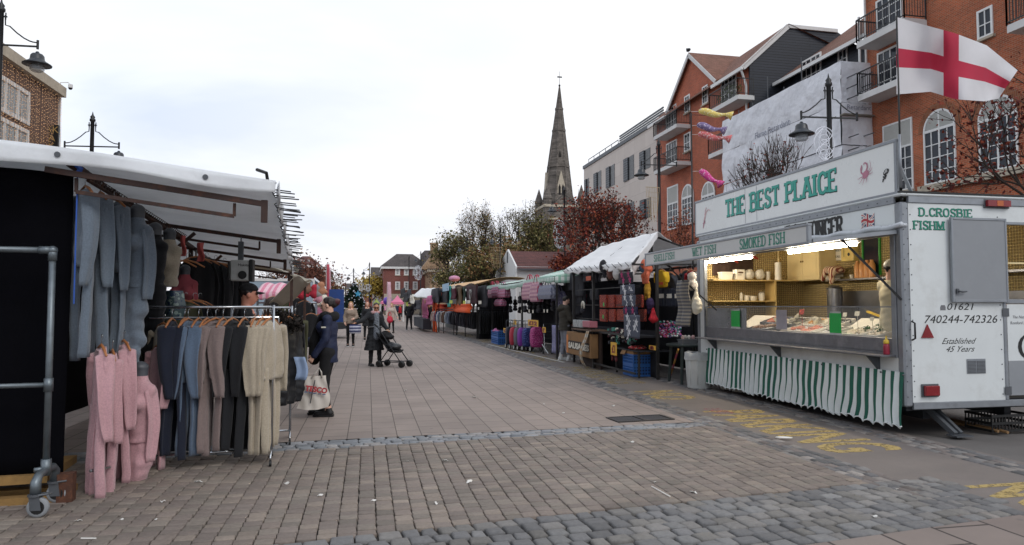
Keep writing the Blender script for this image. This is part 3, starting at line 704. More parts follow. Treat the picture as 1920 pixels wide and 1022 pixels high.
BLK=M('black_iron','#15171a',.45,.15,20)
SLAT=M('vent_slat','#b9b9b4',.6,.08)
m=bpy.data.materials.new('window_glass');MATS['window_glass']=m;t=NT(m)
co=t.n('ShaderNodeTexCoord').outputs['Object'];no=t.n('ShaderNodeTexNoise',{'Vector':co,'Scale':.9,'Detail':3})
rp=t.n('ShaderNodeMixRGB',{0:no.outputs['Fac'],1:(.012,.015,.022,1),2:(.035,.04,.05,1)});t.l(rp.outputs[0],t.b.inputs['Base Color']);t.b.inputs['Roughness'].default_value=.06;t.b.inputs['Specular IOR Level'].default_value=.3
GLASS=m
class Face:
    """a facade plane: o origin, ua along, n outward"""
    def __init__(s,o,ua,n):s.o=V(o);s.ua=V(ua);s.n=V(n)
    def p(s,a,z,d=0):q=s.o+s.ua*a+s.n*d;return V((q.x,q.y,z))
    def box(s,mb,a0,z0,a1,z1,d0,d1,mi=0):
        vs=[s.p(a,z,d)for d in(d0,d1)for z in(z0,z1)for a in(a0,a1)]
        mb.add(vs,[(0,2,3,1),(4,5,7,6),(0,1,5,4),(2,6,7,3),(0,4,6,2),(1,3,7,5)],mi)
def window(par,F,a0,z0,a1,z1,cols=2,rows=3,fr=.07,bar=.035,sill=STN_L,arch=False,slats=False,mull=False,head=None,mat=UPVC,name='window',glass=None):
    mb=MB();w=a1-a0;zs=z1
    if arch:zs=z1-w/2
    d=.05
    F.box(mb,a0,z0,a0+fr,zs,-.02,d);F.box(mb,a1-fr,z0,a1,zs,-.02,d);F.box(mb,a0+fr,z0,a1-fr,z0+fr,-.02,d)
    if not arch:F.box(mb,a0+fr,z1-fr,a1-fr,z1,-.02,d)
    else:
        F.box(mb,a0+fr,zs-fr*.7,a1-fr,zs+fr*.7,-.02,d-.003)
        k=18;c=(a0+a1)/2
        for i in range(k):
            q0,q1=math.pi*i/k,math.pi*(i+1)/k
            vs=[F.p(c+r*math.cos(q),zs+r*math.sin(q),dd)for dd in(-.02,d)for q in(q0,q1)for r in(w/2-fr,w/2)]
            mb.add(vs,[(0,1,3,2),(4,6,7,5),(0,2,6,4),(1,5,7,3)])
        F.box(mb,c-fr*.4,zs,c+fr*.4,z1-fr,-.02,d-.006)
    zt=zs-fr*.7 if arch else z1-fr
    if slats and not arch:
        zt=z1-slats;F.box(mb,a0+fr,zt-fr,a1-fr,zt,-.02,d-.003)
        zt-=fr
    for i in range(1,cols):
        a=a0+w*i/cols;b=bar*(1.9 if mull and i*2==cols else 1);F.box(mb,a-b/2,z0+fr,a+b/2,zt,-.01,d-.009)
    for i in range(1,rows):
        z=z0+(zt-z0)*i/rows;F.box(mb,a0+fr,z-bar/2,a1-fr,z+bar/2,-.012,d-.014)
    f=mb.build(name,mat,par,world=True)
    mb=MB()
    if arch:
        c=(a0+a1)/2;F.box(mb,a0+.01,z0+.01,a1-.01,zs-.001,.004,.012)
        pts=[(c+(w/2-.01)*math.cos(math.pi*i/16),zs+(w/2-.01)*math.sin(math.pi*i/16))for i in range(17)]
        b=MB();vs=[F.p(a,z,.004)for a,z in pts];b.add(vs,[tuple(range(17))])
        for i in range(22):
            z=zs+fr+(w/2-fr*1.5)*i/22;hw=math.sqrt(max(.01,(w/2-fr)**2-(z-zs)**2));F.box(b,c-hw,z,c+hw,z+(w/2)/22*.62,.01,.03)
        b.build('vent_panel',SLAT,f,world=True)
    else:F.box(mb,a0+.01,z0+.01,a1-.01,z1-(slats or 0)-.01,.004,.012)
    mb.build('pane',glass or GLASS,f,world=True)
    if slats and not arch:
        b=MB();F.box(b,a0+fr,z1-slats,a1-fr,z1-fr,.004,.012)
        n_=int(slats/.07)
        for i in range(n_):z=z1-slats+(slats-fr)*i/n_;F.box(b,a0+fr,z,a1-fr,z+.045,.012,.03)
        b.build('vent_panel',SLAT,f,world=True)
    if sill:b=MB();F.box(b,a0-.08,z0-.1,a1+.08,z0-.004,0,.12);b.build('sill',sill,f,world=True)
    return f
def balcony(par,F,a0,a1,z,dep=1.1,rail=1.05,plants=False,mat=BLK):
    mb=MB();F.box(mb,a0,z-.28,a1,z,.0,dep);f=mb.build('balcony_slab',WHT,par,world=True)
    mb=MB();zt=z+rail
    def b(a,d,a2,d2,z0,z1,w):
        p,q=F.p(a,(z0+z1)/2,d),F.p(a2,(z0+z1)/2,d2)
        if(p-q).length<.01:mb.box(p.x-w/2,p.y-w/2,z0,p.x+w/2,p.y+w/2,z1)
        else:mb.bar(p,q,w,z1-z0)
    for(a,d,a2,d2)in((a0,dep,a1,dep),(a0,.05,a0,dep),(a1,.05,a1,dep)):
        b(a,d,a2,d2,zt-.05,zt,.05);b(a,d,a2,d2,z+.08,z+.12,.03)
        L=max(abs(a2-a),abs(d2-d));n=int(L/.125)
        for i in range(n+1):k=i/n;b(a+(a2-a)*k,d+(d2-d)*k,a+(a2-a)*k,d+(d2-d)*k,z-.02 if i in(0,n)else z+.1,zt-.02,.045 if i in(0,n)else .018)
    mb.build('railing',mat,f,world=True)
    if plants:
        leafball(f,F.p((a0+a1)/2,z+.55,dep*.6),(.4,abs(a1-a0)*.42,.55),500,'#4d5a2c','balcony_plants',.09)['kind']='stuff'
def leafball(par,c,r,n,col,name,size=.1,seed=1):
    rs=np.random.RandomState(seed+n);d=rs.normal(0,1,(n,3));d/=np.linalg.norm(d,axis=1)[:,None];p=d*rs.uniform(.5,1,(n,1))**.5*np.array(r)+np.array(c)-np.array(off(par)if par else(0,0,0))
    return leaves(name,p,size,[col],par,rs)
LEAFM=attrmat('leaf',.75,0,var=.2,nscale=3,spec=.2)
def leaves(name,p,size,cols,par,rs,flat=0):
    n=len(p);a=rs.normal(0,1,(n,3));a/=np.linalg.norm(a,axis=1)[:,None];b=rs.normal(0,1,(n,3));b=np.cross(a,b);b/=np.linalg.norm(b,axis=1)[:,None]
    s=(size*rs.uniform(.55,1.4,n))[:,None]
    v=np.stack([p-a*s*.5,p+b*s*.3,p+a*s*.5,p-b*s*.3],1).reshape(-1,3);f=np.arange(n*4).reshape(-1,4)
    c=np.array([srgb(x)for x in cols])[rs.randint(0,len(cols),n)]*rs.uniform(.6,1.35,(n,1))
    return npmesh(name,v,f,LEAFM,par,False,np.repeat(c,4,0),loc=(0,0,0)if par else None)
# --- near orange brick apartment building, facade on x = 23
XF=23.0
t_=thing('apartment_building','orange brick apartment building with black balconies and tall white arched windows','building',(XF+5,20,0))
FA=Face((XF,0,0),(0,1,0),(-1,0,0))
def ay(u,v=200,x=XF):return PX(u,v,x).y
def az(u,v,x=XF):return PX(u,v,x).z
yl=ay(1626)
mb=MB();mb.box(XF,8,-.2,XF+13,yl,16.9);mb.build('wall',BR_OR,t_,world=True)
mb=MB();mb.prism([(-.5,16.9),(6.5,21.5),(13.5,16.9)],(XF,7.6,0),(1,0,0),(0,0,1),(0,yl-7.2,0));mb.build('roof',TILE,t_,world=True)
mb=MB();mb.box(XF-.55,7.6,16.72,XF-.02,yl+.4,16.9);mb.box(XF-.06,yl-.02,16.5,XF+12,yl+.4,16.88);mb.build('eaves',WHT,t_,world=True)
zs_=az(1725,355)
for uL,uR,uB,vT,vB in((1731,1791,1731,204.5,345),(1834,1908,1834,178,327)):
    a0,a1=ay(uR),ay(uL);z1=az((uL+uR)/2,vT);window(t_,FA,a0,zs_+.08,a1,z1,4,4,.08,.04,None,arch=True,mull=True)
    c=(a0+a1)/2;w=(a1-a0)/2;zz=z1-w;mb=MB()
    pts=[(c+w*math.cos(math.pi*i/16),zz+w*math.sin(math.pi*i/16))for i in range(17)]+[(c+(w+.3)*math.cos(math.pi*i/16),zz+(w+.3)*math.sin(math.pi*i/16))for i in range(16,-1,-1)]
    for i in range(16):
        q=[pts[i],pts[i+1],pts[32-i],pts[33-i]];mb.add([FA.p(a,z,.02)for a,z in q],[(0,1,2,3)])
    mb.build('brick_arch',BR_ARCH,t_,world=True)
window(t_,FA,ay(1710),zs_+.08,ay(1655),az(1655,238),4,4,.08,.04,None,slats=1.15,mull=True)
for k in range(3):window(t_,FA,18.3-k*3.2,zs_+.08,20.0-k*3.2,9.3,4,4,.08,.04,None,arch=True,mull=True)
mb=MB();FA.box(mb,8,zs_-.2,ay(1724),zs_+.07,0,.22);FA.box(mb,ay(1712),zs_-.2,ay(1650),zs_+.07,0,.22);mb.build('sill_band',STN_L,t_,world=True)
window(t_,FA,ay(1868),az(1838,75),ay(1838),az(1838,20),2,2,.09,.04)
for k in range(2):window(t_,FA,ay(1868)-4.5,11.8+k*2.8,ay(1838)-4.5,13.2+k*2.8,2,2,.09,.04)
zb1=az(1617,187,XF-1.1);zb2=az(1617,86,XF-1.1)
ya,yb=ay(1700,x=XF-1.1),ay(1609,x=XF-1.1)
for z in(zb1,zb2):
    window(t_,FA,ay(1698),z+.02,ay(1648),z+2.3,4,5,.09,.035,None,mull=True);balcony(t_,FA,ya,yb,z+.28)
balcony(t_,FA,17.3,ay(1893,x=XF-1.1),zb1+.5)
window(t_,FA,18,zb1+.3,19.4,zb1+2.5,4,5,.09,.035,None,mull=True)
mb=MB();mb.tube([FA.p(yl-.15,16.6,.12),FA.p(yl-.15,14,.12),FA.p(yl-.15,6,.12),FA.p(yl-.15,0,.12)],.05,8);mb.build('downpipe',WHT,t_,world=True)
# --- gabled brick block with black boarded end
yR,yL,yG0,yG1=ay(1405),ay(1230.5),ay(1345),ay(1263)
t_=thing('gabled_building','red brick gabled apartment block with white windows, balconies and a black weatherboarded end','building',(XF+5,(yR+yL)/2,0))
zE,zA=az(1343,148),az(1298,99);yA=ay(1298,99)
mb=MB();mb.box(XF,yR,-.2,XF+10,yL,az(1400,122));mb.build('wall',BR_GAB,t_,world=True)
mb=MB();zw=az(1400,122)-.01;mb.prism([(yG0,zw),(yG1,zw),(yG1,az(1263,193)),(yA,zA-.12),(yG0,zE)],(XF-.04,0,0),(0,1,0),(0,0,1),(9,0,0))
mb.build('gable_wall',BR_GAB,t_,world=True)
mb=MB() # gable roof, two slopes running back
for y0,z0 in((yG0-.35,zE-.15),(yG1+.5,az(1263,193)-.3)):
    mb.add([(XF-.3,y0,z0),(XF-.3,yA,zA),(XF+9,yA,zA),(XF+9,y0,z0),(XF-.3,y0,z0-.14),(XF-.3,yA,zA-.14),(XF+9,yA,zA-.14),(XF+9,y0,z0-.14)],[(0,1,2,3),(4,7,6,5),(0,4,5,1),(0,3,7,4)])
mb.build('roof',TILE,t_,world=True)
mb=MB()
for y0,z0 in((yG0-.35,zE-.15),(yG1+.5,az(1263,193)-.3)):mb.bar((XF-.32,y0,z0-.2),(XF-.32,yA,zA-.2),.07,.26)
mb.build('bargeboard',WHT,t_,world=True)
P0=PY(1400,121,yR);P1=PY(1474,52,yR);P2=PY(1566,61,yR)
mb=MB();ox=XF-.02 # black boarded gable end facing the camera
mb.prism([(ox,7),(P2.x+4,7),(P2.x+4,P2.z-2.2),(P2.x,P2.z),(P1.x,P1.z),(ox,P0.z)],(0,yR-.15,0),(1,0,0),(0,0,1),(0,.148,0));mb.build('boarded_gable_end',CLAD,t_,world=True)
mb=MB();mb.bar((ox-.5,yR-.2,P0.z-.3),(P1.x,yR-.2,P1.z+.02),.12,.3);mb.bar((P1.x,yR-.2,P1.z+.02),(P2.x,yR-.2,P2.z+.02),.12,.22);mb.build('bargeboard',WHT,t_,world=True)
mb=MB()
mb.add([(ox-.5,yR-.3,P0.z-.2),(P1.x,yR-.3,P1.z+.15),(P1.x,yL,P1.z+.15),(ox-.5,yL+.4,P0.z-.2),(P1.x+9,yR-.3,P1.z-3),(P1.x+9,yL,P1.z-3)],[(0,1,2,3),(1,4,5,2)]);mb.build('main_roof',TILE,t_,world=True)
for q_ in(1,2):
    mb=MB();mb.box(ox-.62,yR-.25,P0.z-.42,ox-.5,yG0-.3,P0.z-.2)if q_==1 else mb.box(ox-.62,yG1+.4,P0.z-.42,ox-.5,yL+.4,P0.z-.2);mb.build('gutter',UPVC,t_,world=True)
mb=MB();mb.tube([(ox-.56,yR-.1,P0.z-.4),(ox-.2,yR+.1,P0.z-1),(ox-.12,yR+.1,P0.z-1.3),(ox-.12,yR+.1,3)],.07,8);mb.build('downpipe',UPVC,t_,world=True)
for uL,uR,vT,vB in((1285,1295,182,214),(1318.6,1329,164,198),(1283.5,1295,253,287)):window(t_,Face((XF-.04,0,0),(0,1,0),(-1,0,0)),ay(uR),az(uL,vB),ay(uL),az(uL,vT),2,2,.1,.05)
FG=Face((XF-.05,0,0),(0,1,0),(-1,0,0))
for uL,uR,vT,vB in((1278,1300,346,425),(1315,1340,341,420)):window(t_,FG,ay(uR),az(uL,vB),ay(uL),az((uL+uR)/2,vT),4,5,.12,.05,None,arch=True,mull=True)
window(t_,FA,ay(1270),az(1250,433),ay(1250),az(1250,353),4,4,.12,.05,None,slats=1.3,mull=True)
for vs in(263,328):
    z=az(1226,vs,XF-1.1)+.28;window(t_,FA,ay(1269),z,ay(1249),z+2.2,4,4,.1,.05,None,mull=True);balcony(t_,FA,ay(1268,x=XF-1.1),ay(1225,x=XF-1.1),z)
z=az(1343,208,XF-1.1)+.28;window(t_,FA,ay(1382),z,ay(1353),z+2.3,4,4,.1,.05,None,mull=True);balcony(t_,FA,ay(1384,x=XF-1.1),ay(1330,x=XF-1.1),z,plants=True)
z-=2.9;balcony(t_,FA,ay(1384,x=XF-1.1),ay(1327,x=XF-1.1),z)
mb=MB();mb.box(XF-.15,yR,5.0,XF,yL,5.3);mb.build('sill_band',STN_L,t_,world=True)
mb=MB();c=V((XF-.3,yA,zA+.06));mb.ell(c+V((0,0,.12)),(.14,.25,.12),8,6);mb.ell(c+V((0,.22,.26)),.08,8,6);o=mb.build('pigeon',M('pigeon','#2c2c30',.8),smooth=True);tag(o,'dark pigeon sitting on the apex of the brick gable','bird')
# --- recessed boarded block between the two, behind the scaffold
xr=XF+2.2;z0=PX(1607,79,xr-.5).z;z1=PX(1486,134,xr-.5).z;ze=(z0+z1)/2
t_=thing('boarded_building','black weatherboarded range with white windows and a long tiled roof behind the sheeted scaffold','building',(xr+4,(yl+yR)/2,0))
mb=MB();mb.box(xr,yl+.02,-.2,xr+9,yR-.17,ze);mb.build('wall',CLAD,t_,world=True)
mb=MB();mb.add([(xr-.6,yl+.02,ze),(xr+7,yl+.02,ze+5.5),(xr+7,yR-.2,ze+5.5),(xr-.6,yR-.2,ze),(xr-.6,yl+.02,ze-.18),(xr-.6,yR-.2,ze-.18),(xr+9.6,yl+.02,ze),(xr+9.6,yR-.2,ze)],[(0,1,2,3),(0,3,5,4),(1,6,7,2)]);mb.build('roof',TILE,t_,world=True)
mb=MB();mb.box(xr-.72,yl+.02,ze-.2,xr-.6,yR-.2,ze);mb.build('gutter',UPVC,t_,world=True)
FR=Face((xr,0,0),(0,1,0),(-1,0,0))
for uL,uR,vT,vB in((1505,1542,116,150),(1574,1592,95,122)):
    a0,a1=ay(uR,x=xr),ay(uL,x=xr);zt=az(uL,vT,xr);window(t_,FR,a0,zt-1.5,a1,zt,4 if uL<1550 else 2,3,.1,.05,UPVC,mull=uL<1550)
mb=MB();mb.tube([(XF-.1,yl+.3,z)for z in(ze,8)],.06,8);mb.build('downpipe',UPVC,t_,world=True)
# --- scaffold wrapped in white sheeting
xs=XF-1.6;ya,yb=ay(1578,x=xs),ay(1355,x=xs);zt0,zt1=az(1578,124,xs),az(1372,211,xs);zt=(zt0+zt1)/2
SHEETM=M('debris_sheeting','#e6e7ec',.55,.05,1.5,bump=.9,bscale=1.1,bdist=.25,dirt='#cdced6',dscale=.9,damt=.5,tl=.15)
t_=thing('scaffold','tall scaffold wrapped in white flame retardant sheeting against the boarded building','scaffold',(xs,(ya+yb)/2,0))
rs=np.random.RandomState(5)
def wr(a,b,ph):return .035*math.sin(a*5.3+2.2*math.sin(b*2.1+ph)+ph)*math.sin(b*3.1+a*1.7+ph)+.02*math.sin(b*9+a*13+4*math.sin(a*2.3+ph)+ph)
mb=MB();nb=5
for k in range(nb):
    z1=zt-(zt-3)*k/nb;z0=zt-(zt-3)*(k+1)/nb+.03;d=.05*(k%2)
    mb.grid(lambda a,b:(xs-d-abs(math.sin(b*math.pi))*.05+wr(a*3,b,k),ya+(yb-ya)*a,z0+(z1-z0)*b),60,8)
    mb.grid(lambda a,b:(xs-d+(1.58+d)*a,ya-d+wr(a,b,k+9)*.6,z0+(z1-z0)*b),10,8)
mb.build('sheeting',SHEETM,t_,True,world=True)
mb=MB()
for i in range(8):
    y=ya+.1+(yb-ya-.2)*i/7;mb.cyl((xs+.15,y,0),(xs+.15,y,zt+(.25 if i not in(2,4)else 1.3)),.03,n=6)
for k in range(nb+1):z=zt-.1-(zt-3)*k/nb;mb.cyl((xs+.12,ya,z),(xs+.12,yb,z),.03,n=6)
for k,z in enumerate((zt-.8,zt-1.3,zt-1.8,zt-3.6,zt-4.2,zt-4.8)):mb.cyl((xs+.3,ya-.7,z),(xs+.3,ya+.3,z),.028,n=6);mb.cyl((xs+1.1,ya-.7,z+.1),(xs+1.1,ya+.3,z+.1),.028,n=6)
mb.build('poles',GRY,t_,world=True)
for z in(zt-2.6,zt-6.0):mb=MB();mb.box(xs-.1,ya-.3,z,xs+1.5,ya+1,z+.06);mb.build('boards',M('scaffold_board','#7f7a70',.85,.2),t_,world=True)
TXT=M('print_dark','#7d8190',.7,.1)
lettering('printed_words','Flame Retardant',(xs-.1,ya+7.2,zt-2.0),(0,-1,0),(0,0,1),.5,TXT,t_)
lettering('printed_words','Retardant',(xs+.15,ya-.16,zt-2.3),(1,0,0),(0,0,1),.32,TXT,t_)
lettering('printed_words','Flame Retardant',(xs+.02,ya-.16,zt-5.6),(1,0,0),(0,0,1),.24,TXT,t_)
# --- pale panelled block
y0,y1=yL+.05,ay(1093,312);zt=az(1160,275)
t_=thing('panelled_building','pale panelled flat roofed building with a row of dark shuttered windows','building',(XF+6,(y0+y1)/2,0))
mb=MB();mb.box(XF+.1,y0,-.2,XF+14,y1,zt);mb.build('wall',PANEL,t_,world=True)
mb=MB();mb.box(XF,y0,zt,XF+14.1,y1+.1,zt+.35);mb.build('parapet',GRY,t_,world=True)
mb=MB();ye=ay(1150,280);
for k in range(5):mb.box(XF+.6,y0,zt+.4+k*.22,XF+.7,ye,zt+.52+k*.22)
mb.build('roof_screen',GRY,t_,world=True)
mb=MB();mb.cyl((XF+.5,ye,zt+1.0),(XF+.5,y1-.5,zt+1.0),.04,n=6)
for i in range(6):y=ye+(y1-.5-ye)*i/5;mb.cyl((XF+.5,y,zt+.3),(XF+.5,y,zt+1.0),.03,n=6)
mb.build('roof_rail',GRY,t_,world=True)
FP=Face((XF+.1,0,0),(0,1,0),(-1,0,0));DARK=M('dark_opening','#101114',.3,.1);LOUV=brickmat('louvre','#5a5f66','#4d5258','#24272b',9,.22,.06,.5,.1)
for uL,uR,vT,vB in((1095,1102,338,370),(1112,1125,327,363),(1135,1150,316,354),(1168,1186,300,342),(1198,1216.5,287,323)):
    for dz in(0,-4.2,-8.2):
        a0,a1=ay(uR),ay(uL);zt_,zb=az(uL,vT)+dz,az(uL,vB)+dz;w=a1-a0
        mb=MB();FP.box(mb,a0,zb,a1,zt_,0,.03);f=mb.build('window',DARK,t_,world=True)
        mb=MB();FP.box(mb,a1-w*.45,zb,a1,zt_,.03,.12);mb.build('shutter',LOUV,f,world=True)
# --- church
YC=150;p=PY(1046,390,YC);s_=1
t_=thing('church','grey stone church tower with a tall octagonal broach spire and weathervane','church',(p.x,YC,0))
def cx_(u,v):return PY(u,v,YC)
tip=cx_(1049,162);bl,br_=cx_(1020,388),cx_(1071.5,388);zc=bl.z;r=(br_.x-bl.x)/2/math.cos(math.pi/8)*.98;cxx=(bl.x+br_.x)/2
tl,tr=cx_(1012,395),cx_(1087,395);hw=(tr.x-tl.x)/2;tcx=(tl.x+tr.x)/2
mb=MB();mb.box(tcx-hw,YC-hw,-.2,tcx+hw,YC+hw,zc-.6)
for sx in(-1,1):
    for sy in(-1,1):mb.box(tcx+sx*hw-.7,YC+sy*hw-.7,-.2,tcx+sx*hw+.7,YC+sy*hw+.7,zc-3)
mb.build('tower',STN,t_,world=True)
mb=MB();mb.box(tcx-hw-.2,YC-hw-.2,zc-.6,tcx+hw+.2,YC+hw+.2,zc-.05);mb.box(tcx-hw-.25,YC-hw-.25,zc-3.4,tcx+hw+.25,YC+hw+.25,zc-3.0);mb.build('parapet',STN_L,t_,world=True)
mb=MB();rings=[]
for k in range(13):
    f=k/12;z=zc-.1+(tip.z-zc)*f;rr=r*(1-f)+.12;cxk=cxx+(tip.x-cxx)*f;rings.append([V((cxk+rr*math.cos(math.pi/8+q*math.pi/4),YC+rr*math.sin(math.pi/8+q*math.pi/4),z))for q in range(8)])
mb.loft(rings);
for f in(.32,.62,.8):
    z=zc+(tip.z-zc)*f;rr=(r*(1-f)+.12);cxk=cxx+(tip.x-cxx)*f
    mb.loft([[V((cxk+(rr+.16)*math.cos(math.pi/8+q*math.pi/4),YC+(rr+.16)*math.sin(math.pi/8+q*math.pi/4),z+dz))for q in range(8)]for dz in(0,.5)])
for q in range(8):
    a=math.pi/8+q*math.pi/4;mb.tube([V((cxx+(r+.12)*math.cos(a),YC+(r+.12)*math.sin(a),zc)),V((tip.x+.1*math.cos(a),YC+.1*math.sin(a),tip.z))],[.22,.06],5)
mb.build('spire',STN,t_,world=True)
mb=MB()
for a,zz in((-math.pi/2,0),(math.pi,0),(0,0)):
    d=V((math.cos(a),math.sin(a),0));q=V((cxx,YC,0))+d*(r*.86);s2=V((-d.y,d.x,0));z0=zc+2.2
    mb.prism([(-.85,0),(.85,0),(.85,2.4),(0,5.6),(-.85,2.4)],(q.x,q.y,z0),s2,(0,0,1),-d*2.2)
mb.build('lucarne',STN_L,t_,world=True)
mb=MB()
for a in(-math.pi/2,):
    q=V((cxx,YC,0))+V((0,-r*.86-.05,0));z0=zc+2.3
    for dx in(-.38,.38):mb.prism([(-.25,0),(.25,0),(.25,1.8),(0,2.5),(-.25,1.8)],(q.x+dx,q.y,z0),(1,0,0),(0,0,1),(0,.1,0))
z0=zc+(tip.z-zc)*.40;q=cxx;mb.prism([(-.25,0),(.25,0),(0,1.4)],(cxx,YC-r*.62-.05,z0),(1,0,0),(0,0,1),(0,.3,0))
mb.build('belfry_opening',M('opening_dark','#1d1a18',.9),t_,world=True)
for sx in(-1,1):
    for sy in(-1,1):
        mb=MB();c=V((tcx+sx*(hw-.8),YC+sy*(hw-.8),zc));mb.loft([[c+V((rr*math.cos(q*math.pi/4),rr*math.sin(q*math.pi/4),z))for q in range(8)]for rr,z in((.95,-.6),(.95,1.2),(1.1,1.3),(.05,4.6))]);mb.build('pinnacle',STN,t_,world=True)
mb=MB();zz=tip.z;mb.cyl((tip.x,YC,zz-.3),(tip.x,YC,cx_(1049,134).z),.06,.03,6);mb.ell((tip.x,YC,zz+.2),.25,8,6);mb.box(tip.x-.5,YC-.03,zz+2,tip.x+.6,YC+.03,zz+2.3);mb.build('weathervane',BLK,t_,world=True)
# --- cottage with white gable and red tiled roof
yc=58;a=PY(969,520,yc);b=PY(994,520,yc);ap=PY(976,472,yc);rr_=PY(1062,476,yc)
t_=thing('cottage','low white gabled shop with a dark red tiled roof behind the check canopy','building',(a.x+3,yc,0))
hw=(b.x-a.x)*1.25
mb=MB();x0=a.x;ze=PY(1000,500,yc).z;w=4.6
mb.box(x0+.02,yc,-.2,x0+8,yc+w*2,ze);mb.build('wall',WHT,t_,world=True)
mb=MB();ap_y=yc+w*.75;zr=PY(976,471,ap_y).z
mb.prism([(yc-.1,0),(yc+w*2+.1,0),(yc+w*2+.1,ze),(ap_y,zr+.15),(yc-.1,ze)],(x0-.12,0,0),(0,1,0),(0,0,1),(.14,0,0));mb.build('gable_end',UPVC,t_,world=True)
mb=MB();mb.add([(x0,yc-.35,ze-.2),(x0+8.2,yc-.35,ze-.2),(x0+8.2,ap_y,zr),(x0,ap_y,zr),(x0,yc+w*2+.3,ze-.2),(x0+8.2,yc+w*2+.3,ze-.2)],[(0,1,2,3),(3,2,5,4)]);mb.build('roof',TILE_R,t_,world=True)
mb=MB();mb.box(x0-.14,ap_y-.25,ze+.5,x0-.125,ap_y+.25,ze+1.5);mb.build('louvre_slot',GRY,t_,world=True)
mb=MB();mb.box(x0+.05,yc-.42,ze-.32,x0+8.2,yc-.36,ze-.18);mb.build('gutter',GRY,t_,world=True)
a=PY(1040,500,50);b=PY(1052,517,50);t2=thing('shop_sign','small blue shop sign with white words beyond the stalls','sign',(a.x,50,0));mb=MB();mb.box(a.x,50,b.z,b.x+.06,50.08,a.z);mb.build('panel',M('sign_blue','#1f5f9f',.5,.1),t2,world=True)
mb=MB();mb.cyl((a.x+.03,50.04,0),(a.x+.03,50.04,b.z),.03,n=6);mb.build('post',GRY,t2,world=True)
w_=b.x-a.x;lettering('sign_words','Passion',(a.x+.04,49.99,(a.z+b.z)/2-.05),(1,0,0),(0,0,1),.2,UPVC,t2,width=w_*.85);lettering('sign_words','Shop',(a.x+.1,49.99,b.z+.08),(1,0,0),(0,0,1),.2,UPVC,t2,width=w_*.6)
# --- far end of the market place
def far_house(label,yy,uL,uR,vE,vR,wall,roof,wins,name='town_house',hip=True,dep=14,chim=None,vb=575):
    a,b=PY(uL,vE,yy),PY(uR,vE,yy);zr=PY((uL+uR)/2,vR,yy).z
    t=thing(name,label,'building',((a.x+b.x)/2,yy,0));ze=a.z
    mb=MB();mb.box(a.x,yy,-.2,b.x,yy+dep,ze);mb.build('wall',wall,t,world=True)
    o=.5;mb=MB();x0,x1,y0,y1=a.x-o,b.x+o,yy-o,yy+dep+o;ins=(zr-ze)*1.2 if hip else 0;ym=yy+min(dep/2,(zr-ze)*1.3)
    mb.add([(x0,y0,ze),(x1,y0,ze),(x1,y1,ze),(x0,y1,ze),(x0+ins,ym,zr),(x1-ins,ym,zr),(x1-ins,y1-ins,zr),(x0+ins,y1-ins,zr)],[(0,1,5,4),(1,2,6,5),(2,3,7,6),(3,0,4,7),(4,5,6,7),(0,3,2,1)]);mb.build('roof',roof,t,world=True)
    mb=MB();mb.box(x0+.1,y0+.1,ze-.45,x1-.1,y1,ze-.02);mb.build('cornice',UPVC if wall is BR_RED else STN_L,t,world=True)
    F=Face((a.x,yy,0),(1,0,0),(0,-1,0))
    for(u0,u1,v0,v1,c_,r_)in wins:
        p0,p1=PY(u0,v0,yy),PY(u1,v1,yy);window(t,F,p0.x-a.x,p1.z,p1.x-a.x,p0.z,c_,r_,.16,.08)
    if chim:
        for uc,vc in chim:
            q=PY(uc,vc,yy+4);mb=MB();mb.box(q.x-.6,yy+3.5,ze-1,q.x+.6,yy+4.7,q.z);mb.box(q.x-.7,yy+3.4,q.z,q.x+.7,yy+4.8,q.z+.2);mb.build('chimney',wall,t,world=True)
    return t
W6=[(u,u+9,v,v+h,3,4)for v,h in((504,12),(528,15))for u in(741,757.5,774)]
th=far_house('red brick georgian town house with hipped grey roof and six white sash windows',122,719,801,499,474,BR_RED,TILE_D,W6)
a,b=PY(720,551,121.8),PY(801,575,121.8);mb=MB();mb.box(a.x,121.6,0,b.x,121.95,a.z);mb.build('shopfront',STN_L,th,world=True)
th=far_house('buff stone building with steep gable and tall chimney beside the brick town house',112,806,838,505,466,brickmat('stone_buff','#a3876c','#93785f','#7b6651',.6,.3,.02),TILE_D,[(811,816,512,528,2,3),(820,826,512,528,2,3),(811,816,545,556,2,2),(820,826,545,556,2,2)],hip=False,chim=[(814,458)])
q=PY(812,505,111.9);mb=MB();mb.prism([(-2.0,0),(2.6,0),(.3,PY(812,470,112).z-q.z)],(q.x,111.6,q.z),(1,0,0),(0,0,1),(0,3,0));mb.build('gable',MATS['stone_buff'],th,world=True)
far_house('white rendered building with a dark roof left of the brick town house',138,700,718,517,500,WHT,TILE_D,[(703,708,527,543,1,2)],hip=False)
far_house('small dark brick house far down the street behind the christmas tree',190,650,676,543,531,BR_RED,TILE_D,[(655,659,548,556,1,2),(664,668,548,556,1,2)],hip=False)
far_house('low dark house at the far left end of the street',230,676,699,552,543,BR_RED,TILE_D,[],hip=False)
a=far_house('brick flats with red tiled mansard roof and white upper windows on the far left',84,553,592,495,479,BR_RED,TILE_R,[(563,571,487,497,3,2),(576,580,487,497,2,2)],hip=True)
far_house('orange brick flats with a flat grey top floor on the far left',104,590,609,512,502,BR_OR,GRY,[(593,597,518,526,2,2),(600,604,518,526,2,2)],hip=False)
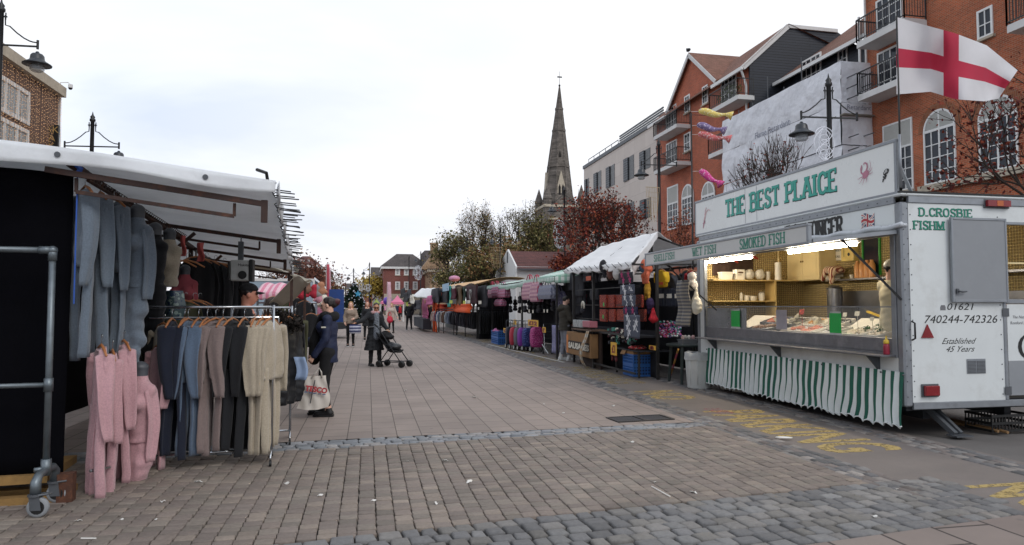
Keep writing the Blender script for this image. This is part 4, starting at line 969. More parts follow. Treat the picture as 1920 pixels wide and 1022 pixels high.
# --- left: building wrapped in fairy lights
XL=-10.0;FL=Face((XL,0,0),(0,1,0),(1,0,0));yk=25.0;zk=PX(112,165,XL).z
BRN=M('brown_cladding','#63493c',.8,.25,3,bump=.2,dirt='#3f302a',dscale=2)
t_=thing('lit_building','brown building with a pale parapet and curtains of fairy lights on the left','building',(XL-4,18,0))
mb=MB();mb.box(XL-9,8,-.2,XL,yk,zk-.3);mb.build('wall',BRN,t_,world=True)
mb=MB();mb.box(XL-9.1,7.9,zk-.3,XL+.18,yk+.12,zk+.02);mb.build('parapet',STN_L,t_,world=True)
mb=MB();mb.box(XL-.02,yk-.0,0,XL+.05,yk+.05,zk-.3);mb.build('corner_strip',WHT,t_,world=True)
for a0,a1,z0,z1 in((20.9,23.0,6.9,7.9),(20.9,23.0,4.6,6.75),(18.2,20.4,6.9,7.9),(18.2,20.4,4.6,6.75)):window(t_,FL,a0,z0,a1,z1,3,1,.12,.1,None,glass=M('hazy_glass','#8f979a',.25,.2))
rs=np.random.RandomState(2)
mb=MB();bl_=MB()
for i in range(118):
    y=15.2+i*.083+rs.normal(0,.02);zb=3.6+rs.uniform(0,.5);pts=[(XL+.12+.02*rs.normal(),y+.015*rs.normal(),zk-.32-(zk-.32-zb)*k/6)for k in range(7)]
    mb.tube(pts,.004,3)
    for z in np.arange(zb,zk-.35,.11):
        z+=rs.uniform(-.04,.04);s_=.009;bl_.add([(XL+.13,y-s_,z),(XL+.13,y,z-s_),(XL+.13,y+s_,z),(XL+.13,y,z+s_),(XL+.145,y,z),(XL+.118,y,z)],[(0,1,4),(1,2,4),(2,3,4),(3,0,4),(1,0,5),(2,1,5),(3,2,5),(0,3,5)])
f=thing('fairy_lights','curtain of warm fairy light strands hanging down the brown building','lights',(XL+.13,20,3.5))
mb.build('strands',M('strand_wire','#7a6252',.6),f,world=True)
o=bl_.build('bulbs',M('bulb_warm','#e8b684',.3,.1,emit=.45),f,world=True);o['kind']='stuff'
a,b=PY(82,233,24.4),PY(108,290,24.4)
t2=thing('blade_sign','black vertical sign with gold capital letters at the corner of the lit building','sign',(a.x,24.4,a.z-2.4))
mb=MB();mb.box(max(a.x,XL+.02),24.4,a.z-2.3,b.x,24.52,a.z);mb.build('panel',BLK,t2,world=True)
GOLD=M('gold_paint','#a98a55',.5,.1)
for i,s_ in enumerate(('AK','A','K','I')):lettering('gold_letters',s_,((a.x+b.x)/2+.03,24.39,a.z-.26-.27*i),(1,0,0),(0,0,1),.30,GOLD,t2,align='CENTER')
q=PX(112,163,XL)
t2=thing('security_camera','white dome security camera on a bracket at the parapet corner','camera',(XL,yk,zk-.1));mb=MB();mb.tube([(XL,yk+.05,zk-.1),(XL+.02,yk+.05,zk+.18),(XL+.25,yk+.05,zk+.2),(XL+.32,yk+.05,zk+.12)],.018,6);mb.build('bracket',WHT,t2,world=True)
mb=MB();mb.cyl((XL+.32,yk+.05,zk+.02),(XL+.32,yk+.05,zk+.13),.07,n=10);mb.build('housing',WHT,t2,world=True);mb=MB();mb.ell((XL+.32,yk+.05,zk+.02),.065,10,6);mb.build('dome',BLK,t2,True,world=True)
# ---------------------------------------------------------------- the fish trailer
GRP=M('trailer_white','#cfd3d3',.38,.05,1.5,dirt='#a5a49f',dscale=1.6,damt=.5)
ALU=M('aluminium','#8d9196',.42,.1,8,metal=.55,dirt='#6d6e70',dscale=5)
SIGNW=M('sign_white','#dfe1df',.3,.04,2,dirt='#bdbdb8',dscale=1,damt=.25)
TEAL=M('teal_paint','#2c9c8c',.45,.1);DGRN=M('green_paint','#1d7d67',.45,.1);BLKP=M('black_paint','#141414',.5,.1);PINKP=M('pink_paint','#b3788a',.6,.1);PALEP=M('pale_pink_paint','#d9b4b6',.6,.1)
STEEL=M('stainless','#85868a',.33,.12,5,metal=.75,dirt='#5f5f62',dscale=3)
CREAM=M('cream_board','#e0cc98',.5,.06,3,dirt='#c4ac74',dscale=2,damt=.3)
WOODSH=M('shelf_edge','#d3b676',.5,.1)
m=bpy.data.materials.new('embossed_panel');MATS['embossed_panel']=m;t=NT(m)
co=t.n('ShaderNodeTexCoord').outputs['Object'];sp=t.n('ShaderNodeSeparateXYZ',{0:co});ad=t.n('ShaderNodeMath',{0:sp.outputs[0],1:sp.outputs[1]},operation='ADD')
fs=[]
for sg_ in(1,-1):
    q=t.n('ShaderNodeMath',{0:sp.outputs[2],1:float(sg_)},operation='MULTIPLY');a=t.n('ShaderNodeMath',{0:ad.outputs[0],1:q.outputs[0]},operation='ADD');b=t.n('ShaderNodeMath',{0:a.outputs[0],1:75.0},operation='MULTIPLY');c=t.n('ShaderNodeMath',{0:b.outputs[0]},operation='SINE');fs.append(c.outputs[0])
hh=t.n('ShaderNodeMath',{0:fs[0],1:fs[1]},operation='MULTIPLY');bn=t.n('ShaderNodeBump',{'Height':hh.outputs[0],'Strength':.9,'Distance':.012});t.l(bn.outputs[0],t.b.inputs['Normal'])
mr=t.n('ShaderNodeMapRange',{0:hh.outputs[0],1:-1,2:1,3:.5,4:1.15});mu=t.n('ShaderNodeVectorMath',{0:srgb('#bda876'),1:mr.outputs[0]},operation='MULTIPLY');t.l(mu.outputs[0],t.b.inputs['Base Color']);t.b.inputs['Roughness'].default_value=.4;t.b.inputs['Metallic'].default_value=.35
EMB=m
TX,TY0,TY1,TXB,TB,TT=6.2,7.1,12.32,8.5,.35,2.83
tr=thing('fish_trailer','white fishmonger trailer with painted sign board and green striped skirt','trailer',(TX,TY0,0))
def tb(name,mat,boxes,bevel=0,par=None):
    mb=MB()
    for b in boxes:mb.box(*b)
    return mb.build(name,mat,par or tr,world=True,bevel=bevel)
def fy(u,v=500,x=TX):return PX(u,v,x).y
def fz(u,v,x=TX):return PX(u,v,x).z
OB,OT=.98,2.42 # serving opening
tb('side_panel',GRP,[(TX,TY0+.1,TB+.05,TX+.04,TY1-.1,OB-.06),(TX,TY0+.1,OT,TX+.04,TY1-.1,TT-.06),(TX,TY1-.28,OB-.06,TX+.04,TY1-.1,OT),(TXB-.04,TY0+.04,TB,TXB,TY1-.04,TT)])
WX0,WX1,WZ0,WZ1=7.63,8.34,1.62,2.56 # end window
DX=7.62
tb('end_panel',GRP,[(TX+.1,TY0,TB+.05,DX,TY0+.04,TT-.06),(DX,TY0+.002,WZ1,TXB,TY0+.04,TT-.06),(WX1,TY0+.002,TB,TXB,TY0+.04,WZ1)]);tb('far_end_panel',GRP,[(TX+.04,TY1-.04,TB,TXB-.04,TY1,TT)])
for y_ in(TY0-.012,TY1-.1):tb('corner_post',ALU,[(TX-.012,y_,TB,TX+.1,y_+.112,TT-.05)],.02)
tb('edge_trim',ALU,[(TX-.014,TY0+.101,TT-.058,TX+.02,TY1-.101,TT+.02),(TX+.101,TY0-.014,TT-.058,TXB,TY0+.03,TT+.02),(TX+.101,TY0-.014,TB-.03,TXB,TY0+.02,TB+.048),(TX-.014,TY0+.101,TB-.03,TX+.02,TY1-.101,TB+.048),
   (TX-.014,TY0+.10,OB-.06,TX+.05,TY0+.18,OT),(TX-.016,TY0+.18,OT-.03,TX+.05,TY1-.28,OT+.02),(TX-.012,TY1-.30,OB-.06,TX+.05,TY1-.26,OT),(DX-.012,TY0-.012,TB+.05,DX+.03,TY0+.02,WZ0-.05)],.004)
tb('roof',GRP,[(TX-.02,TY0-.02,TT+.021,TXB+.02,TY1+.02,TT+.06)],.015)
tb('roof_seal',BLKP,[(TX-.022,TY0-.022,TT+.062,TXB+.022,TY0+.02,TT+.08)])
tb('floor_pan',M('chassis','#24262a',.7,.2),[(TX+.05,TY0+.05,TB-.05,TXB-.05,TY1-.05,TB+.06),(TX+.5,TY0+.3,TB-.2,TX+.6,TY1+1.2,TB-.055),(TXB-.6,TY0+.3,TB-.2,TXB-.5,TY1+1.2,TB-.055)])
mb=MB()
for x in(TX+.12,TXB-.32):mb.lathe([(.1,-.1),(.29,-.1),(.31,-.06),(.31,.06),(.29,.1),(.1,.1)],(0,0,0),22)
w=mb
for x in(TX+.2,TXB-.2):
    mb=MB();mb.loft([[V((x+dx,9.9+r*math.cos(q*math.pi/12),.31+r*math.sin(q*math.pi/12)))for q in range(24)]for r,dx in((.12,-.1),(.28,-.1),(.31,-.06),(.31,.06),(.28,.1),(.12,.1))]);wh=mb.build('wheel',M('tyre','#17181a',.85),tr,True,world=True)
    mb=MB();mb.loft([[V((x+dx,9.9+r*math.cos(q*math.pi/12),.31+r*math.sin(q*math.pi/12)))for q in range(24)]for r,dx in((.18,-.105),(.17,.105))]);mb.build('hub',ALU,wh,world=True)
# jack leg and under-gear seen below the end
a,b=G(1772,815,.0),PY(1745,768,TY0+.5)
mb=MB();mb.bar((6.75,TY0+.35,TB-.03),(6.82,TY0-.05,.02),.06);mb.bar((6.86,TY0+.35,TB-.03),(6.93,TY0-.02,.02),.05);mb.box(6.76,TY0-.14,0,6.99,TY0+.02,.015);mb.build('jack_leg',GRY,tr,world=True)
# rivets
mb=MB()
for k in range(14):
    z=TB+.12+k*.18
    for x in(TX+.125,DX-.05):mb.ell((x,TY0-.001,z),.008,6,4)
    mb.ell((TX+.02,TY0-.013,z),.008,6,4);mb.ell((TX+.075,TY0-.013,z+.07),.008,6,4)
for k in range(30):mb.ell((TX-.015,TY0+.2+k*.168,TT-.02),.008,6,4)
mb.build('rivets',GRY,tr,world=True)
# --- interior
IN=M('dark_interior','#5a4a36',.6,.25,2,dirt='#2d261e',dscale=2)
tb('interior_lining',EMB,[(TX+.05,TY1-.06,TB+.1,TXB-.06,TY1-.041,TT-.1),(TXB-.06,TY0+.06,TB+.1,TXB-.041,TY1-.06,TT-.1)])
tb('ceiling',CREAM,[(TX+.04,TY0+.04,TT-.1,TXB-.04,TY1-.04,TT-.07)])
tb('end_lining',CREAM,[(TX+.1,TY0+.041,TB+.1,DX,TY0+.05,TT-.1),(DX,TY0+.041,WZ1,TXB-.06,TY0+.05,TT-.1)])
tb('inner_floor',M('lino','#4b4740',.6,.2),[(TX+.05,TY0+.05,TB+.061,TXB-.06,TY1-.06,TB+.1)])
tb('splashback',STEEL,[(TXB-.08,TY0+.2,1.0,TXB-.061,9.9,1.74),(TXB-.085,10.1,1.0,TXB-.061,11.3,1.80)])
tb('back_counter',STEEL,[(TXB-.65,TY0+.1,.9,TXB-.09,TY1-.1,1.0)])
ye=TY1-.061
def ey(u,v,y=ye):return PY(u,v,y)
s1,s2=ey(1400,526),ey(1400,564)
for nm,s_,u1 in(('shelf',s1,1476),('shelf',s2,1434)):x1=ey(u1,540).x;tb(nm,WOODSH,[(TX+.1,ye-.36,s_.z-.02,x1,ye-.001,s_.z)])
x1=ey(1434,540).x;tb('shelf_upright',WOODSH,[(x1,ye-.36,1.0,x1+.025,ye-.002,s1.z-.02)])
xd=ey(1458,500).x;tb('partition',CREAM,[(xd,ye-.03,s1.z,xd+.02,ye-.002,TT-.1)])
a,b=ey(1335,478),ey(1411,517);tb('picture_panel',M('panel_dark','#33251f',.4,.3),[(a.x,ye-.03,b.z,b.x,ye-.001,TT-.12)])
# cupboard with two panelled doors and knobs
xc=TXB-.40;yL_,yR_=fy(1477,500,xc),fy(1538,500,xc);zT,zB=fz(1500,455,xc),fz(1510,526,xc)
cb=tb('cupboard',CREAM,[(xc,yR_,zB,TXB-.061,yL_,min(zT,TT-.11))])
ym=(yL_+yR_)/2
for y0,y1 in((yR_+.008,ym-.004),(ym+.004,yL_-.008)):
    tb('cupboard_door',CREAM,[(xc-.02,y0,zB+.01,xc-.001,y1,min(zT,TT-.11)-.01),(xc-.028,y0+.06,zB+.07,xc-.0205,y1-.06,min(zT,TT-.11)-.07)],.004,cb)
mb=MB()
for y in(ym-.03,ym+.03):mb.ell((xc-.035,y,zB+.36),.015,8,6)
mb.build('knobs',M('brass','#7d6434',.4,metal=.6),cb,world=True)
sz=fz(1620,521,TXB-.25);tb('shelf',STEEL,[(TXB-.27,TY0+.15,sz-.03,TXB-.081,fy(1572,520,TXB-.25),sz)])
# --- counter and display
CTM=M('counter_steel','#77777b',.35,.15,6,metal=.6,dirt='#a3a3a4',dscale=4)
tb('counter',CTM,[(TX-.22,TY0+.12,.93,TX-.001,TY1-.30,.955),(TX+.001,TY0+.19,.90,TX+.62,TY1-.31,.98),(TX+.002,TY0+.19,.98,TX+.03,TY1-.31,1.15)],.006)
mb=MB()
for y in(TY0+.4,9.6,11.6):mb.prism([(0,0),(-.18,0),(0,-.2)],(TX-.002,y,.93),(1,0,0),(0,0,1),(0,.03,0))
mb.build('counter_brackets',GRY,tr,world=True)
tb('display_slab',STEEL,[(TX+.031,TY0+.2,1.08,TX+.8,TY1-.32,1.12)])
m=bpy.data.materials.new('screen_glass');MATS['screen_glass']=m;t=NT(m);t.b.inputs['Base Color'].default_value=(.75,.8,.8,1);t.b.inputs['Roughness'].default_value=.12;t.b.inputs['Alpha'].default_value=.07
tb('screen',m,[(TX+.012,TY0+.2,1.151,TX+.02,TY1-.32,1.52)])
tb('screen_rail',ALU,[(TX+.005,TY0+.19,1.52,TX+.03,TY1-.31,1.535)])
tb('screen_end_plate',STEEL,[(TX+.021,fy(1395),1.12,TX+.035,TY1-.33,1.5)])
# --- fluorescent tubes under the opening edge
TUBE=M('tube_glow','#fff0d8',.3,0,emit=62);s_=MATS['tube_glow']
for u0,u1,v in((1331,1409,484),(1479,1605,460)):
    y0,y1=fy(u0,v,TX+.14),fy(u1,v,TX+.14)
    tb('tube_fitting',UPVC,[(TX+.08,y1-.03,OT-.035,TX+.2,y0+.03,OT+.02)]);mb=MB();mb.cyl((TX+.14,y1,OT-.062),(TX+.14,y0,OT-.062),.022,n=10);mb.build('fluorescent_tube',TUBE,tr,True,world=True)
# --- canopy flap
CX=5.0;cz0,cz1=2.26,2.5;cy0,cy1=7.16,12.0
CANW=M('canopy_white','#c0c0bd',.4,.05,2,dirt='#8f8f8c',dscale=1.3,damt=.35)
cp=tb('canopy',CANW,[(CX,cy0,cz0+.03,CX+.03,cy1,cz1-.03)])
mb=MB();mb.prism([(CX+.031,cz0+.02),(TX-.02,OT-.01),(TX-.02,OT+.015),(CX+.031,cz0+.045)],(0,cy0+.02,0),(1,0,0),(0,0,1),(0,cy1-cy0-.04,0));mb.build('canopy_panel',CANW,cp,world=True)
tb('canopy_edge',ALU,[(CX-.01,cy0-.01,cz1-.03,CX+.05,cy1+.01,cz1),(CX-.01,cy0-.01,cz0,CX+.05,cy1+.01,cz0+.03),(CX-.008,cy0-.012,cz0+.03,CX+.04,cy0+.03,cz1-.03),(CX-.008,cy1-.03,cz0+.03,CX+.04,cy1+.012,cz1-.03)],.004,cp)
mb=MB();mb.bar((CX+.05,cy0,cz0+.035),(TX-.02,cy0,OT+.005),.035,.045);mb.build('canopy_side',ALU,cp,world=True)
for s_,u0,u1,hh in(('SHELLFISH',1226,1265,.115),('WET FISH',1298,1343,.125),('SMOKED FISH',1387,1473,.135)):
    y0,y1=fy(u0,475,CX),fy(u1,460,CX);slab('canopy_lettering',s_,(CX-.001,y0,(cz0+cz1)/2-hh/2),(0,-1,0),(0,0,1),hh,y0-y1,DGRN,cp,.14)
mb=MB();mb.bar(PX(1578,449,5.62),PX(1690,562,TX-.02),.025);mb.build('canopy_strut',BLKP,tr,world=True)
mb=MB();mb.bar(PX(1258,505,5.5),PX(1344,582,TX-.02),.025);mb.build('canopy_strut',BLKP,tr,world=True)
# --- fascia words
y0,y1=9.42,fy(1581,415);slab('fascia_lettering','FISHMONGER',(TX-.0005,y0,2.50),(0,-1,0),(0,0,1),.235,y0-y1,BLKP,tr,.17,.008)
def jack(o,ux,uy,w,h,par):
    un=V(ux).cross(V(uy));o=V(o);ux=V(ux);uy=V(uy)
    cl=[M('flag_white','#d7d4cf',.6),M('flag_blue','#26345f',.6),M('flag_red','#a8353c',.6)]
    def q(pts,mi,k):
        f=MB();vs=[o+ux*(p[0]*w)+uy*((p[1]+.12*math.sin(p[0]*6))*h)+un*(.002+k*.0012)for p in pts];big.add(vs,[tuple(range(len(pts)))],mi)
    big=MB();n=8
    for i in range(n):q([(i/n,0),((i+1)/n,0),((i+1)/n,1),(i/n,1)],1,0)
    for i in range(n):
        a,b=i/n,(i+1)/n
        for f in(lambda x:x,lambda x:1-x):
            q([(a,f(a)-.13),(b,f(b)-.13),(b,f(b)+.13),(a,f(a)+.13)],0,1 if f(0)==0 else 1.5);q([(a,f(a)-.04),(b,f(b)-.04),(b,f(b)+.04),(a,f(a)+.04)],2,2 if f(0)==0 else 2.5)
        q([(a,.32),(b,.32),(b,.68),(a,.68)],0,3);q([(a,.4),(b,.4),(b,.6),(a,.6)],2,4.5)
    q([(.38,0),(.62,0),(.62,1),(.38,1)],0,3.5);q([(.44,0),(.56,0),(.56,1),(.44,1)],2,5);
    big.build('painted_flag',cl,par,world=True)
jack((TX-.001,fy(1618),2.53),(0,-1,0),(0,0,1),fy(1618)-fy(1642),.17,tr)
# --- sign board on the roof
SZ0,SZ1=2.9,3.51
sb=tb('sign_board',SIGNW,[(TX-.005,TY0+.08,SZ0,TX+.03,TY1+.03,SZ1)])
tb('sign_frame',ALU,[(TX-.015,TY0+.05,SZ1,TX+.045,TY1+.06,SZ1+.04),(TX-.012,TY0+.04,SZ0-.02,TX+.05,TY0+.08,SZ1),(TX-.012,TY1+.03,SZ0-.02,TX+.05,TY1+.06,SZ1),(TX-.014,TY0+.08,SZ0-.03,TX+.045,TY1+.03,SZ0+.012)],.004,sb)
tb('sign_joint',ALU,[(TX-.0075,y,SZ0+.02,TX-.0055,y+.008,SZ1-.01)for y in(10.2,10.55)],0,sb)
sx0,sx1=fy(1361,392),fy(1572,345)
slab('sign_shadow','THE BEST PLAICE',(TX-.006,sx0,SZ0+.20),(0,-1,0),(0,0,1),.29,sx0-sx1,BLKP,sb,.17,.02,.001);slab('sign_lettering','THE BEST PLAICE',(TX-.0095,sx0,SZ0+.207),(0,-1,0),(0,0,1),.29,sx0-sx1,TEAL,sb,.17,0,.001)  # fattened black copy is the painted outline of the teal capitals
def art(name,polys,yc,zc,sc,mat,lift=.009):
    mb=MB()
    for k,pl in enumerate(polys):mb.add([(TX-lift-.0004*k,yc-x*sc,zc+y*sc)for x,y in pl],[tuple(range(len(pl)))])
    return mb.build(name,mat,sb,world=True)
def strip(pts,w0,w1=None):
    w1=w0 if w1 is None else w1;L,R_=[],[]
    for i,p in enumerate(pts):
        a,b=pts[max(0,i-1)],pts[min(len(pts)-1,i+1)];d=V((b[0]-a[0],b[1]-a[1])).normalized();w=w0+(w1-w0)*i/(len(pts)-1);L.append((p[0]-d.y*w,p[1]+d.x*w));R_.append((p[0]+d.y*w,p[1]-d.x*w))
    return[[L[i],L[i+1],R_[i+1],R_[i]]for i in range(len(pts)-1)]
def oval(cx,cy,a,b,rot=0,n=18):return[(cx+a*math.cos(t)*math.cos(rot)-b*math.sin(t)*math.sin(rot),cy+a*math.cos(t)*math.sin(rot)+b*math.sin(t)*math.cos(rot))for t in[2*math.pi*i/n for i in range(n)]]
crab=[oval(0,-.05,.42,.33,.5)]
crab+=strip([(-.3,.0),(-.55,.2),(-.6,.55),(-.45,.85)],.09,.05)+strip([(-.55,.35),(-.42,.6),(-.47,.8)],.06,.02)
crab+=strip([(.1,.25),(.25,.55),(.2,.85),(-.05,1.0)],.09,.07)+strip([(-.05,1.0),(-.2,.9),(-.1,.78)],.07,.02)
crab+=strip([(.35,.1),(.6,.4),(.65,.8),(.55,1.1)],.035,.012)+strip([(.38,0),(.75,.2),(.9,.45)],.035,.012)+strip([(.38,-.12),(.7,-.1),(.95,.0)],.035,.012)
crab+=strip([(-.35,-.2),(-.65,-.25),(-.9,-.35),(-1,-.25)],.035,.012)+strip([(-.28,-.3),(-.5,-.55),(-.75,-.75),(-.8,-.65)],.035,.012)+strip([(-.1,-.36),(-.2,-.7),(-.35,-.95)],.035,.012)+strip([(.15,-.33),(.2,-.6),(.1,-.8)],.05,.02)
art('crab_emblem',crab,fy(1624,325),3.22,.145,PINKP)
sh=[oval(.1,.2,.34,.22,.4)]+strip([(-.05,.05),(-.3,-.6)],.16,.05)+strip([(.1,-.05),(-.02,-.4)],.1,.03)
art('shell_emblem',sh,fy(1661,335),3.15,.15,BLKP)
art('shell_stripes',strip([(-.1,.32),(.02,.05)],.03)+strip([(.08,.38),(.16,.08)],.03)+strip([(.24,.38),(.28,.14)],.03)+strip([(-.2,.0),(-.02,-.15)],.03)+strip([(-.25,-.25),(-.1,-.33)],.025),fy(1661,335),3.15,.15,SIGNW,.018)
lob=[oval(0,0,.35,.13,1.0)]+strip([(.15,.25),(.4,.6),(.7,.75),(1.1,.6)],.08,.03)+strip([(.05,.3),(.15,.7),(.35,1.0)],.07,.04)
art('lobster_emblem',lob,fy(1322,415),3.18,.2,PALEP)
art('lobster_tail',strip([(0,-.2),(-.2,-.55),(-.3,-.9)],.13,.05)+strip([(-.1,-.3),(.15,-.5)],.05,.02)+strip([(-.1,-.4),(-.4,-.45)],.05,.02),fy(1322,415),3.18,.2,PINKP)
e_=G(1765,352,TT+.08);mb=MB();mb.bar((TX+.07,TY0+.16,SZ1-.12),(e_.x,TY0+.16,TT+.09),.05,.012);mb.box(e_.x-.12,TY0+.12,TT+.0605,e_.x+.12,TY0+.22,TT+.09);mb.build('sign_brace',ALU,sb,world=True)
mb=MB();mb.bar((TX+.07,TY1-.3,SZ1-.12),(e_.x,TY1-.3,TT+.09),.05,.012);mb.build('sign_brace',ALU,sb,world=True)
# --- end face details
def qy(u,v,d=0):return PY(u,v,TY0-d)
a,b=qy(1722,402),qy(1824,402);zz=qy(1722,405).z
slab('name_shadow','D.CROSBIE',(a.x,TY0-.0005,zz),(1,0,0),(0,0,1),.095,b.x-a.x,BLKP,tr,.17,.02,.001);slab('name_lettering','D.CROSBIE',(a.x,TY0-.004,zz+.003),(1,0,0),(0,0,1),.095,b.x-a.x,DGRN,tr,.17,0,.001)  # black copy behind the green capitals is their painted outline
a,b=qy(1712,430),qy(1772,430)
slab('name_shadow','FISHM',(a.x,TY0-.0005,a.z),(1,0,0),(0,0,1),.1,b.x-a.x,BLKP,tr,.17,.02,.001);slab('name_lettering','FISHM',(a.x,TY0-.004,a.z+.003),(1,0,0),(0,0,1),.1,b.x-a.x,DGRN,tr,.17,0,.001)  # same black painted outline behind the second word
a,b=qy(1774,581),qy(1824,581);lettering('telephone_number','01621',(a.x,TY0-.001,a.z),(1,0,0),(0,0,1),.115,BLKP,tr,.001,.25,width=b.x-a.x)
a,b=qy(1731,606),qy(1868,605);lettering('telephone_number','740244-742326',(a.x,TY0-.001,a.z),(1,0,0),(0,0,1),.135,BLKP,tr,.001,.25,width=b.x-a.x)
a=qy(1763,580);b=qy(1771,573);mb=MB();mb.box(a.x,TY0-.003,a.z-.01,b.x+.012,TY0-.001,b.z-.01);mb.box(a.x+.008,TY0-.004,b.z-.012,b.x+.002,TY0-.002,b.z+.005);mb.build('telephone_symbol',M('dull_grey','#6d6d70',.6),tr,world=True)
a,b=qy(1765,645),qy(1830,645);lettering('script_lettering','Established',(a.x,TY0-.001,a.z),(1,0,0),(0,0,1),.1,BLKP,tr,.0005,.55,bold=0,width=b.x-a.x)
a,b=qy(1772,660),qy(1826,660);lettering('script_lettering','45 Years',(a.x,TY0-.001,a.z),(1,0,0),(0,0,1),.1,BLKP,tr,.0005,.55,bold=0,width=b.x-a.x)
REDL=M('red_lens','#7e1f25',.25,.15);
a=qy(1738,624);mb=MB();mb.prism([(-.085,-.06),(.085,-.06),(0,.1)],(a.x,TY0-.002,a.z),(1,0,0),(0,0,1),(0,-.012,0));mb.build('reflector',REDL,tr,world=True)
def lamp(u0,v0,u1,v1,sp=None):
    a,b=qy(u0,v0),qy(u1,v1);mb=MB();mb.box(a.x-.018,TY0-.02,b.z-.018,b.x+.018,TY0-.001,a.z+.018);f=mb.build('tail_lamp',GRY,tr,world=True,bevel=.004)
    mb=MB();w=(b.x-a.x);mb.box(a.x,TY0-.06,b.z,b.x,TY0-.0201,a.z,0)
    if sp:mb.box(a.x+w*.38,TY0-.063,b.z+.004,a.x+w*.66,TY0-.0601,a.z-.004,1)
    mb.build('lens',[REDL,M('amber_lens','#b4591f',.25)],f,world=True,bevel=.006)
lamp(1729,723,1756,741);lamp(1845,376,1888,389,True)
a,b=qy(1812,673),qy(1848,700);mb=MB();mb.box(a.x,TY0-.008,b.z,b.x,TY0-.001,a.z);vn=mb.build('vent',ALU,tr,world=True,bevel=.003)
mb=MB();n_=9
for k in range(n_):
    z=b.z+.012+(a.z-b.z-.03)*k/n_
    for x0,x1 in((a.x+.012,(a.x+b.x)/2-.008),((a.x+b.x)/2+.008,b.x-.012)):mb.box(x0,TY0-.014,z,x1,TY0-.0081,z+.008)
mb.build('vent_slats',GRY,vn,world=True)
a,b=qy(1776,408),qy(1884,567);wd=b.x-a.x # open hatch shutter
SHUT=M('shutter_grey','#85888c',.5,.06,3,dirt='#9a9ca0',dscale=2,damt=.3)
mb=MB();mb.box(a.x+.03,TY0-.05,b.z+.03,b.x-.02,TY0-.03,a.z-.03);hs=mb.build('hatch_shutter',SHUT,tr,world=True)
mb=MB();
for bx in((a.x,TY0-.058,b.z,a.x+.03,TY0-.022,a.z),(b.x-.02,TY0-.058,b.z,b.x+.005,TY0-.022,a.z),(a.x+.03,TY0-.057,a.z-.03,b.x-.02,TY0-.023,a.z),(a.x+.03,TY0-.057,b.z,b.x-.02,TY0-.023,b.z+.03)):mb.box(*bx)
mb.build('shutter_frame',ALU,hs,world=True,bevel=.004)
mb=MB();q=qy(1797,546,.06);mb.box(q.x-.03,TY0-.075,q.z-.03,q.x,TY0-.059,q.z+.03);mb.tube([(q.x-.015,TY0-.085,q.z),(q.x+.03,TY0-.088,q.z-.008),(q.x+.1,TY0-.08,q.z-.004)],[.01,.012,.008],6);mb.build('shutter_handle',GRY,hs,world=True)
tb('end_window',CREAM,[(WX0+.02,TY0+.051,WZ1-.5,TXB-.07,TY0+.08,WZ1-.48)])
tb('window_frame',ALU,[(DX-.003,TY0-.012,WZ0-.05,DX+.025,TY0+.05,WZ1),(WX1-.01,TY0-.012,WZ0,WX1+.02,TY0+.05,WZ1),(DX+.026,TY0-.013,WZ1-.02,WX1-.011,TY0+.05,WZ1+.015),(DX+.026,TY0-.013,WZ0-.05,WX1+.02,TY0+.05,WZ0)],.003)
mb=MB();mb.box(DX+.04,TY0-.006,TB+.10,WX1+.02,TY0+.02,WZ0-.06,1);dr=mb.build('end_door',[GRP,GRP],tr,world=True)
mb=MB();mb.box(DX+.04,TY0-.009,TB+.1,WX1+.02,TY0-.0061,TB+.52);mb.build('kick_plate',SHUT,dr,world=True)
mb=MB()
for z in(TB+.16,WZ0-.16):mb.box(DX-.03,TY0-.018,z-.05,DX+.06,TY0-.0125,z+.05)
mb.build('hinges',GRY,dr,world=True)
for s_,u,v in(('The National',1897,597),('Romford Stall',1893,608)):a=qy(u,v);lettering('door_lettering',s_,(a.x,TY0-.0075,a.z),(1,0,0),(0,0,1),.05,M('print_grey','#5b5b5f',.6),dr,.0005,.2)
a=qy(1920,650);mb=MB();pts=[(a.x+.1+.17*math.cos(t),a.z+.16*math.sin(t))for t in[math.pi*.2+i*math.pi*1.6/14 for i in range(15)]]
for i in range(14):
    w=.012+.016*math.sin(math.pi*i/14);p,q=pts[i],pts[i+1];mb.bar((p[0],TY0-.008-.0002*i,p[1]),(q[0],TY0-.008-.0002*i,q[1]),.002,w*2,up=(1,0,0))if False else mb.add([(p[0]-w,TY0-.0078-.0002*i,p[1]),(p[0]+w,TY0-.0078-.0002*i,p[1]),(q[0]+w,TY0-.0078-.0002*i,q[1]),(q[0]-w,TY0-.0078-.0002*i,q[1])],[(0,1,2,3)])
mb.build('door_emblem',BLKP,dr,world=True)
mb=MB();q=qy(1711,625,.02);mb.tube([(q.x,TY0-.013,q.z+.14),(q.x,TY0-.06,q.z+.12),(q.x,TY0-.06,q.z-.06),(q.x,TY0-.013,q.z-.08)],.011,7);mb.build('grab_handle',BLKP,tr,True,world=True)
mb=MB();mb.box(TX-.02,TY0-.03,OT+.06,TX+.06,TY0+.02,OT+.10);mb.tube([(TX-.035,y,OT+.075+.012*math.sin(y*11))for y in np.linspace(TY0-.05,9.6,30)],.032,8);mb.build('rolled_sheet',M('clear_sheet','#b9bdc2',.3,.1),tr,True,world=True)
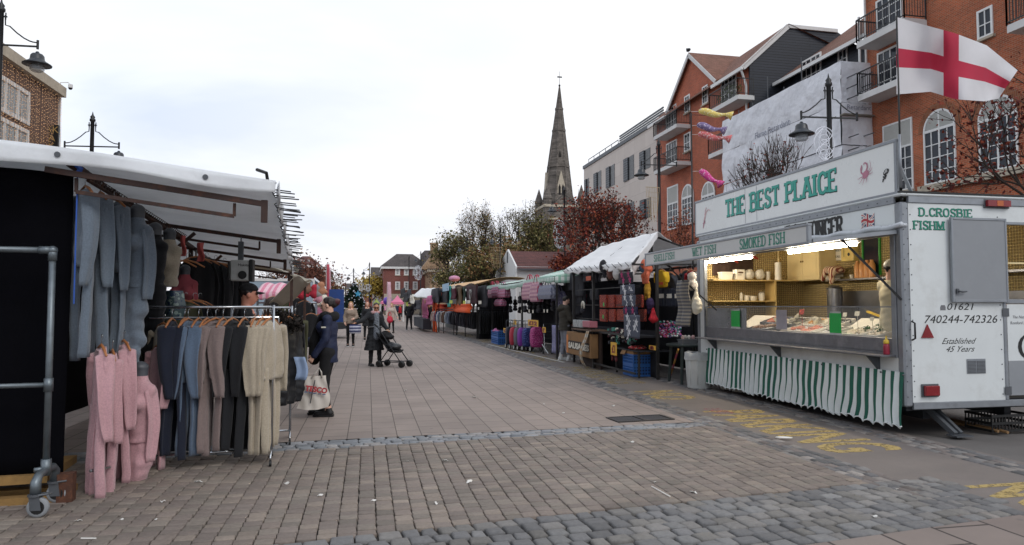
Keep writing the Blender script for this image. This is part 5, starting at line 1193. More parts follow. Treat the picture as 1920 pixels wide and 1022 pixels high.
# --- striped skirt
GS=M('awning_green','#1f5a4a',.8,.1,9);WS=M('awning_white','#d3d8d8',.8,.06,9)
NP=34;y0,y1=TY0-.02,11.95;per=(y1-y0)/NP;NC=NP*10
mb=MB();P=[];w_=15
for i in range(NC+1):
    s_=i/10;y=y0+per*s_;row=[]
    zb=.115+.022*math.cos(math.pi*2*(s_/1.0)+.6*math.sin(s_*.7))+.012*math.sin(s_*1.3);
    for j in range(w_+1):
        f=j/w_;z=.76+(zb-.76)*f;amp=.005+.016*f
        row.append(V((TX-.03-.05*f-amp*math.sin(2*math.pi*s_/1.0+.9*math.sin(s_*.9)+f*.8),y+.022*math.sin(f*4.2+s_*.55)*f+.012*math.sin(f*9+s_*.8)*f,z)))
    P.append(row)
vs=[p for r_ in P for p in r_]
for i in range(NC):
    for j in range(w_):mb.f.append((i*(w_+1)+j,(i+1)*(w_+1)+j,(i+1)*(w_+1)+j+1,i*(w_+1)+j+1));mb.m.append(0 if(i%10)<5 else 1)
mb.v=[tuple(p)for p in vs];sk=mb.build('skirt',[GS,WS],tr,True,world=True)
mb=MB();mb.tube([p[-1]for p in P[::2]],.009,5);mb.build('hem',WS,sk,True,world=True)
mb=MB()
for i in range(0,NC,26):mb.ell(P[i][0]+V((-.012,0,-.03)),.012,8,5)
mb.build('eyelets',GRY,sk,world=True)
# --- flag on its pole at the near corner
fp=V((TX+.04,TY0+.03,0));zt=PY(1681,30,fp.y).z
fl=thing('flag','white flag with a red cross flying from a pole on the fish trailer','flag',(fp.x,fp.y,2.7))
mb=MB();mb.cyl((fp.x,fp.y,2.7),(fp.x,fp.y,zt),.013,.010,8);mb.build('pole',BLKP,fl,True,world=True)
mb=MB();mb.cyl((fp.x-.03,fp.y-.03,SZ0+.05),(fp.x-.03,fp.y-.03,SZ1+.08),.018,n=8);mb.build('pole_sleeve',ALU,fl,True,world=True)
FW=M('flag_cloth_white','#d6d4d6',.85,.04,4,tl=.3);FRD=M('flag_cloth_red','#b8324a',.85,.06,4,tl=.3)
ed={}
def flagpt(a,b): # a along the fly, b up the hoist; outline follows the wind
    top=[(1681,32),(1745,50),(1790,62),(1850,85),(1908,132)];bot=[(1681,177),(1745,172),(1790,186),(1845,190),(1872,185)]
    def lin(L):k=a*4;i=min(3,int(k));f=k-i;return(L[i][0]*(1-f)+L[i+1][0]*f,L[i][1]*(1-f)+L[i+1][1]*f)
    (ut,vt),(ub,vb)=lin(top),lin(bot);u,v=ut+(ub-ut)*(1-b),vt+(vb-vt)*(1-b)
    return PY(u,v,fp.y+(.17*math.sin(a*7.5+b*1.6)+.035*math.sin(a*19-b*4))*min(1,a*3)-.06*math.sin(b*6+a*4)*a)
mb=MB();n1,n2=60,40
for i in range(n1+1):
    for j in range(n2+1):mb.v.append(tuple(flagpt(i/n1,j/n2)))
for i in range(n1):
    for j in range(n2):
        a,b=(i+.5)/n1,(j+.5)/n2;mb.f.append((i*(n2+1)+j,(i+1)*(n2+1)+j,(i+1)*(n2+1)+j+1,i*(n2+1)+j+1));mb.m.append(1 if abs(a-.46)<.075 or abs(b-.5+.02)<.12 else 0)
mb.build('cloth',[FW,FRD],fl,True,world=True)
# ---------------------------------------------------------------- things inside and around the trailer
PLW=M('plastic_white','#d8d3c4',.45,.06);YEL=M('plastic_yellow','#c9a72b',.4);RED=M('sauce_red','#8e2136',.4)
def solo(mb,name,mat,label,cat,group=None,smooth=False,bevel=0):return tag(mb.build(name,mat,smooth=smooth,bevel=bevel,angle=40 if smooth else None),label,cat,group)
zz1=s1.z;yy=ye-.18
q=PY(1360,515,yy);mb=MB();mb.loft([[V((q.x+sx*w,yy+sy*w*.7,zz1+.001+z))for sx,sy in((-1,-1),(1,-1),(1,1),(-1,1))]for w,z in((.1,0),(.115,.13),(.125,.13),(.125,.15))]);solo(mb,'ice_tub',PLW,'open white plastic tub leftmost on the upper trailer shelf','tub')
q=PY(1385,515,yy);t_=thing('carton','small white carton with a dark oval print on the upper trailer shelf','carton',(q.x,yy,zz1+.001));mb=MB();mb.box(-.09,-.07,0,.09,.07,.2);mb.build('box',PLW,t_,bevel=.006);mb=MB();mb.prism([(.06*math.cos(i*.5236),.018*math.sin(i*.5236))for i in range(12)],(0,-.0705,.14),(1,0,0),(0,0,1),(0,-.002,0));mb.box(-.05,-.0725,.09,.02,-.0705,.1);mb.build('print',M('carton_print','#59402c',.7),t_)
for u,lab,w in((1405,'crumpled white carrier bag standing beside the carton on the upper shelf',.11),(1425,'white bundle of bags tied at the top on the upper trailer shelf',.1)):
    q=PY(u,515,yy);rs=np.random.RandomState(u)
    o=blob('bag',[('e',vv(0,0,.08),(w,.07,.09),.02),('c',vv(-.03,0,.12),vv(.04,0,.17),.05,.02,.03)],.008,PLW,None,mod=lambda v:v+rs.normal(0,.003,v.shape));o.location=(q.x,yy,zz1+.012);tag(o,lab,'bag')
q=PY(1440,515,yy);mb=MB();mb.lathe([(.035,0),(.045,.16),(.045,.165),(.04,.165),(.035,.01)],(q.x,yy,zz1+.001),14);solo(mb,'cup_stack',PLW,'short stack of white cups at the right end of the upper shelf','cups',smooth=True)
q=PY(1458,515,yy-.1);mb=MB();mb.lathe([(.06,0),(.065,.02),(.06,.04)]+[(.058+.004*(i%2),.06+.035*i)for i in range(8)]+[(.06,.34),(.055,.34)],(q.x,yy-.12,zz1+.001),14);solo(mb,'cup_tower',PLW,'tall tower of stacked white polystyrene cups by the partition','cups',smooth=True)
zz2=s2.z
for u,h,r,lab in((1390,.16,.03,'thin white squeezy bottle on the lower trailer shelf'),(1400,.1,.05,'small white pot in the middle of the lower trailer shelf'),(1412,.09,.07,'wide white bowl with a lid on the lower trailer shelf'),(1428,.17,.06,'white lidded bucket at the right end of the lower shelf')):
    q=PY(u,555,yy);mb=MB();mb.lathe([(r*.85,0),(r,h*.2),(r,h*.8),(r*.6 if h>2*r*1.3 else r*1.05,h*.9),(r*.3 if h>4*r else r*1.05,h),(.005,h)],(q.x,yy,zz2+.001),14);solo(mb,'pot',PLW,lab,'pot',smooth=True)
# red model fish on the dark picture panel
q=PY(1385,492,ye-.06);fm=M('fish_red','#8e3024',.45,.4,12);o=blob('model_fish',[('e',vv(0,0,0),(.36,.04,.11),.02),('c',vv(.3,0,0),vv(.46,0,.09),.05,.02,.03),('c',vv(.3,0,0),vv(.46,0,-.08),.05,.02,.03),('c',vv(-.05,0,-.08),vv(.03,0,-.16),.04,.02,.03),('c',vv(.1,0,.07),vv(-.15,0,.13),.03,.03,.03)],.012,fm);o.location=(q.x,ye-.075,q.z-.02);tag(o,'large red model fish mounted on the dark panel above the shelf','model fish')
# hanging white overall, towels, rolls, urn, bottles
xh=TXB-.14;y_,z_=fy(1478,550,xh),fz(1478,533,xh)
o=blob('overall',[('c',vv(0,-.09,-.08),vv(0,.09,-.08),.035,.035,.03),('c',vv(0,0,-.08),vv(0,0,-.42),.12,.14,.05,1)],.012,PLW,None,mod=lambda v:v*np.array([.28,1,1])+np.c_[.008*np.sin(v[:,1]*50),0*v[:,0],0*v[:,0]]);o.location=(xh,y_,z_);tag(o,'white sleeveless overall hanging on the trailer back wall','overall')
for k,(du,dv)in enumerate(((0,0),(8,10),(2,18))):
    x=TXB-.3;y=fy(1546+du,505,x);z=fz(1546+du,505+dv,x);mb=MB();mb.cyl((x,y,z),(x+.2,y-.12,z+.01),.05,n=14);solo(mb,'paper_roll',PLW,'white paper roll in the stack of three beside the cream cupboard, %s'%('topmost','middle one','lowest')[k],'paper roll','paper rolls by the cupboard',True)
x=TXB-.35;y=fy(1565,560,x);z0=1.001;z1=fz(1565,535,x);mb=MB();mb.lathe([(.13,0),(.13,z1-z0-.06),(.14,z1-z0-.05),(.05,z1-z0),(.01,z1-z0)],(x,y,z0),18);solo(mb,'urn',STEEL,'tall stainless steel urn on the back counter under a striped cloth','urn',smooth=True)
o=blob('tea_towel',[('e',vv(0,0,.02),(.17,.19,.08),.03),('c',vv(-.1,.1,0),vv(-.14,.14,-.14),.05,.04,.03),('c',vv(-.1,-.08,0),vv(-.14,-.1,-.2),.06,.04,.03)],.012,patmat('towel_stripe','stripe',['#d9c3a5','#7d3f2c'],22,vec=1),None,mod=lambda v:v+.006*np.sin(v[:,[1,2,0]]*45));o.location=(x,y,z1+.01);tag(o,'rust striped tea towel draped over the steel urn','tea towel')
x=TXB-.2
for k,u in enumerate((1608,1617,1626,1635)):
    y=fy(u,510,x);mb=MB();mb.lathe([(.055,0),(.058,.02),(.055,.22),(.03,.27),(.03,.3),(.005,.3)],(x,y,sz+.001),14);solo(mb,'sauce_bottle',M('bottle_orange','#c98f55',.4),'large orange sauce bottle on the steel back shelf, one of a row of four','sauce bottle','orange sauce bottles on the back shelf',True)
y=fy(1597,515,x);mb=MB();mb.lathe([(.03,0),(.038,.07),(.04,.07),(.001,.065)],(x,y,sz+.001),12);solo(mb,'paper_cup',PLW,'small white cup beside the orange sauce bottles','cup',smooth=True)
x=TXB-.065;a,b=V((x,fy(1563,460,x),fz(1563,462,x))),V((x,fy(1586,488,x),fz(1575,488,x)));t_=thing('stall_notice','white notice with black capitals on the trailer back wall','notice',(x,(a.y+b.y)/2,b.z));mb=MB();mb.box(x-.01,b.y,b.z,x-.001,a.y,a.z);mb.build('board',PLW,t_,world=True)
for s_,dz in(('ROMFORD MARKET',.16),('STALL No.',.05)):lettering('words',s_,(x-.0115,a.y-.02,b.z+dz),(0,-1,0),(0,0,1),.06,BLKP,t_,.001,width=(a.y-b.y)*.9)
a,b=V((x,fy(1587,460,x),fz(1587,455,x))),V((x,fy(1611,488,x),fz(1600,490,x)));t_=thing('towel_dispenser','pale yellow paper towel dispenser on the trailer back wall','dispenser',(x,(a.y+b.y)/2,b.z));mb=MB();mb.box(x-.12,b.y,b.z,x-.001,a.y,a.z);mb.build('case',M('pale_yellow','#d8bf72',.4),t_,world=True,bevel=.01);mb=MB();mb.cyl((x-.123,(a.y*.35+b.y*.65),b.z+.12),(x-.1205,(a.y*.35+b.y*.65),b.z+.12),.03,n=12);mb.box(x-.1225,a.y*.75+b.y*.25,b.z+.08,x-.1205,a.y*.72+b.y*.28,a.z-.06);mb.build('emblem',BLKP,t_,world=True)
a,b=V((x,fy(1620,450,x),fz(1620,445,x))),V((x,fy(1651,515,x),fz(1640,516,x)));t_=thing('back_window','dark window with a bright green frame in the trailer back wall','window',(x,(a.y+b.y)/2,b.z));mb=MB();mb.box(x-.008,b.y,b.z,x-.001,a.y,a.z);mb.build('pane',GLASS,t_,world=True);mb=MB();G2=M('bright_green','#2f8a34',.5)
for bx in((b.y-.03,b.z,b.y,a.z),(a.y,b.z,a.y+.03,a.z),(b.y-.03,a.z,a.y+.03,a.z+.03)):mb.box(x-.03,bx[0],bx[1],x-.001,bx[2],bx[3])
mb.build('frame',G2,t_,world=True)
# fish trays, boards and tickets on the slab
POLY=M('polystyrene','#dcd8cc',.7,.05,9,bump=.15,bscale=120);ICE=M('ice','#cfd2d2',.35,.15,30,bump=.8,bscale=60)
def tray(y0,y1,x0,x1,z,tilt,name,label,mat=POLY,fish=None,n=8,seed=0):
    t=thing(name,label,'fish tray',((x0+x1)/2,(y0+y1)/2,z));hw,hl=(x1-x0)/2,(y1-y0)/2;t.rotation_euler=(0,-tilt,0)
    mb=MB();mb.box(-hw,-hl,0,hw,hl,.02);
    for b in((-hw,-hl,.02,-hw+.02,hl,.09),(hw-.02,-hl,.02,hw,hl,.09),(-hw+.02,-hl,.02,hw-.02,-hl+.02,.09),(-hw+.02,hl-.02,.02,hw-.02,hl,.09)):mb.box(*b)
    mb.build('tray',mat,t,bevel=.006)
    if fish:
        rs=np.random.RandomState(seed);mb=MB()
        mb.grid(lambda a,b:(-hw+.02+(2*hw-.04)*a,-hl+.02+(2*hl-.04)*b,.055+.008*math.sin(a*17+b*11)),8,8);mb.build('ice',ICE,t,True)
        for k in range(n):
            L=rs.uniform(.1,.2);c=V((rs.uniform(-hw*.7,hw*.7),rs.uniform(-hl*.8,hl*.8),.075));a=rs.uniform(-.6,.6)+1.57*(rs.rand()<.5);d=V((math.cos(a),math.sin(a),0))
            mb=MB();mb.tube([c-d*L*.5,c-d*L*.3,c,c+d*L*.3,c+d*L*.42,c+d*L*.5],[.006,.03,.038,.016,.008,.03],8,flat=.5);mb.build('fillet',M(*fish),t,True)
    return t
zt_=1.121
FP_=('fillet_pink','#c07a66',.35,.25,14);FG_=('fish_grey','#7d7a70',.3,.35,18);FW_=('fillet_white','#d2c5ad',.35,.12,10)
tr_=[(1425,1465,'stack of brown kippers in a grey tray near the far end of the slab',('kipper','#6d4a2c',.4,.3),STEEL),(1490,1545,'tray of pink and grey fish on ice in the middle of the slab',FP_,POLY),(1600,1640,'white tray of pale fillets with parsley near the serving end',FW_,POLY),(1642,1676,'nearest white tray of pale fillets beside the sauce bottle',FW_,POLY)]
for k,(ua,ub,lab,fi,mt)in enumerate(tr_):tray(fy(ub,600,TX+.3),fy(ua,600,TX+.3),TX+.06,TX+.45,zt_+.002,.22,'fish_tray',lab,mt,fi,9,k)
tray(fy(1585,600,TX+.3),fy(1550,600,TX+.3),TX+.06,TX+.45,zt_+.002,.22,'fish_tray','tray of grey whole fish behind the second green card',POLY,FG_,7,9)
for k,(ua,ub,lab,fi,mt)in enumerate(((1440,1475,'steel tray of dressed crab and prawns in the back row',('prawn','#b8664a',.4,.3),STEEL),(1480,1515,'white tray of silver fish in the back row behind the pink fillets',FG_,POLY),(1518,1548,'white tray of orange smoked fillets in the back row',('smoked','#c08a3c',.35,.2),POLY),(1552,1588,'white tray of shellfish in the back row left of the lids',('mussel','#3a3634',.35,.3),POLY))):tray(fy(ub,590,TX+.62),fy(ua,590,TX+.62),TX+.47,TX+.80,zt_+.10,.3,'fish_tray',lab,mt,fi,12,20+k)
for k,(u,w)in enumerate(((1466,.10),(1500,.12),(1530,.09),(1560,.1))):
    x=TX+.5;y=fy(u,590,x);o=leaves('wrapping',np.random.RandomState(k).normal(0,.05,(14,3))*np.array([1,1.6,.5])+np.array([x,y,1.3]),.16,['#d8d4c4','#cfc7b0'],None,np.random.RandomState(k+9));tag(o,'crumpled pale wrapping between the fish trays, %s'%('nearest the kippers','above the pink fillets','left of the second green card','behind the second green card')[k],'wrapping')
for k,(ua,ub,lab)in enumerate(((1596,1640,'white polystyrene lid leaning behind the near trays, left one of two'),(1640,1684,'white polystyrene lid leaning behind the near trays, right one of two'),(1400,1440,'white polystyrene lid propped up behind the kippers'))):
    y0,y1=fy(ub,600,TX+.6),fy(ua,600,TX+.6);mb=MB();mb.obox((TX+.6,(y0+y1)/2,zt_+.13),(.4,y1-y0-.02,.025),Matrix.Rotation(-.55,3,'Y'));solo(mb,'polystyrene_lid',POLY,lab,'lid',bevel=.006)
for k,(u,v,w,lab,mat)in enumerate(((1503,585,.11,'small red paper ticket hanging above the middle fish tray',M('ticket_red','#b04030',.7)),(1584,590,.08,'white price ticket right of the second green card',PLW),(1607,588,.09,'white price ticket above the pale fillets',PLW),(1664,590,.07,'white price ticket nearest the sauce bottle',PLW),(1635,598,.07,'white price ticket between the two near trays',PLW))):
    x=TX+.32;y,z=fy(u,v,x),fz(u,v,x);mb=MB();mb.obox((x,y,z),(.004,w,w*.7),Matrix.Rotation(.2,3,'Y'));mb.cyl((x+.01,y,1.14),(x+.005,y,z),.004,n=5);solo(mb,'price_ticket',mat,lab,'ticket')
for k,u in enumerate((1565,1625,1650)):
    x=TX+.25;y=fy(u,605,x);p=np.random.RandomState(u).normal(0,.025,(60,3))+np.array([x,y,1.235]);o=leaves('parsley',p,.03,['#2f5a24','#3f7030'],None,np.random.RandomState(k));tag(o,'sprig of green parsley laid on %s'%('the grey whole fish','the white tray of fillets','the tray nearest the sauce bottle')[k],'parsley')
GRN=M('card_green','#1fae4c',.6,.05);
for u0,u1,v0,v1,lab in((1371,1387,580,617,'bright green card taped to the far end of the glass screen'),(1555,1577,584,630,'bright green card taped to the middle of the glass screen')):
    y0,y1=fy(u0,600),fy(u1,600);z1,z0=fz(u0,v0),fz(u0,v1);t_=thing('green_card',lab,'card',(TX,(y0+y1)/2,z0));mb=MB();mb.grid(lambda a,b:(TX+.006-.006*math.sin(b*3),y1+(y0-y1)*a,z0+.03+(z1-z0-.05)*b),3,6,thick=.002);mb.build('card',GRN,t_,world=True);mb=MB();mb.box(TX+.003,y1-.01,z0,TX+.0045,y0+.01,z0+.045);mb.build('tape',M('parcel_tape','#b5b7b8',.3),t_,world=True);mb=MB();mb.box(TX+.003,y1+.01,z1-.03,TX+.0045,y0-.01,z1);mb.build('tape',M('parcel_tape','#b5b7b8',.3),t_,world=True)
y0,y1=fy(1455,600),fy(1475,600);mb=MB();mb.grid(lambda a,b:(TX+.005,y1+(y0-y1)*a,fz(1465,618)+.3*b),3,6,thick=.002);solo(mb,'paper_notice',M('paper_lilac','#a9a4ad',.8),'pale paper notice stuck behind the glass between the green cards','notice')
q=PX(1662,655,TX-.1);t_=thing('sauce_bottle','red squeezy sauce bottle with yellow top standing on the steel ledge','sauce bottle',(TX-.1,q.y,.956));mb=MB();mb.lathe([(.034,0),(.036,.01),(.036,.1),(.03,.13)],n=16);mb.build('bottle',RED,t_,True);mb=MB();mb.lathe([(.032,.13),(.034,.14),(.03,.17),(.012,.185),(.006,.225),(.001,.225)],n=16);mb.build('cap',YEL,t_,True)
for k,(u,lab)in enumerate(((1490,'white washing up bowl on the back counter by the hanging overall'),(1520,'cream basin on the back counter left of the urn'))):
    x=TXB-.4;y=fy(u,570,x);mb=MB();mb.lathe([(.14,0),(.2,.13),(.21,.13),(.21,.145),(.18,.145),(.13,.02)],(x,y,1.001),20);solo(mb,'basin',PLW if k==0 else CREAM,lab,'basin',smooth=True)
x=TX+.75;y=fy(1640,575,x);mb=MB();mb.obox((x,y,1.42),(.04,.3,.025),Matrix.Rotation(.25,3,'X'));solo(mb,'yellow_scraper',YEL,'yellow plastic scraper lying behind the near fish trays','scraper')
# poster seen through the end window
yp=TY0+1.3;a,b=PY(1881,416,yp),PY(1914,474,yp);t_=thing('poster','colourful market poster above a blue band inside the end window','poster',((a.x+b.x)/2,yp,b.z));mb=MB();mb.box(a.x,yp,b.z+.12,b.x,yp+.01,a.z);mb.build('picture',patmat('poster_print','spot',['#4a4a38','#a08a5a','#6a3a30'],22),t_,world=True);mb=MB();mb.box(a.x,yp-.001,b.z,b.x,yp+.01,b.z+.119);mb.build('band',M('band_blue','#2b6f97',.5),t_,world=True)
mb=MB();mb.box(a.x-.25,yp+.011,b.z-.35,TXB-.07,yp+.03,TT-.12);solo(mb,'poster_board',CREAM,'cream partition board behind the poster inside the end window','board')
# --- bin, tubs, table, poles
BING=M('bin_grey','#c6c8c6',.55,.08,4,dirt='#7f7f7c',dscale=3)
q=G(1306,727);t_=thing('rubbish_bin','pale grey round plastic bin with a clear liner folded over its rim','bin',(q.x+.06,q.y,0),R(20));t_.scale=(1.2,1.2,1.36);mb=MB();mb.lathe([(.18,0),(.185,.01),(.205,.42),(.21,.43),(.213,.46),(.20,.46),(.18,.02)],n=28);mb.build('body',BING,t_,True);mb=MB()
for i in range(10):a=2*math.pi*i/10;mb.tube([(.186*math.cos(a),.186*math.sin(a),.05),(.206*math.cos(a),.206*math.sin(a),.4)],.008,5)
mb.build('ribs',BING,t_,True)
mb=MB();mb.loft([[V(((r+.008*math.sin(a*9+z*40))*math.cos(a),(r+.008*math.sin(a*7))*math.sin(a),z+.008*math.sin(a*5+r*90)))for a in[2*math.pi*i/40 for i in range(40)]]for r,z in((.235,.39),(.225,.44),(.222,.485),(.20,.49),(.19,.43))],caps=False);lm_=M('liner','#b5b8b9',.3,.1,alpha=.75);mb.build('liner',lm_,t_,True)
for u,v,lab in((1352,730,'white plastic tub under the striped skirt, nearer the bin'),(1374,734,'white plastic tub under the striped skirt, farther from the bin')):
    q=G(u,v);mb=MB();mb.lathe([(.12,0),(.14,.18),(.15,.18),(.15,.2),(.001,.2)],(q.x+.12,q.y,0),20);solo(mb,'tub',PLW,lab,'tub',smooth=True)
TG=M('table_green','#1f2b29',.5,.1);q=G(1278,712);t_=thing('garden_table','dark green round plastic garden table between the bin and the hat stall','table',(5.95+.35,12.95,0));zt=PX(1270,646,5.95).z
mb=MB();mb.lathe([(.40,zt-.05),(.43,zt-.05),(.44,zt-.01),(.43,zt),(.001,zt)],n=30);mb.build('table_top',TG,t_,True)
for sx in(-1,1):
    for sy in(-1,1):mb=MB();mb.tube([(sx*.25,sy*.25,zt-.05),(sx*.29,sy*.29,0)],[.04,.03],8);mb.build('leg',TG,t_)
q=V((6.2,12.78,zt));mb=MB();mb.loft([[q+V((sx*w,sy*w*.6,z))for sx,sy in((-1,-1),(1,-1),(1,1),(-1,1))]for w,z in((.15,.001),(.17,.09),(.18,.09),(.18,.1))]);solo(mb,'grey_tray',M('tray_grey','#6d7074',.5),'shallow grey plastic tray of small goods on the dark green table','tray')
for k in range(4):mb=MB();mb.ell(q+V((-.1+.07*k,random.uniform(-.04,.04),.135)),(.035,.04,.045),10,8);solo(mb,'pottery_ornament',M('ornament_%s'%'abcd'[k],['#d8b8b0','#c9c4b8','#d6cdc4','#c09a98'][k],.5),['pink ornament at the left end of the grey tray','grey white ornament second in the grey tray','cream ornament third in the grey tray','dusky pink ornament at the right end of the grey tray'][k],'ornament',smooth=True)
a,b=G(1256,708),PX(1272,655,5.85);mb=MB();mb.cyl(a,b,.018,n=10);solo(mb,'broom_handle',patmat('pole_tape','stripe',['#b4863f','#a9475a'],4,vec=2),'orange and pink painted pole leaning against the dark green table','pole',smooth=True)
for u0,v0,u1,v1,lab in((1770,792,1872,812,'bare wooden pole lying under the trailer, nearer the camera'),(1765,785,1890,814,'bare wooden pole lying under the trailer, behind the other')):
    a,b=G(u0,v0),G(u1,v1);mb=MB();mb.cyl(a+V((0,0,.02)),b+V((0,0,.02)),.018,n=8);solo(mb,'wooden_pole',M('pole_wood','#7d5f3d',.8,.2),lab,'pole',smooth=True)
q=G(1845,795);o=blob('rag',[('e',vv(0,0,.03),(.09,.06,.04),.02),('c',vv(-.08,0,.02),vv(.05,.05,.05),.03,.02,.03)],.01,PLW,None,mod=lambda v:v+.008*np.sin(v[:,[1,2,0]]*60));o.location=(q.x,q.y,.01);tag(o,'crumpled pale rag lying on the ground under the trailer','rag')
t_=thing('black_crate','black plastic lattice crate under the end door of the trailer','crate',(7.75,7.35,.0));mb=MB()
for z in(0,.09,.18):
    for bx in((-.3,-.2,.3,-.185),(-.3,.185,.3,.2),(-.3,-.185,-.285,.185),(.285,-.185,.3,.185)):mb.box(bx[0],bx[1],z,bx[2],bx[3],z+.03)
for i in range(13):x=-.29+.58*i/12;mb.box(x-.006,-.198,.03,x+.006,-.187,.18);mb.box(x-.006,.187,.03,x+.006,.198,.18)
mb.build('lattice',BLKP,t_)
# --- koi windsocks on a thin pole behind the trailer
yk_=13.6;pb=PY(1298,380,yk_);zt=PY(1298,212,yk_).z
t_=thing('windsock_pole','thin dark pole rising behind the far end of the trailer','pole',(pb.x,yk_,0));mb=MB();mb.cyl((pb.x,yk_,0),(pb.x,yk_,zt),.025,.015,8);mb.build('pole',BLKP,t_,True,world=True);mb=MB();mb.cyl((pb.x,yk_,zt-.04),(PY(1371,216,yk_).x,yk_,zt-.02),.006,n=5);mb.build('arm',BLKP,t_,world=True)
for u0,v0,u1,v1,c1,c2,lab in((1310,209,1373,218,'#d8c06a','#e4dcb0','yellow fish windsock flying at the top of the thin pole'),(1307,235,1360,246,'#77688e','#c2b5c9','purple striped fish windsock second from the top'),(1309,252,1370,262,'#c86a6a','#dcc6c2','red and white fish windsock third from the top'),(1312,321,1352,347,'#c83f86','#d79cb8','bright pink fish windsock lowest on the thin pole')):
    a,b=PY(u0,v0,yk_-.05),PY(u1,v1,yk_-.35);L=(b-a).length;d=(b-a).normalized();mb=MB();pts=[a+d*L*k/10+V((0,0,.02*math.sin(k*.9)))for k in range(11)]
    mb.tube(pts,[.035,.065,.075,.075,.07,.06,.05,.035,.03,.06,.10],12);t2=thing('fish_windsock',lab,'windsock',a);mb.build('sleeve',patmat('koi_'+c1[1:],'spot',[c1,c2,c1],26),t2,True,world=True);mb=MB();mb.ell(a+V((.02,-.05,.03)),.018,8,6);mb.cyl((pb.x,yk_,a.z),a,.004,n=4);mb.build('ring',WHT,t2,world=True)
# ---------------------------------------------------------------- clothes: lofted garments with folds
KNIT_G=M('knit_grey','#65707c',.95,.2,75,bump=.5,bscale=240,sheen=.3);KNIT_P=M('knit_pink','#bd9398',.95,.2,75,bump=.5,bscale=240,sheen=.3)
KNIT_K=M('knit_black','#15161a',.95,.2,40,bump=.4,bscale=240,sheen=.1);KNIT_N=M('knit_navy','#141a2b',.95,.2,40,bump=.4,bscale=240,sheen=.1)
KNIT_B=M('knit_blue','#56677c',.95,.2,75,bump=.5,bscale=240,sheen=.3);KNIT_T=M('knit_taupe','#7d6d69',.95,.2,75,bump=.5,bscale=240,sheen=.3)
KNIT_C=M('knit_cream','#a79b88',.95,.2,75,bump=.5,bscale=240,sheen=.3);KNIT_O=M('knit_olive','#4a4a35',.95,.1,40,bump=.4,bscale=240)
WOOD_H=M('hanger_wood','#a5693c',.45,.15,20);CHR=M('chrome','#b9bcc0',.18,.1,10,metal=1);GALV=M('galvanised','#6f777c',.45,.15,14,metal=.7,dirt='#4d5357',dscale=9)
def body_rings(w,z0,z1,th,seed,n=44,k=22,neck=.075,drop=.07,flare=0,nf=5,amp=.35,rib=.07):
    rs=np.random.RandomState(seed);ph=rs.uniform(0,6,6);rings=[];A1,A2=th*.20,th*.11;L1,L2=rs.uniform(.15,.21),rs.uniform(.07,.10);bend=rs.uniform(-.03,.03)
    for i in range(k+1):
        f=i/k;z=z0+(z1-z0)*f;sh=min(1,f/.15);ww=neck+(w/2-neck)*(sh**.55)if sh<1 else w/2*(1+flare*(f-.15)+.008*math.sin(f*5+ph[0]));g=1
        if f>1-rib:g=.55;ww*=.93
        r=[]
        for j in range(n):
            a=2*math.pi*j/n;c,s=math.cos(a),math.sin(a);x=ww*math.copysign(abs(c)**.85,c)
            t2=th*(.16+.10*(1-f))*math.copysign(abs(s)**.6,s);q=min(1,.15+f*1.3)*g
            y=t2+q*(A1*math.sin(x*6.28/L1+ph[1]+.25*f)+A2*math.sin(x*6.28/L2+ph[2]-.35*f)*(.5+.5*math.copysign(1,s)*.6))+bend*math.sin(f*2)+q*th*.03*math.sin(f*17+x*14+ph[3])
            dz=drop*(abs(x)/(w/2))**1.5*max(0,1-f*1.25)+(.05*max(0,1-abs(x)/neck)if(f<.03 and s<.3)else 0)
            r.append(V((x,y,z-dz)))
        rings.append(r)
    return rings
def sleeve_rings(side,w,L,seed,z0=-.17,fwd=.0,n=18,k=18,r0=.075,r1=.045,splay=.05):
    rs=np.random.RandomState(seed%100003);ph=rs.uniform(0,6,5);rings=[];sw=rs.uniform(-.05,.05);tw=rs.uniform(-.5,.9)*side;kink=rs.uniform(0,.02)
    for i in range(k+1):
        f=i/k;c=V((side*(w/2-.045+splay*math.sin(min(1,f*1.6)*1.57)+kink*math.sin(min(1,f*1.3)*3.14)),fwd*f+sw*f*f+.006*math.sin(f*5+ph[0]),z0-L*f));rr=(r0+(r1-r0)*f)*(.88 if f>.92 else 1)*(1+.012*math.sin(f*19+ph[4]));a0=tw*f*.6;r=[]
        for j in range(n):
            a=2*math.pi*j/n;cs,sn=math.cos(a),math.sin(a);px=rr*.26*math.copysign(abs(cs)**.7,cs)+rr*.2*math.sin(sn*3.6+ph[2]+f*.6)*min(1,f*3);py=rr*1.0*sn
            r.append(c+V((px*math.cos(a0)-py*math.sin(a0),px*math.sin(a0)+py*math.cos(a0),.025*side*cs*(1 if f<.08 else 0))))
        rings.append(r)
    return rings
def top_mb(w=.46,L=.62,sl=.6,th=.10,seed=0,sleeves=True,nf=5,flare=.04,r0=.075,r1=.045):
    mb=MB();mb.loft(body_rings(w,-.09,-.09-L,th,seed,nf=nf,flare=flare))
    if sleeves:
        for s_ in(-1,1):mb.loft(sleeve_rings(s_,w,sl,seed*7+s_+3,r0=r0,r1=r1))
    return mb
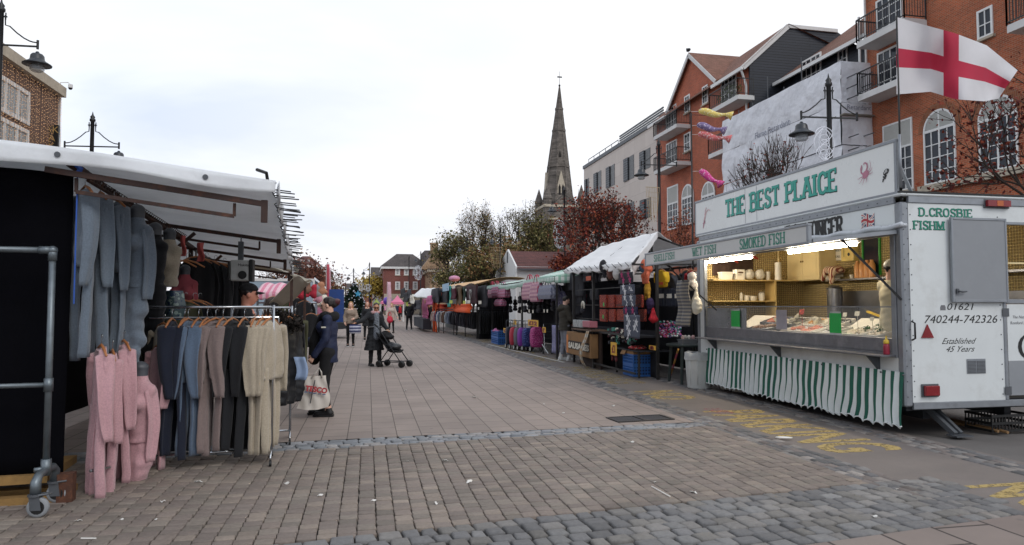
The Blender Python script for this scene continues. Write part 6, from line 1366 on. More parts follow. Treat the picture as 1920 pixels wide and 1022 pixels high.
def legs_mb(w=.36,z0=-.6,L=.95,seed=0,th=.09,gap=.02):
    mb=MB();rs=np.random.RandomState(seed+50)
    for s_ in(-1,1):
        ph=rs.uniform(0,6,4);rings=[];k=18;dl=rs.uniform(-.05,.03);tw=rs.uniform(-.5,.5)
        for i in range(k+1):
            f=i/k;hw=w/4*(1.1-.38*f)*(.8 if f>.94 else 1);c=V((s_*(w/4+gap*f)+.005*math.sin(f*4+ph[0]),.015*math.sin(f*3+ph[1])+.012*s_,z0-(L+dl)*f));a0=tw*f*.6;r=[]
            for j in range(18):
                a=2*math.pi*j/18;cs,sn=math.cos(a),math.sin(a);px=hw*math.copysign(abs(cs)**.85,cs);py=th*.17*math.copysign(abs(sn)**.6,sn)+th*.22*math.sin(cs*3.4+ph[2]+f*.5)+th*.015*math.sin(f*22+ph[3])
                r.append(c+V((px*math.cos(a0)-py*math.sin(a0),px*math.sin(a0)+py*math.cos(a0),0)))
            rings.append(r)
        mb.loft(rings)
    return mb
def hanger_mb():
    mb=MB();mb.tube([V((0,0,-.075)),V((0,0,-.03)),V((.0,0,-.005)),V((.022,0,.012)),V((.04,0,.0)),V((.04,0,-.018))],.003,6,1);mb.tube([V((-.2,0,-.16)),V((-.1,0,-.105)),V((0,0,-.078)),V((.1,0,-.105)),V((.2,0,-.16))],[.009,.012,.012,.012,.009],8,0,flat=.8);return mb
def outfit(label,loc,rz,mat,w=.46,L=.62,sl=.6,th=.10,seed=0,trousers=True,tl=.95,hang=True,group=None,cat='knitwear',name='knitted_outfit',sc=1,tname='jumper',sleeves=True,nf=5,tmat=None,r0=.075,r1=.045):
    t=thing(name,label,cat,loc,rz,group);t.scale=(sc,sc,sc);top_mb(w,L,sl,th,seed,sleeves,nf,r0=r0,r1=r1).build(tname,mat,t,True)
    if trousers:legs_mb(w*.8,-.09-L+.12,tl,seed,th).build('trousers',tmat or mat,t,True)
    if hang:hanger_mb().build('hanger',[WOOD_H,CHR],t,True)
    return t
# ---------------------------------------------------------------- the stall on the left
RUST=M('rusty_steel','#3c2b26',.8,.3,14,bump=.3,dirt='#7a4a30',dscale=8);TARP=M('tarpaulin','#eceef0',.55,.04,2,bump=.5,bscale=3,bdist=.05,dirt='#b4b7b8',dscale=1.2,damt=.35,tl=.33)
BLKC=M('black_backcloth','#0a0a0e',1,.2,5,bump=.2,bscale=12,spec=.05)
ln=V((-.085,1,0));YS=6.2
def SL(a,b,z):return V((-.83,YS-.03,0))+ln*b+V((-1,-.1,0))*a+V((0,0,z)) # a: in from the awning edge, b: along the street
def aw_z(b):return 2.5-.028*b
t_=thing('clothes_stall','market stall with a white tarpaulin awning, rusty frame and black side sheet','stall',(-2.2,YS,0))
mb=MB();ns=60
def awn(a,b): # a 0 edge..1 back, b along
    bb=-.05+9.6*b;aa=-.06+3.4*a;z=aw_z(bb)+.10+.27*a-.22*max(0,a-.62)*2+.03*math.sin(bb*2.1+aa)*math.sin(a*3)+.015*math.sin(bb*9+a*4)
    sc_=.05*abs(math.sin(bb*2.6))*(1-a)**6;return SL(aa+sc_,bb,z)
mb.grid(awn,24,90,thick=-.006);mb.build('awning',TARP,t_,True,world=True)
mb=MB() # end fold of the tarpaulin hanging over the near bar
def vfold(a,b):p=awn(a,0);return V((p.x,p.y-.035-.02*b+.02*math.sin(a*19)*b,p.z+.004-(.10+.05*math.sin(a*2.2)+.02*math.sin(a*13))*b))
mb.grid(vfold,40,4,thick=.006);mb.grid(lambda a,b:awn(0,a)+V((.02+.02*b*math.sin(a*40),0,.004-(.12+.05*math.sin(a*55))*b)),90,3,thick=.006);vf=mb.build('awning_fold',TARP,t_,True,world=True)
mb=MB()
for a in(.16,.47,.72,.9):p=vfold(a,.45);mb.lathe([(.012,-.004),(.022,-.004),(.022,.004),(.012,.004)],(0,0,0),12);n_=len(mb.v)-48;mb.v[n_:]=[(q[0]+p.x,q[2]+p.y-.01,q[1]+p.z)for q in mb.v[n_:]]
mb.build('eyelets',GRY,vf,world=True)
mb=MB();mb.tube([awn(.02,.0)-V((0,.0,.01)),awn(.03,.0)+V((.03,-.06,.05)),awn(.04,.01)+V((-.02,-.05,.08))],.015,6);mb.build('bungee_hook',BLKP,vf,world=True)
mb=MB()
bars=[(.0,2.41),(3.35,aw_z(3.35)-.02),(6.3,aw_z(6.3)-.02),(9.3,aw_z(9.3)-.02)]
for b,z in bars:
    mb.bar(SL(.06,b,z),SL(1.65,b,z+.20),.04,.045);mb.bar(SL(.28,b+.05,z-.11),SL(1.45,b+.05,z+.04),.025,.03);mb.bar(SL(.28,b+.05,z-.11),SL(.28,b+.05,z),.022,.022);mb.bar(SL(1.45,b+.05,z+.04),SL(1.45,b+.05,z+.15),.022,.022)
    if b>1:mb.bar(SL(1.05,b+.02,z+.08),SL(1.5,b+.02,z-.35),.04,.04)
    mb.bar(SL(.04,b,z-.16),SL(.04,b,z+.03),.04,.05)
    for a in((3.0,)if b<1 else(1.52,3.0)):mb.box(*(list(SL(a,b,0)-V((.03,.03,0)))+list(SL(a,b,z+.22)+V((.03,.03,0)))))
for a,dz in((1.5,.2),(3.0,.2)):mb.bar(SL(a,.05,2.48+dz),SL(a,9.4,aw_z(9.3)+dz-.02),.05,.05)
mb.build('frame',RUST,t_,world=True)
for k in range(34):
    b=.15+9.1*k/33+random.uniform(-.05,.05);p=SL(-.03,b,aw_z(b)+.02+.02*math.sin(k*2.2));q=random.uniform(.16,.26);mb=MB();mb.tube([p+V((q,.03*random.uniform(-1,1),random.uniform(-.05,.0))),p,p+V((-.02,0,.03)),p+V((.01,0,.05)),p+V((q*.8,.02,.04))],.006,5);mb.build('peg',BLKP,t_,world=True)
mb=MB() # black side sheet and back sheet
p0,p1=PY(150,325,YS),PY(172,905,YS)
mb.grid(lambda a,b:SL(1.52+2.1*a,.22-.025*math.sin(a*13+b*1.5)*b+.012*math.sin(a*31+b*5),(2.62+.12*a)*(1-b)+.20*b),40,16,thick=.006);mb.grid(lambda a,b:SL(2.6-.03*math.sin(a*40)*b,.1+9.2*a,2.6*(1-b)+.15*b),60,6,thick=.006);mb.build('side_sheet',BLKC,t_,True,world=True)
PALW=M('pallet_wood','#8b6b3c',.85,.25,6,bump=.3,dirt='#4f3a26',dscale=5)
pl=thing('pallet_base','low yellowish timber base with rusty corner under the black side sheet','pallet',(-2.6,YS,0))
mb=MB();c0,c1=SL(1.42,.02,0),SL(3.3,.02,0)
def sb_(a0,a1,b0,b1,z0,z1):
    vs=[SL(a,b,z)for z in(z0,z1)for b in(b0,b1)for a in(a0,a1)];mb.add(vs,[(0,2,3,1),(4,5,7,6),(0,1,5,4),(2,6,7,3),(0,4,6,2),(1,3,7,5)])
sb_(1.48,3.4,.12,.22,.0,.055);sb_(1.62,3.4,.16,.9,.15,.215);sb_(1.5,3.4,.4,.5,.0,.055);mb.build('boards',PALW,pl,world=True)
mb=MB();sb_(1.43,1.54,.10,.2,0,.22);mb.build('corner_block',M('rusty_block','#4f3022',.85,.4,18,dirt='#8a5a38',dscale=20),pl,world=True)
# castor rack of clamped scaffold tube at the frame edge
q1,q2=G(63,972),G(103,941);bc=(q1+q2)/2;ztop=PY(70,469,bc.y).z;zm=PY(70,722,bc.y).z
t_=thing('tube_rack','wheeled rack of galvanised scaffold tube with clamp joints at the left edge','rack',(bc.x,bc.y,0));r_=.024
xl=bc.x-1.15;mb=MB()
d=(q2-q1).normalized();A_=V((bc.x,bc.y,0))
def tee(p,v,r=.033,l=.05):mb.cyl(p-V(v)*l,p+V(v)*l,r,n=12)
px_=A_+V((.0,0,0));lf=V((-1,-.10,0)).normalized()
mb.cyl(px_+V((0,0,.30)),px_+V((0,0,ztop)),r_,n=14);mb.cyl(px_+V((0,0,ztop)),px_+lf*1.2+V((0,0,ztop)),r_,n=14);mb.cyl(px_+V((0,0,zm)),px_+lf*1.2+V((0,0,zm)),r_*.8,n=14);mb.ell(px_+V((0,0,ztop)),.035,12,8)
tee(px_+V((0,0,zm)),(0,0,1));tee(px_+V((0,0,ztop-.03)),(0,0,1),.031,.05);tee(px_+lf*.05+V((0,0,ztop)),lf,.031,.04);tee(px_+V((0,0,.32)),(0,0,1),.036,.06)
mb.tube([A_-d*.20+V((0,0,.17)),A_-d*.20+V((0,0,.25)),A_-d*.15+V((0,0,.29)),A_+V((0,0,.30)),A_+d*.15+V((0,0,.29)),A_+d*.2+V((0,0,.25)),A_+d*.2+V((0,0,.17))],[.036,.036,.03,.026,.03,.036,.036],12)
mb.cyl(A_+V((-.06,-.05,.31)),A_+V((.0,0,.31)),.018,n=8);mb.build('tube_frame',GALV,t_,True,world=True)
for s_ in(-1,1):
    w_=A_+d*.2*s_;mb=MB();mb.cyl(w_+V((0,0,.155)),w_+V((0,0,.17)),.05,n=12);
    for sx in(-1,1):mb.prism([(-.02,.055),(.05,.055),(.035,.165),(-.035,.165)],w_+V((.0,sx*.028-.003,-.0)),(1,0,0),(0,0,1),(0,.005,0))
    mb.tube([w_+V((.03,-.03,.165)),w_+V((.09,-.02,.17)),w_+V((.10,.02,.165)),w_+V((.03,.03,.165))],.008,5);fk=mb.build('castor',GRY,t_,world=True)
    mb=MB();c=w_+V((.02,0,.074));mb.loft([[c+V((r*math.cos(q*math.pi/10),y,r*math.sin(q*math.pi/10)))for q in range(20)]for r,y in((.048,-.02),(.068,-.019),(.074,-.01),(.074,.01),(.068,.019),(.048,.02))]);mb.build('wheel',M('grey_rubber','#84878a',.7),fk,True,world=True)
    mb=MB();mb.cyl(c+V((0,-.022,0)),c+V((0,.022,0)),.049,n=14);mb.build('hub',BLKP,fk,world=True)
# hang rail along the stall with rings
hb0,hb1=PY(165,338,YS+.15),PY(345,448,9.3)
mb=MB();mb.cyl(hb0,hb1,.016,n=8)
for k in range(46):p=hb0+(hb1-hb0)*(k+.5)/46;mb.tube([p+V((0,0,.016)),p+V((.02,0,.05)),p+V((.04,.01,.035))],.005,5);mb.box(p.x-.012,p.y-.012,p.z+.014,p.x+.012,p.y+.012,p.z+.036)
hr=mb.build('hanging_rail',RUST);tag(hr,'long dark rail of closely set hooks under the tarpaulin awning','rail')
def onrail(y):f=(y-hb0.y)/(hb1.y-hb0.y);return hb0+(hb1-hb0)*f
CORD=M('blue_cord','#2c56a8',.6);a=PY(146,312,YS-.1);mb=MB();mb.cyl(a,a-V((0,0,1.1)),.006,n=6);mb.tube([a+V((0,0,.06)),a+V((-.02,0,.02)),a+V((.02,0,-.02)),a+V((.0,0,-.06))],.022,8);solo(mb,'knotted_string',[CORD],'blue cord knotted round the stall corner and hanging down the side sheet','cord')
# upper tier: grey outfits, then dressed bust forms
for k,(y,u,v,lab,rz)in enumerate(((6.32,160,338,'grey knitted outfit nearest the black side sheet, outermost on the hook rail',-.95),(6.60,188,350,'grey knitted outfit second from the black side sheet, neckline open',-1.0),(6.88,214,364,'grey knitted outfit with a wide neck, third from the side sheet',-.8))):
    p=PY(u,v,y);outfit(lab,(p.x,p.y,p.z+.03),rz,KNIT_G,.38,.66,.74,.13,3+k,tl=.90,group='grey knitted outfits on the hook rail')
def bust(label,u,v,y,mat,rz,seed,bottoms='twist',sleeves=True,h=.62,tuck=True,bmat=None,name='dressed_form'):
    p=PY(u,v,y);t=thing(name,label,'bust form',p,rz)
    P=[('e',vv(0,.02,-.30),(.155,.09,.16),.05),('c',vv(0,0,-.2),vv(0,.0,-.52),.10,.088,.08,.8),('c',vv(-.125,0,-.19),vv(.125,0,-.19),.045,.045,.06),('e',vv(.075,.10,-.30),(.065,.07,.065),.04),('e',vv(-.075,.10,-.30),(.065,.07,.065),.04),('c',vv(0,0,-.15),vv(0,0,-.07),.07,.06,.03),('c',vv(0,.01,-.5),vv(0,.01,-.09-h),.105,.118,.06,.75)]
    ph=seed*1.7
    def fold(v_):v_=v_.copy();z=v_[:,2];g=.006*np.sin(z*60+v_[:,0]*20+ph)*np.clip((-.3-z)*5,0,1);v_[:,1]+=g;v_[:,0]+=g*.5;return v_
    blob('jumper',P,.012,mat,t,cut=lambda X,Y,Z:-(Z+.09+h-.03),mod=fold)
    mb=MB()
    if sleeves:
        for s_ in(-1,1):mb.loft(sleeve_rings(s_,.35,.62,seed*3+s_,z0=-.2,r0=.07,r1=.05,splay=.02))
        mb.build('sleeves',mat,t,True)
    P=[('c',vv(0,0,-.12),vv(0,0,.0),.058,.062,.02),('e',vv(0,.0,.01),(.064,.064,.03),.02)];blob('form_neck',P,.01,M('form_grey','#4a4d52',.45),t)
    bm2=bmat or mat;z0=-.09-h+.05
    if bottoms=='twist':
        P=[('c',vv(0,0,z0),vv(0,0,z0-.2),.11,.10,.05,.75),('c',vv(-.06,.02,z0-.2),vv(.06,.05,z0-.52),.085,.06,.05),('c',vv(.07,0,z0-.2),vv(-.06,-.0,z0-.5),.085,.06,.05),('c',vv(-.06,0,z0-.5),vv(.05,.06,z0-.6),.055,.05,.03),('c',vv(.06,.04,z0-.52),vv(-.07,.05,z0-.62),.055,.045,.03),('c',vv(-.05,.05,z0-.6),vv(-.03,.02,z0-.84),.05,.035,.03),('c',vv(.03,.05,z0-.58),vv(.05,.0,z0-.74),.045,.035,.03)]
        blob('trousers',P,.011,bm2,t,mod=lambda v_:v_+.005*np.sin(v_[:,[2,0,1]]*55))
    elif bottoms=='long':
        blob('skirt_part' if False else 'trousers',[('c',vv(0,0,z0),vv(0,0,z0-.6),.14,.11,.05,.7)],.013,bm2,t,mod=fold)
    return t
bust('grey roll neck outfit on a bust form with its trousers knotted below',258,395,6.95,KNIT_G,2.6,2,h=.66)
bust('black knitted dress on a bust form behind the grey roll neck',291,428,7.6,KNIT_K,2.5,3,'long',False,h=.6)
bust('sleeveless cream knit on a bust form, farthest along the hook rail',318,438,8.1,KNIT_C,2.5,4,'none',False,h=.52)
mb=MB();a,b=PY(318,545,8.0),PY(335,600,8.0)
mb.grid(lambda u,v:V((a.x-.05+.22*u*(1-.3*abs(v-.5)),8.0-.08*math.sin(u*3),b.z+(a.z-b.z)*v)),10,10,thick=.004);solo(mb,'clear_bag',patmat('holo_bag','spot',['#4c5d60','#8a9c94','#2c3f55'],14,.25),'shiny clear garment bag hanging under the cream bust form','bag',smooth=True)
# lower tier: pink outfits
for k,(y,u,v,lab,rz)in enumerate(((6.30,190,640,'pink knitted outfit nearest the black side sheet, hem lowest',-1.05),(6.52,211,650,'pink knitted outfit second from the black side sheet',-1.15),(6.78,232,632,'pink knitted outfit hung behind the other two, between them and the pink form',-1.0))):
    p=PY(u,v,y);outfit(lab,(p.x,p.y,p.z+.05),rz,KNIT_P,.33,.60,.68,.12,13+k,tl=.78,group='pink knitted outfits on the lower rail')
bust('pink jumper on a bust form with pink trousers twisted into a knot',264,690,6.85,KNIT_P,2.6,6,h=.60)
for k,(u,v,y,mt,lab)in enumerate(((300,640,7.25,KNIT_P,'pink outfit at the inner end of the lower rail beside the navy clothes'),(306,600,7.4,KNIT_C,'cream top hanging between the pink form and the navy outfit'),(292,610,7.8,KNIT_O,'olive top hanging deep in the stall behind the pink form'))):
    p=PY(u,v,y);outfit(lab,(p.x,p.y,p.z+.05),-.9,mt,.40,.5,.5,.1,30+k,tl=.75 if k==0 else .5,trousers=(k==0))
mb=MB();a,b=PY(170,883,6.2),PY(205,876,6.4);mb.cyl(a,b,.014,n=10);mb.cyl(b,b+V((-.3,.9,0)),.014,n=8);solo(mb,'chrome_tube',CHR,'short chrome tube sticking out below the pink outfits','tube',smooth=True)
# --- chrome rails across the front of the stall
def rail(label,y,x0,x1,z,slant=.1):
    t=thing('clothes_rail',label,'clothes rail',((x0+x1)/2,y,0));mb=MB();d=V((1,slant,0)).normalized();a,b=V((x0,y+slant*(x0-x1),0)),V((x1,y,0));u=V((0,0,1))
    mb.cyl(a+u*z,b+u*z,.0125,n=10);mb.cyl(a+u*.12,b+u*.12,.0125,n=10)
    for p in(a,b):
        mb.cyl(p+u*.12,p+u*(z+.02),.014,n=10);q=V((-d.y,d.x,0));mb.cyl(p-q*.24+u*.1,p+q*.24+u*.1,.012,n=8)
        for s_ in(-1,1):mb.cyl(p+q*.24*s_+u*.05,p+q*.24*s_+u*.1,.01,n=6)
    mb.build('rail_frame',CHR,t,True,world=True);mb=MB()
    for p in(a,b):
        for s_ in(-1,1):mb=MB();c=p+V((-d.y,d.x,0))*.24*s_+u*.027;mb.cyl(c-d*.012,c+d*.012,.027,n=12);mb.build('castor',BLKP,t,world=True)
    return t,a+u*z,b+u*z
rt,ra,rb=rail('long chrome rail of knitted outfits across the front of the clothes stall',7.32,-2.15,-.93,1.53)
mb=MB();a_,b_=ra+V((.02,.3,-.11)),rb+V((.0,.42,-.11));mb.cyl(a_,b_,.012,n=8);mb.cyl(b_,b_-V((0,0,1.3)),.013,n=8);solo(mb,'hanging_bar',CHR,'second chrome bar just behind and below the front clothes rail','rail',smooth=True)
def onr(u,dy=0):
    lo,hi=0,1
    for _ in range(30):
        m_=(lo+hi)/2;p=ra+(rb-ra)*m_;c=CM.transposed()@(p-CO);uu=CXP-FPX*c.x/c.z
        if uu<u:lo=m_
        else:hi=m_
    return ra+(rb-ra)*lo
seq=[(322,KNIT_N,'navy knitted outfit at the inner end of the front chrome rail',1.50,20),(346,KNIT_N,'navy knitted outfit second on the front rail, beside the blue one',1.48,21),(352,KNIT_B,'dusty blue knitted outfit on the front rail next to the navy pair',1.33,22),(372,KNIT_B,'dusty blue knitted outfit on the front rail next to the taupe clothes',1.50,23),(388,KNIT_T,'taupe knitted outfit on the front rail touching the blue one',1.48,24),(404,KNIT_T,'taupe wide necked outfit turned towards the street',1.08,25),(418,KNIT_T,'taupe knitted outfit on the front rail touching the black one',1.50,26),(436,KNIT_K,'black knitted outfit on the front rail beside the taupe clothes',1.33,27),(458,KNIT_K,'black knitted outfit on the front rail beside the cream clothes',1.43,28),(478,KNIT_C,'cream knitted outfit nearest the black ones on the front rail',1.48,29),(493,KNIT_C,'cream knitted outfit in the middle of the last three on the rail',1.33,30),(508,KNIT_C,'cream knitted outfit hanging at the street end of the front rail',1.23,31)]
for u,mt,lab,rz,sd in seq:
    p=onr(u);outfit(lab,(p.x,p.y+.02,p.z-.03),rz+random.uniform(-.06,.06),mt,.42,.60,.66,.11,sd,tl=.82,group='knitted outfits on the front rail',r0=.085,r1=.05)
# second rail behind with dark padded coat, goods deeper in the stall
PAD=M('padded_black','#16171b',.45,.2,6);p=PY(548,605,8.1)
rt2,ra2,rb2=rail('chrome rail at the street corner of the stall holding the black padded coat',8.35,-1.5,-.86,1.52)
t_=thing('padded_coat','black padded coat with a fur hood hanging at the street end of the stall','coat',(p.x-.02,7.95,1.50),1.2)
mb=MB();r_=body_rings(.5,-.1,-1.02,.2,77,k=36,nf=3,amp=.15)
for i,g_ in enumerate(r_):
    k_=1+.10*abs(math.sin(i*math.pi/3.6))
    for q in g_:q.x*=k_;q.y*=k_
mb.loft(r_)
for s_ in(-1,1):mb.loft(sleeve_rings(s_,.5,.62,90+s_,r0=.09,r1=.06,splay=.04))
mb.build('coat_body',PAD,t_,True);rs=np.random.RandomState(4);a=rs.uniform(0,6.28,900);leaves('fur_hood',np.c_[.13*np.cos(a)+rs.normal(0,.025,900),.10*np.sin(a)+rs.normal(0,.025,900),-.12+.05*np.sin(a)+rs.normal(0,.03,900)],.05,['#1d1a18','#2a2522'],t_,rs)
hanger_mb().build('hanger',[WOOD_H,CHR],t_,True)
a=PY(562,690,7.9);mb=MB();mb.grid(lambda u,v:(a.x-.05+.12*u+.02*math.sin(v*4),a.y+.02*math.sin(u*5),a.z-.13+.25*v),4,6,thick=.003);t2=thing('leaflet','pale blue leaflet hanging from the black padded coat','leaflet',(a.x,a.y,a.z-.13));mb.build('paper',M('leaflet_blue','#8fa3c2',.6),t2,True,world=True)
p=PY(553,610,9.3);outfit('olive green jacket on a hanger at the street end of the second rail',(p.x,p.y,1.5),1.2,KNIT_O,.5,.75,.62,.12,60,trousers=False)
for k in range(11):p=PY(478+7*k,590,8.6+.05*k);t_=thing('spare_hanger','wooden hanger in the bunch behind the cream outfits','hanger',(p.x,p.y,1.5),1.45,'wooden hangers bunched behind the cream outfits');hanger_mb().build('hanger',[WOOD_H,CHR],t_,True)
# goods inside: pink top on a form, black garments on the back rail, salmon garments, radio
bust('salmon pink top on a grey bust form deep inside the stall',347,505,9.6,M('knit_salmon','#9c4a52',.9,.1),2.9,8,'none',True,h=.5)
for k,u in enumerate((368,385,402,419,436)):
    p=PY(u,470+5*k,9.9+.5*k);outfit('black garment on the dark inner rail of the stall',(p.x,p.y,p.z),.5,KNIT_K,.5,.9,.6,.12,70+k,trousers=False,group='black garments on the inner rail',r0=.06)
SALM=M('salmon_cloth','#c9605a',.8,.08)
for u0,v0,u1,v1,y,lab in((339,442,348,480,9.0,'salmon strap of cloth hanging from the first inner bar'),(370,455,382,490,9.4,'salmon garment hung edge on beside the black garments')):
    a,b=PY(u0,v0,y),PY(u1,v1,y);mb=MB();mb.grid(lambda u,v:(a.x+(b.x-a.x)*u+.01*math.sin(v*6),y+.03*math.sin(v*3+u*4),b.z+(a.z-b.z)*v),5,8,thick=.01);solo(mb,'salmon_garment',SALM,lab,'garment',smooth=True)
for k,u in enumerate((335,350)):p=PY(u,475,8.8);t_=thing('wooden_hanger',('wooden hanger above the salmon top, left one','wooden hanger above the salmon top, right one')[k],'hanger',p,.3*k);hanger_mb().build('hanger',[WOOD_H,CHR],t_,True)
for k,(u,y)in enumerate(((330,9.2),(345,9.0),(362,9.1),(372,9.4))):p=PY(u,566,y);outfit(('olive garment low inside the stall at the left','khaki garment low inside the stall under the salmon top','dark garment low inside the stall','dark garment low inside the stall beside the white hanger')[k],(p.x,p.y,p.z+.1),.6,KNIT_O if k<2 else KNIT_K,.42,.5,.5,.1,80+k,trousers=False)
a,b=PY(434,488,9.4),PY(468,527,9.4);t_=thing('site_radio','white and black work radio hanging from the awning bar by its handle','radio',((a.x+b.x)/2,9.4,b.z));w_,h_=b.x-a.x,a.z-b.z
mb=MB();mb.box(-w_/2,-.08,0,w_/2,.08,h_);mb.build('case',M('radio_white','#b2b3b0',.5),t_,bevel=.012);mb=MB();mb.box(w_/2+.001,-.09,-.01,w_/2+.05,.09,h_+.01);mb.box(-w_/2-.03,-.09,.02,-w_/2-.001,.09,h_-.02);mb.build('bumper',BLKP,t_,bevel=.01);mb=MB();mb.cyl((w_*.16,-.0805,h_*.28),(w_*.16,-.088,h_*.28),h_*.2,n=20);mb.build('speaker',BLKP,t_);mb=MB();mb.box(-.03,-.03,h_+.001,.03,.03,h_+.24);mb.cyl((0,0,h_+.24),(0,0,h_+.3),.008,n=6);mb.build('handle',GRY,t_)
lettering('maker_words','Makita',(-.02,-.081,h_*.7),(1,0,0),(0,0,1),.05,BLKP,t_,.001,world=False)
# neighbouring stall further along with its cream sheet
t_=thing('cream_stall','next stall along on the left under a cream sheet with a rolled edge','stall',(-2.3,17,0));mb=MB()
e0,e1=PY(545,507,18.0),PY(540,560,24)
mb.grid(lambda a,b:V((-1.62-2.6*a+.1*b,16.3+3.6*b,2.42+.25*a+.05*math.sin(b*7+a*3)-.25*(1-a)**4)),14,20,thick=.01);mb.grid(lambda a,b:V((-1.62+.1*b-.55*a,16.3+3.6*b,2.2-.62*a+.04*math.sin(b*9))),8,14,thick=.01);mb.build('canopy',M('cream_sheet','#b3ac9d',.7,.06,dirt='#8a8478',tl=.3),t_,True,world=True)
mb=MB();mb.tube([(-3.2,16.35,2.52),(-2.2,16.3,2.5),(-1.55,16.3,2.32)],.06,10);mb.build('rolled_edge',M('cream_sheet','#b3ac9d'),t_,True,world=True)
mb=MB()
for x in(-1.7,-3.6):
    for y in(16.4,19.8):mb.box(x-.03,y-.03,0,x+.03,y+.03,2.45)
mb.build('frame',RUST,t_,world=True)
# ---------------------------------------------------------------- street lamps
def bell(mb,c,s=1):mb.lathe([(.03*s,.30*s),(.05*s,.26*s),(.11*s,.24*s),(.14*s,.2*s),(.15*s,.12*s),(.17*s,.08*s),(.30*s,.0),(.30*s,-.02*s),(.1*s,-.01*s)],c,18)
LGL=M('lamp_glass','#a9adb0',.15,.05,alpha=.55)
def lamp_post(label,x,y,H,sides=(-1,1),lant=(-1,),rz=0,arm=.72,sc=1,group='black lamp posts round the market place',motif=None):
    t=thing('street_lamp',label,'lamp post',(x,y,0),rz,group);mb=MB();za=H-1.02*sc;r=.055*sc
    mb.lathe([(.16,0),(.16,.5),(.12,.55),(.10,1.1),(.085,1.15),(.075,1.2),(r*1.1,H-1.8),(r,H-.25),(r*1.5,H-.22),(r*1.5,H-.16),(r,H-.14),(r*1.3,H-.09),(r*.5,H-.03),(.005,H+.08)],n=14);mb.build('post',BLK,t,True)
    mb=MB();A=arm*sc
    for s_ in sides:
        mb.bar((0,0,za),(s_*A,0,za),.035*sc,.035*sc);mb.tube([(s_*.09*sc,0,H-.32*sc),(s_*.10*sc,0,H-.55*sc)]+[(s_*(.10+(.62*math.sin(q)))*sc,0,za+.1*sc+(.45*(1-math.sin(q))**1.6)*sc)for q in(.15,.4,.7,1.0,1.3,1.57)]+[(s_*A,0,za+.09*sc)],.016*sc,6)
        mb.bar((0,0,H-.35*sc),(s_*.13*sc,0,H-.35*sc),.03*sc,.03*sc);mb.cyl((s_*.1*sc,0,H-.42*sc),(s_*.1*sc,0,H-.26*sc),.016*sc,n=6);mb.cyl((s_*A,0,za-.06*sc),(s_*A,0,za+.15*sc),.028*sc,n=8)
    mb.build('bracket',BLK,t)
    for s_ in lant:
        mb=MB();bell(mb,(s_*A,0,za-.42*sc),sc);l_=mb.build('lantern',M('lantern_grey','#2f3338',.4,.15),t,True);mb=MB();mb.lathe([(.15*sc,-.01),(.15*sc,-.13*sc),(.11*sc,-.17*sc),(.005,-.18*sc)],(s_*A,0,za-.42*sc),14);mb.build('glass',LGL,l_,True)
    return t
YW=-YAW
q=PY(1553,140,14.85);lamp_post('black lamp post in front of the sheeted scaffold, lantern on its left arm',q.x,q.y,q.z-.05,lant=(-1,),rz=-.1)
q=PX(1235,262,11.3);lamp_post('black lamp post beside the gabled brick building, lantern towards the pale block',q.x,q.y,q.z,lant=(-1,),rz=-.1)
q=PX(1058,350,11.0);lamp_post('black lamp post standing in front of the church spire',q.x,q.y,q.z,lant=(-1,),rz=-.1)
q=PX(938,424,11.2);lamp_post('black lamp post among the yellow trees with a gold wire motif',q.x,q.y,q.z,sides=(-1,),lant=(-1,),rz=-.1)
q=PY(876,444,70);lamp_post('black lamp post between the trees and stone building with a looped white motif',q.x,q.y,q.z,sides=(-1,),lant=(-1,),rz=-.1)
q=PY(841,454,86);lamp_post('black lamp post in front of the stone building with a wire lattice motif',q.x,q.y,q.z,sides=(-1,),lant=(-1,),rz=-.1)
q=PY(789,471,104);lamp_post('black lamp post before the right half of the brick town house',q.x,q.y,q.z,sides=(-1,),lant=(-1,),rz=-.1)
q=PY(767,480,116);lamp_post('black lamp post before the middle of the brick town house',q.x,q.y,q.z,sides=(-1,),lant=(),rz=-.1)
q=PY(693,492,88);lamp_post('single armed black lamp post beside the white rendered building',q.x,q.y,q.z,sides=(-1,),lant=(-1,),rz=-.1)
q=PY(663,503,96);lamp_post('twin armed lamp post rising out of the christmas tree',q.x,q.y,q.z,lant=(-1,),rz=-.1)
q=PY(681,516,110);lamp_post('slim lamp post between the christmas tree and the single armed lamp',q.x,q.y,q.z,sides=(),lant=(),rz=-.1)
q=PY(648,530,120);lamp_post('slim lamp post left of the christmas tree at the far end',q.x,q.y,q.z,sides=(),lant=(),rz=-.1)
q=PY(592,491,64);lamp_post('slim dark pole before the far left brick flats',q.x,q.y,q.z,sides=(),lant=(),rz=-.1)
q=PX(3,3,-8.4);lamp_post('black lamp post at the left edge in front of the lit building',q.x,q.y,q.z,lant=(1,),rz=-.06,arm=.80)
q=PY(174,214,23.6);lamp_post('black lamp post behind the white tarpaulin awning, lantern on its right arm',q.x,q.y,q.z,lant=(1,),rz=-.1,arm=.80)
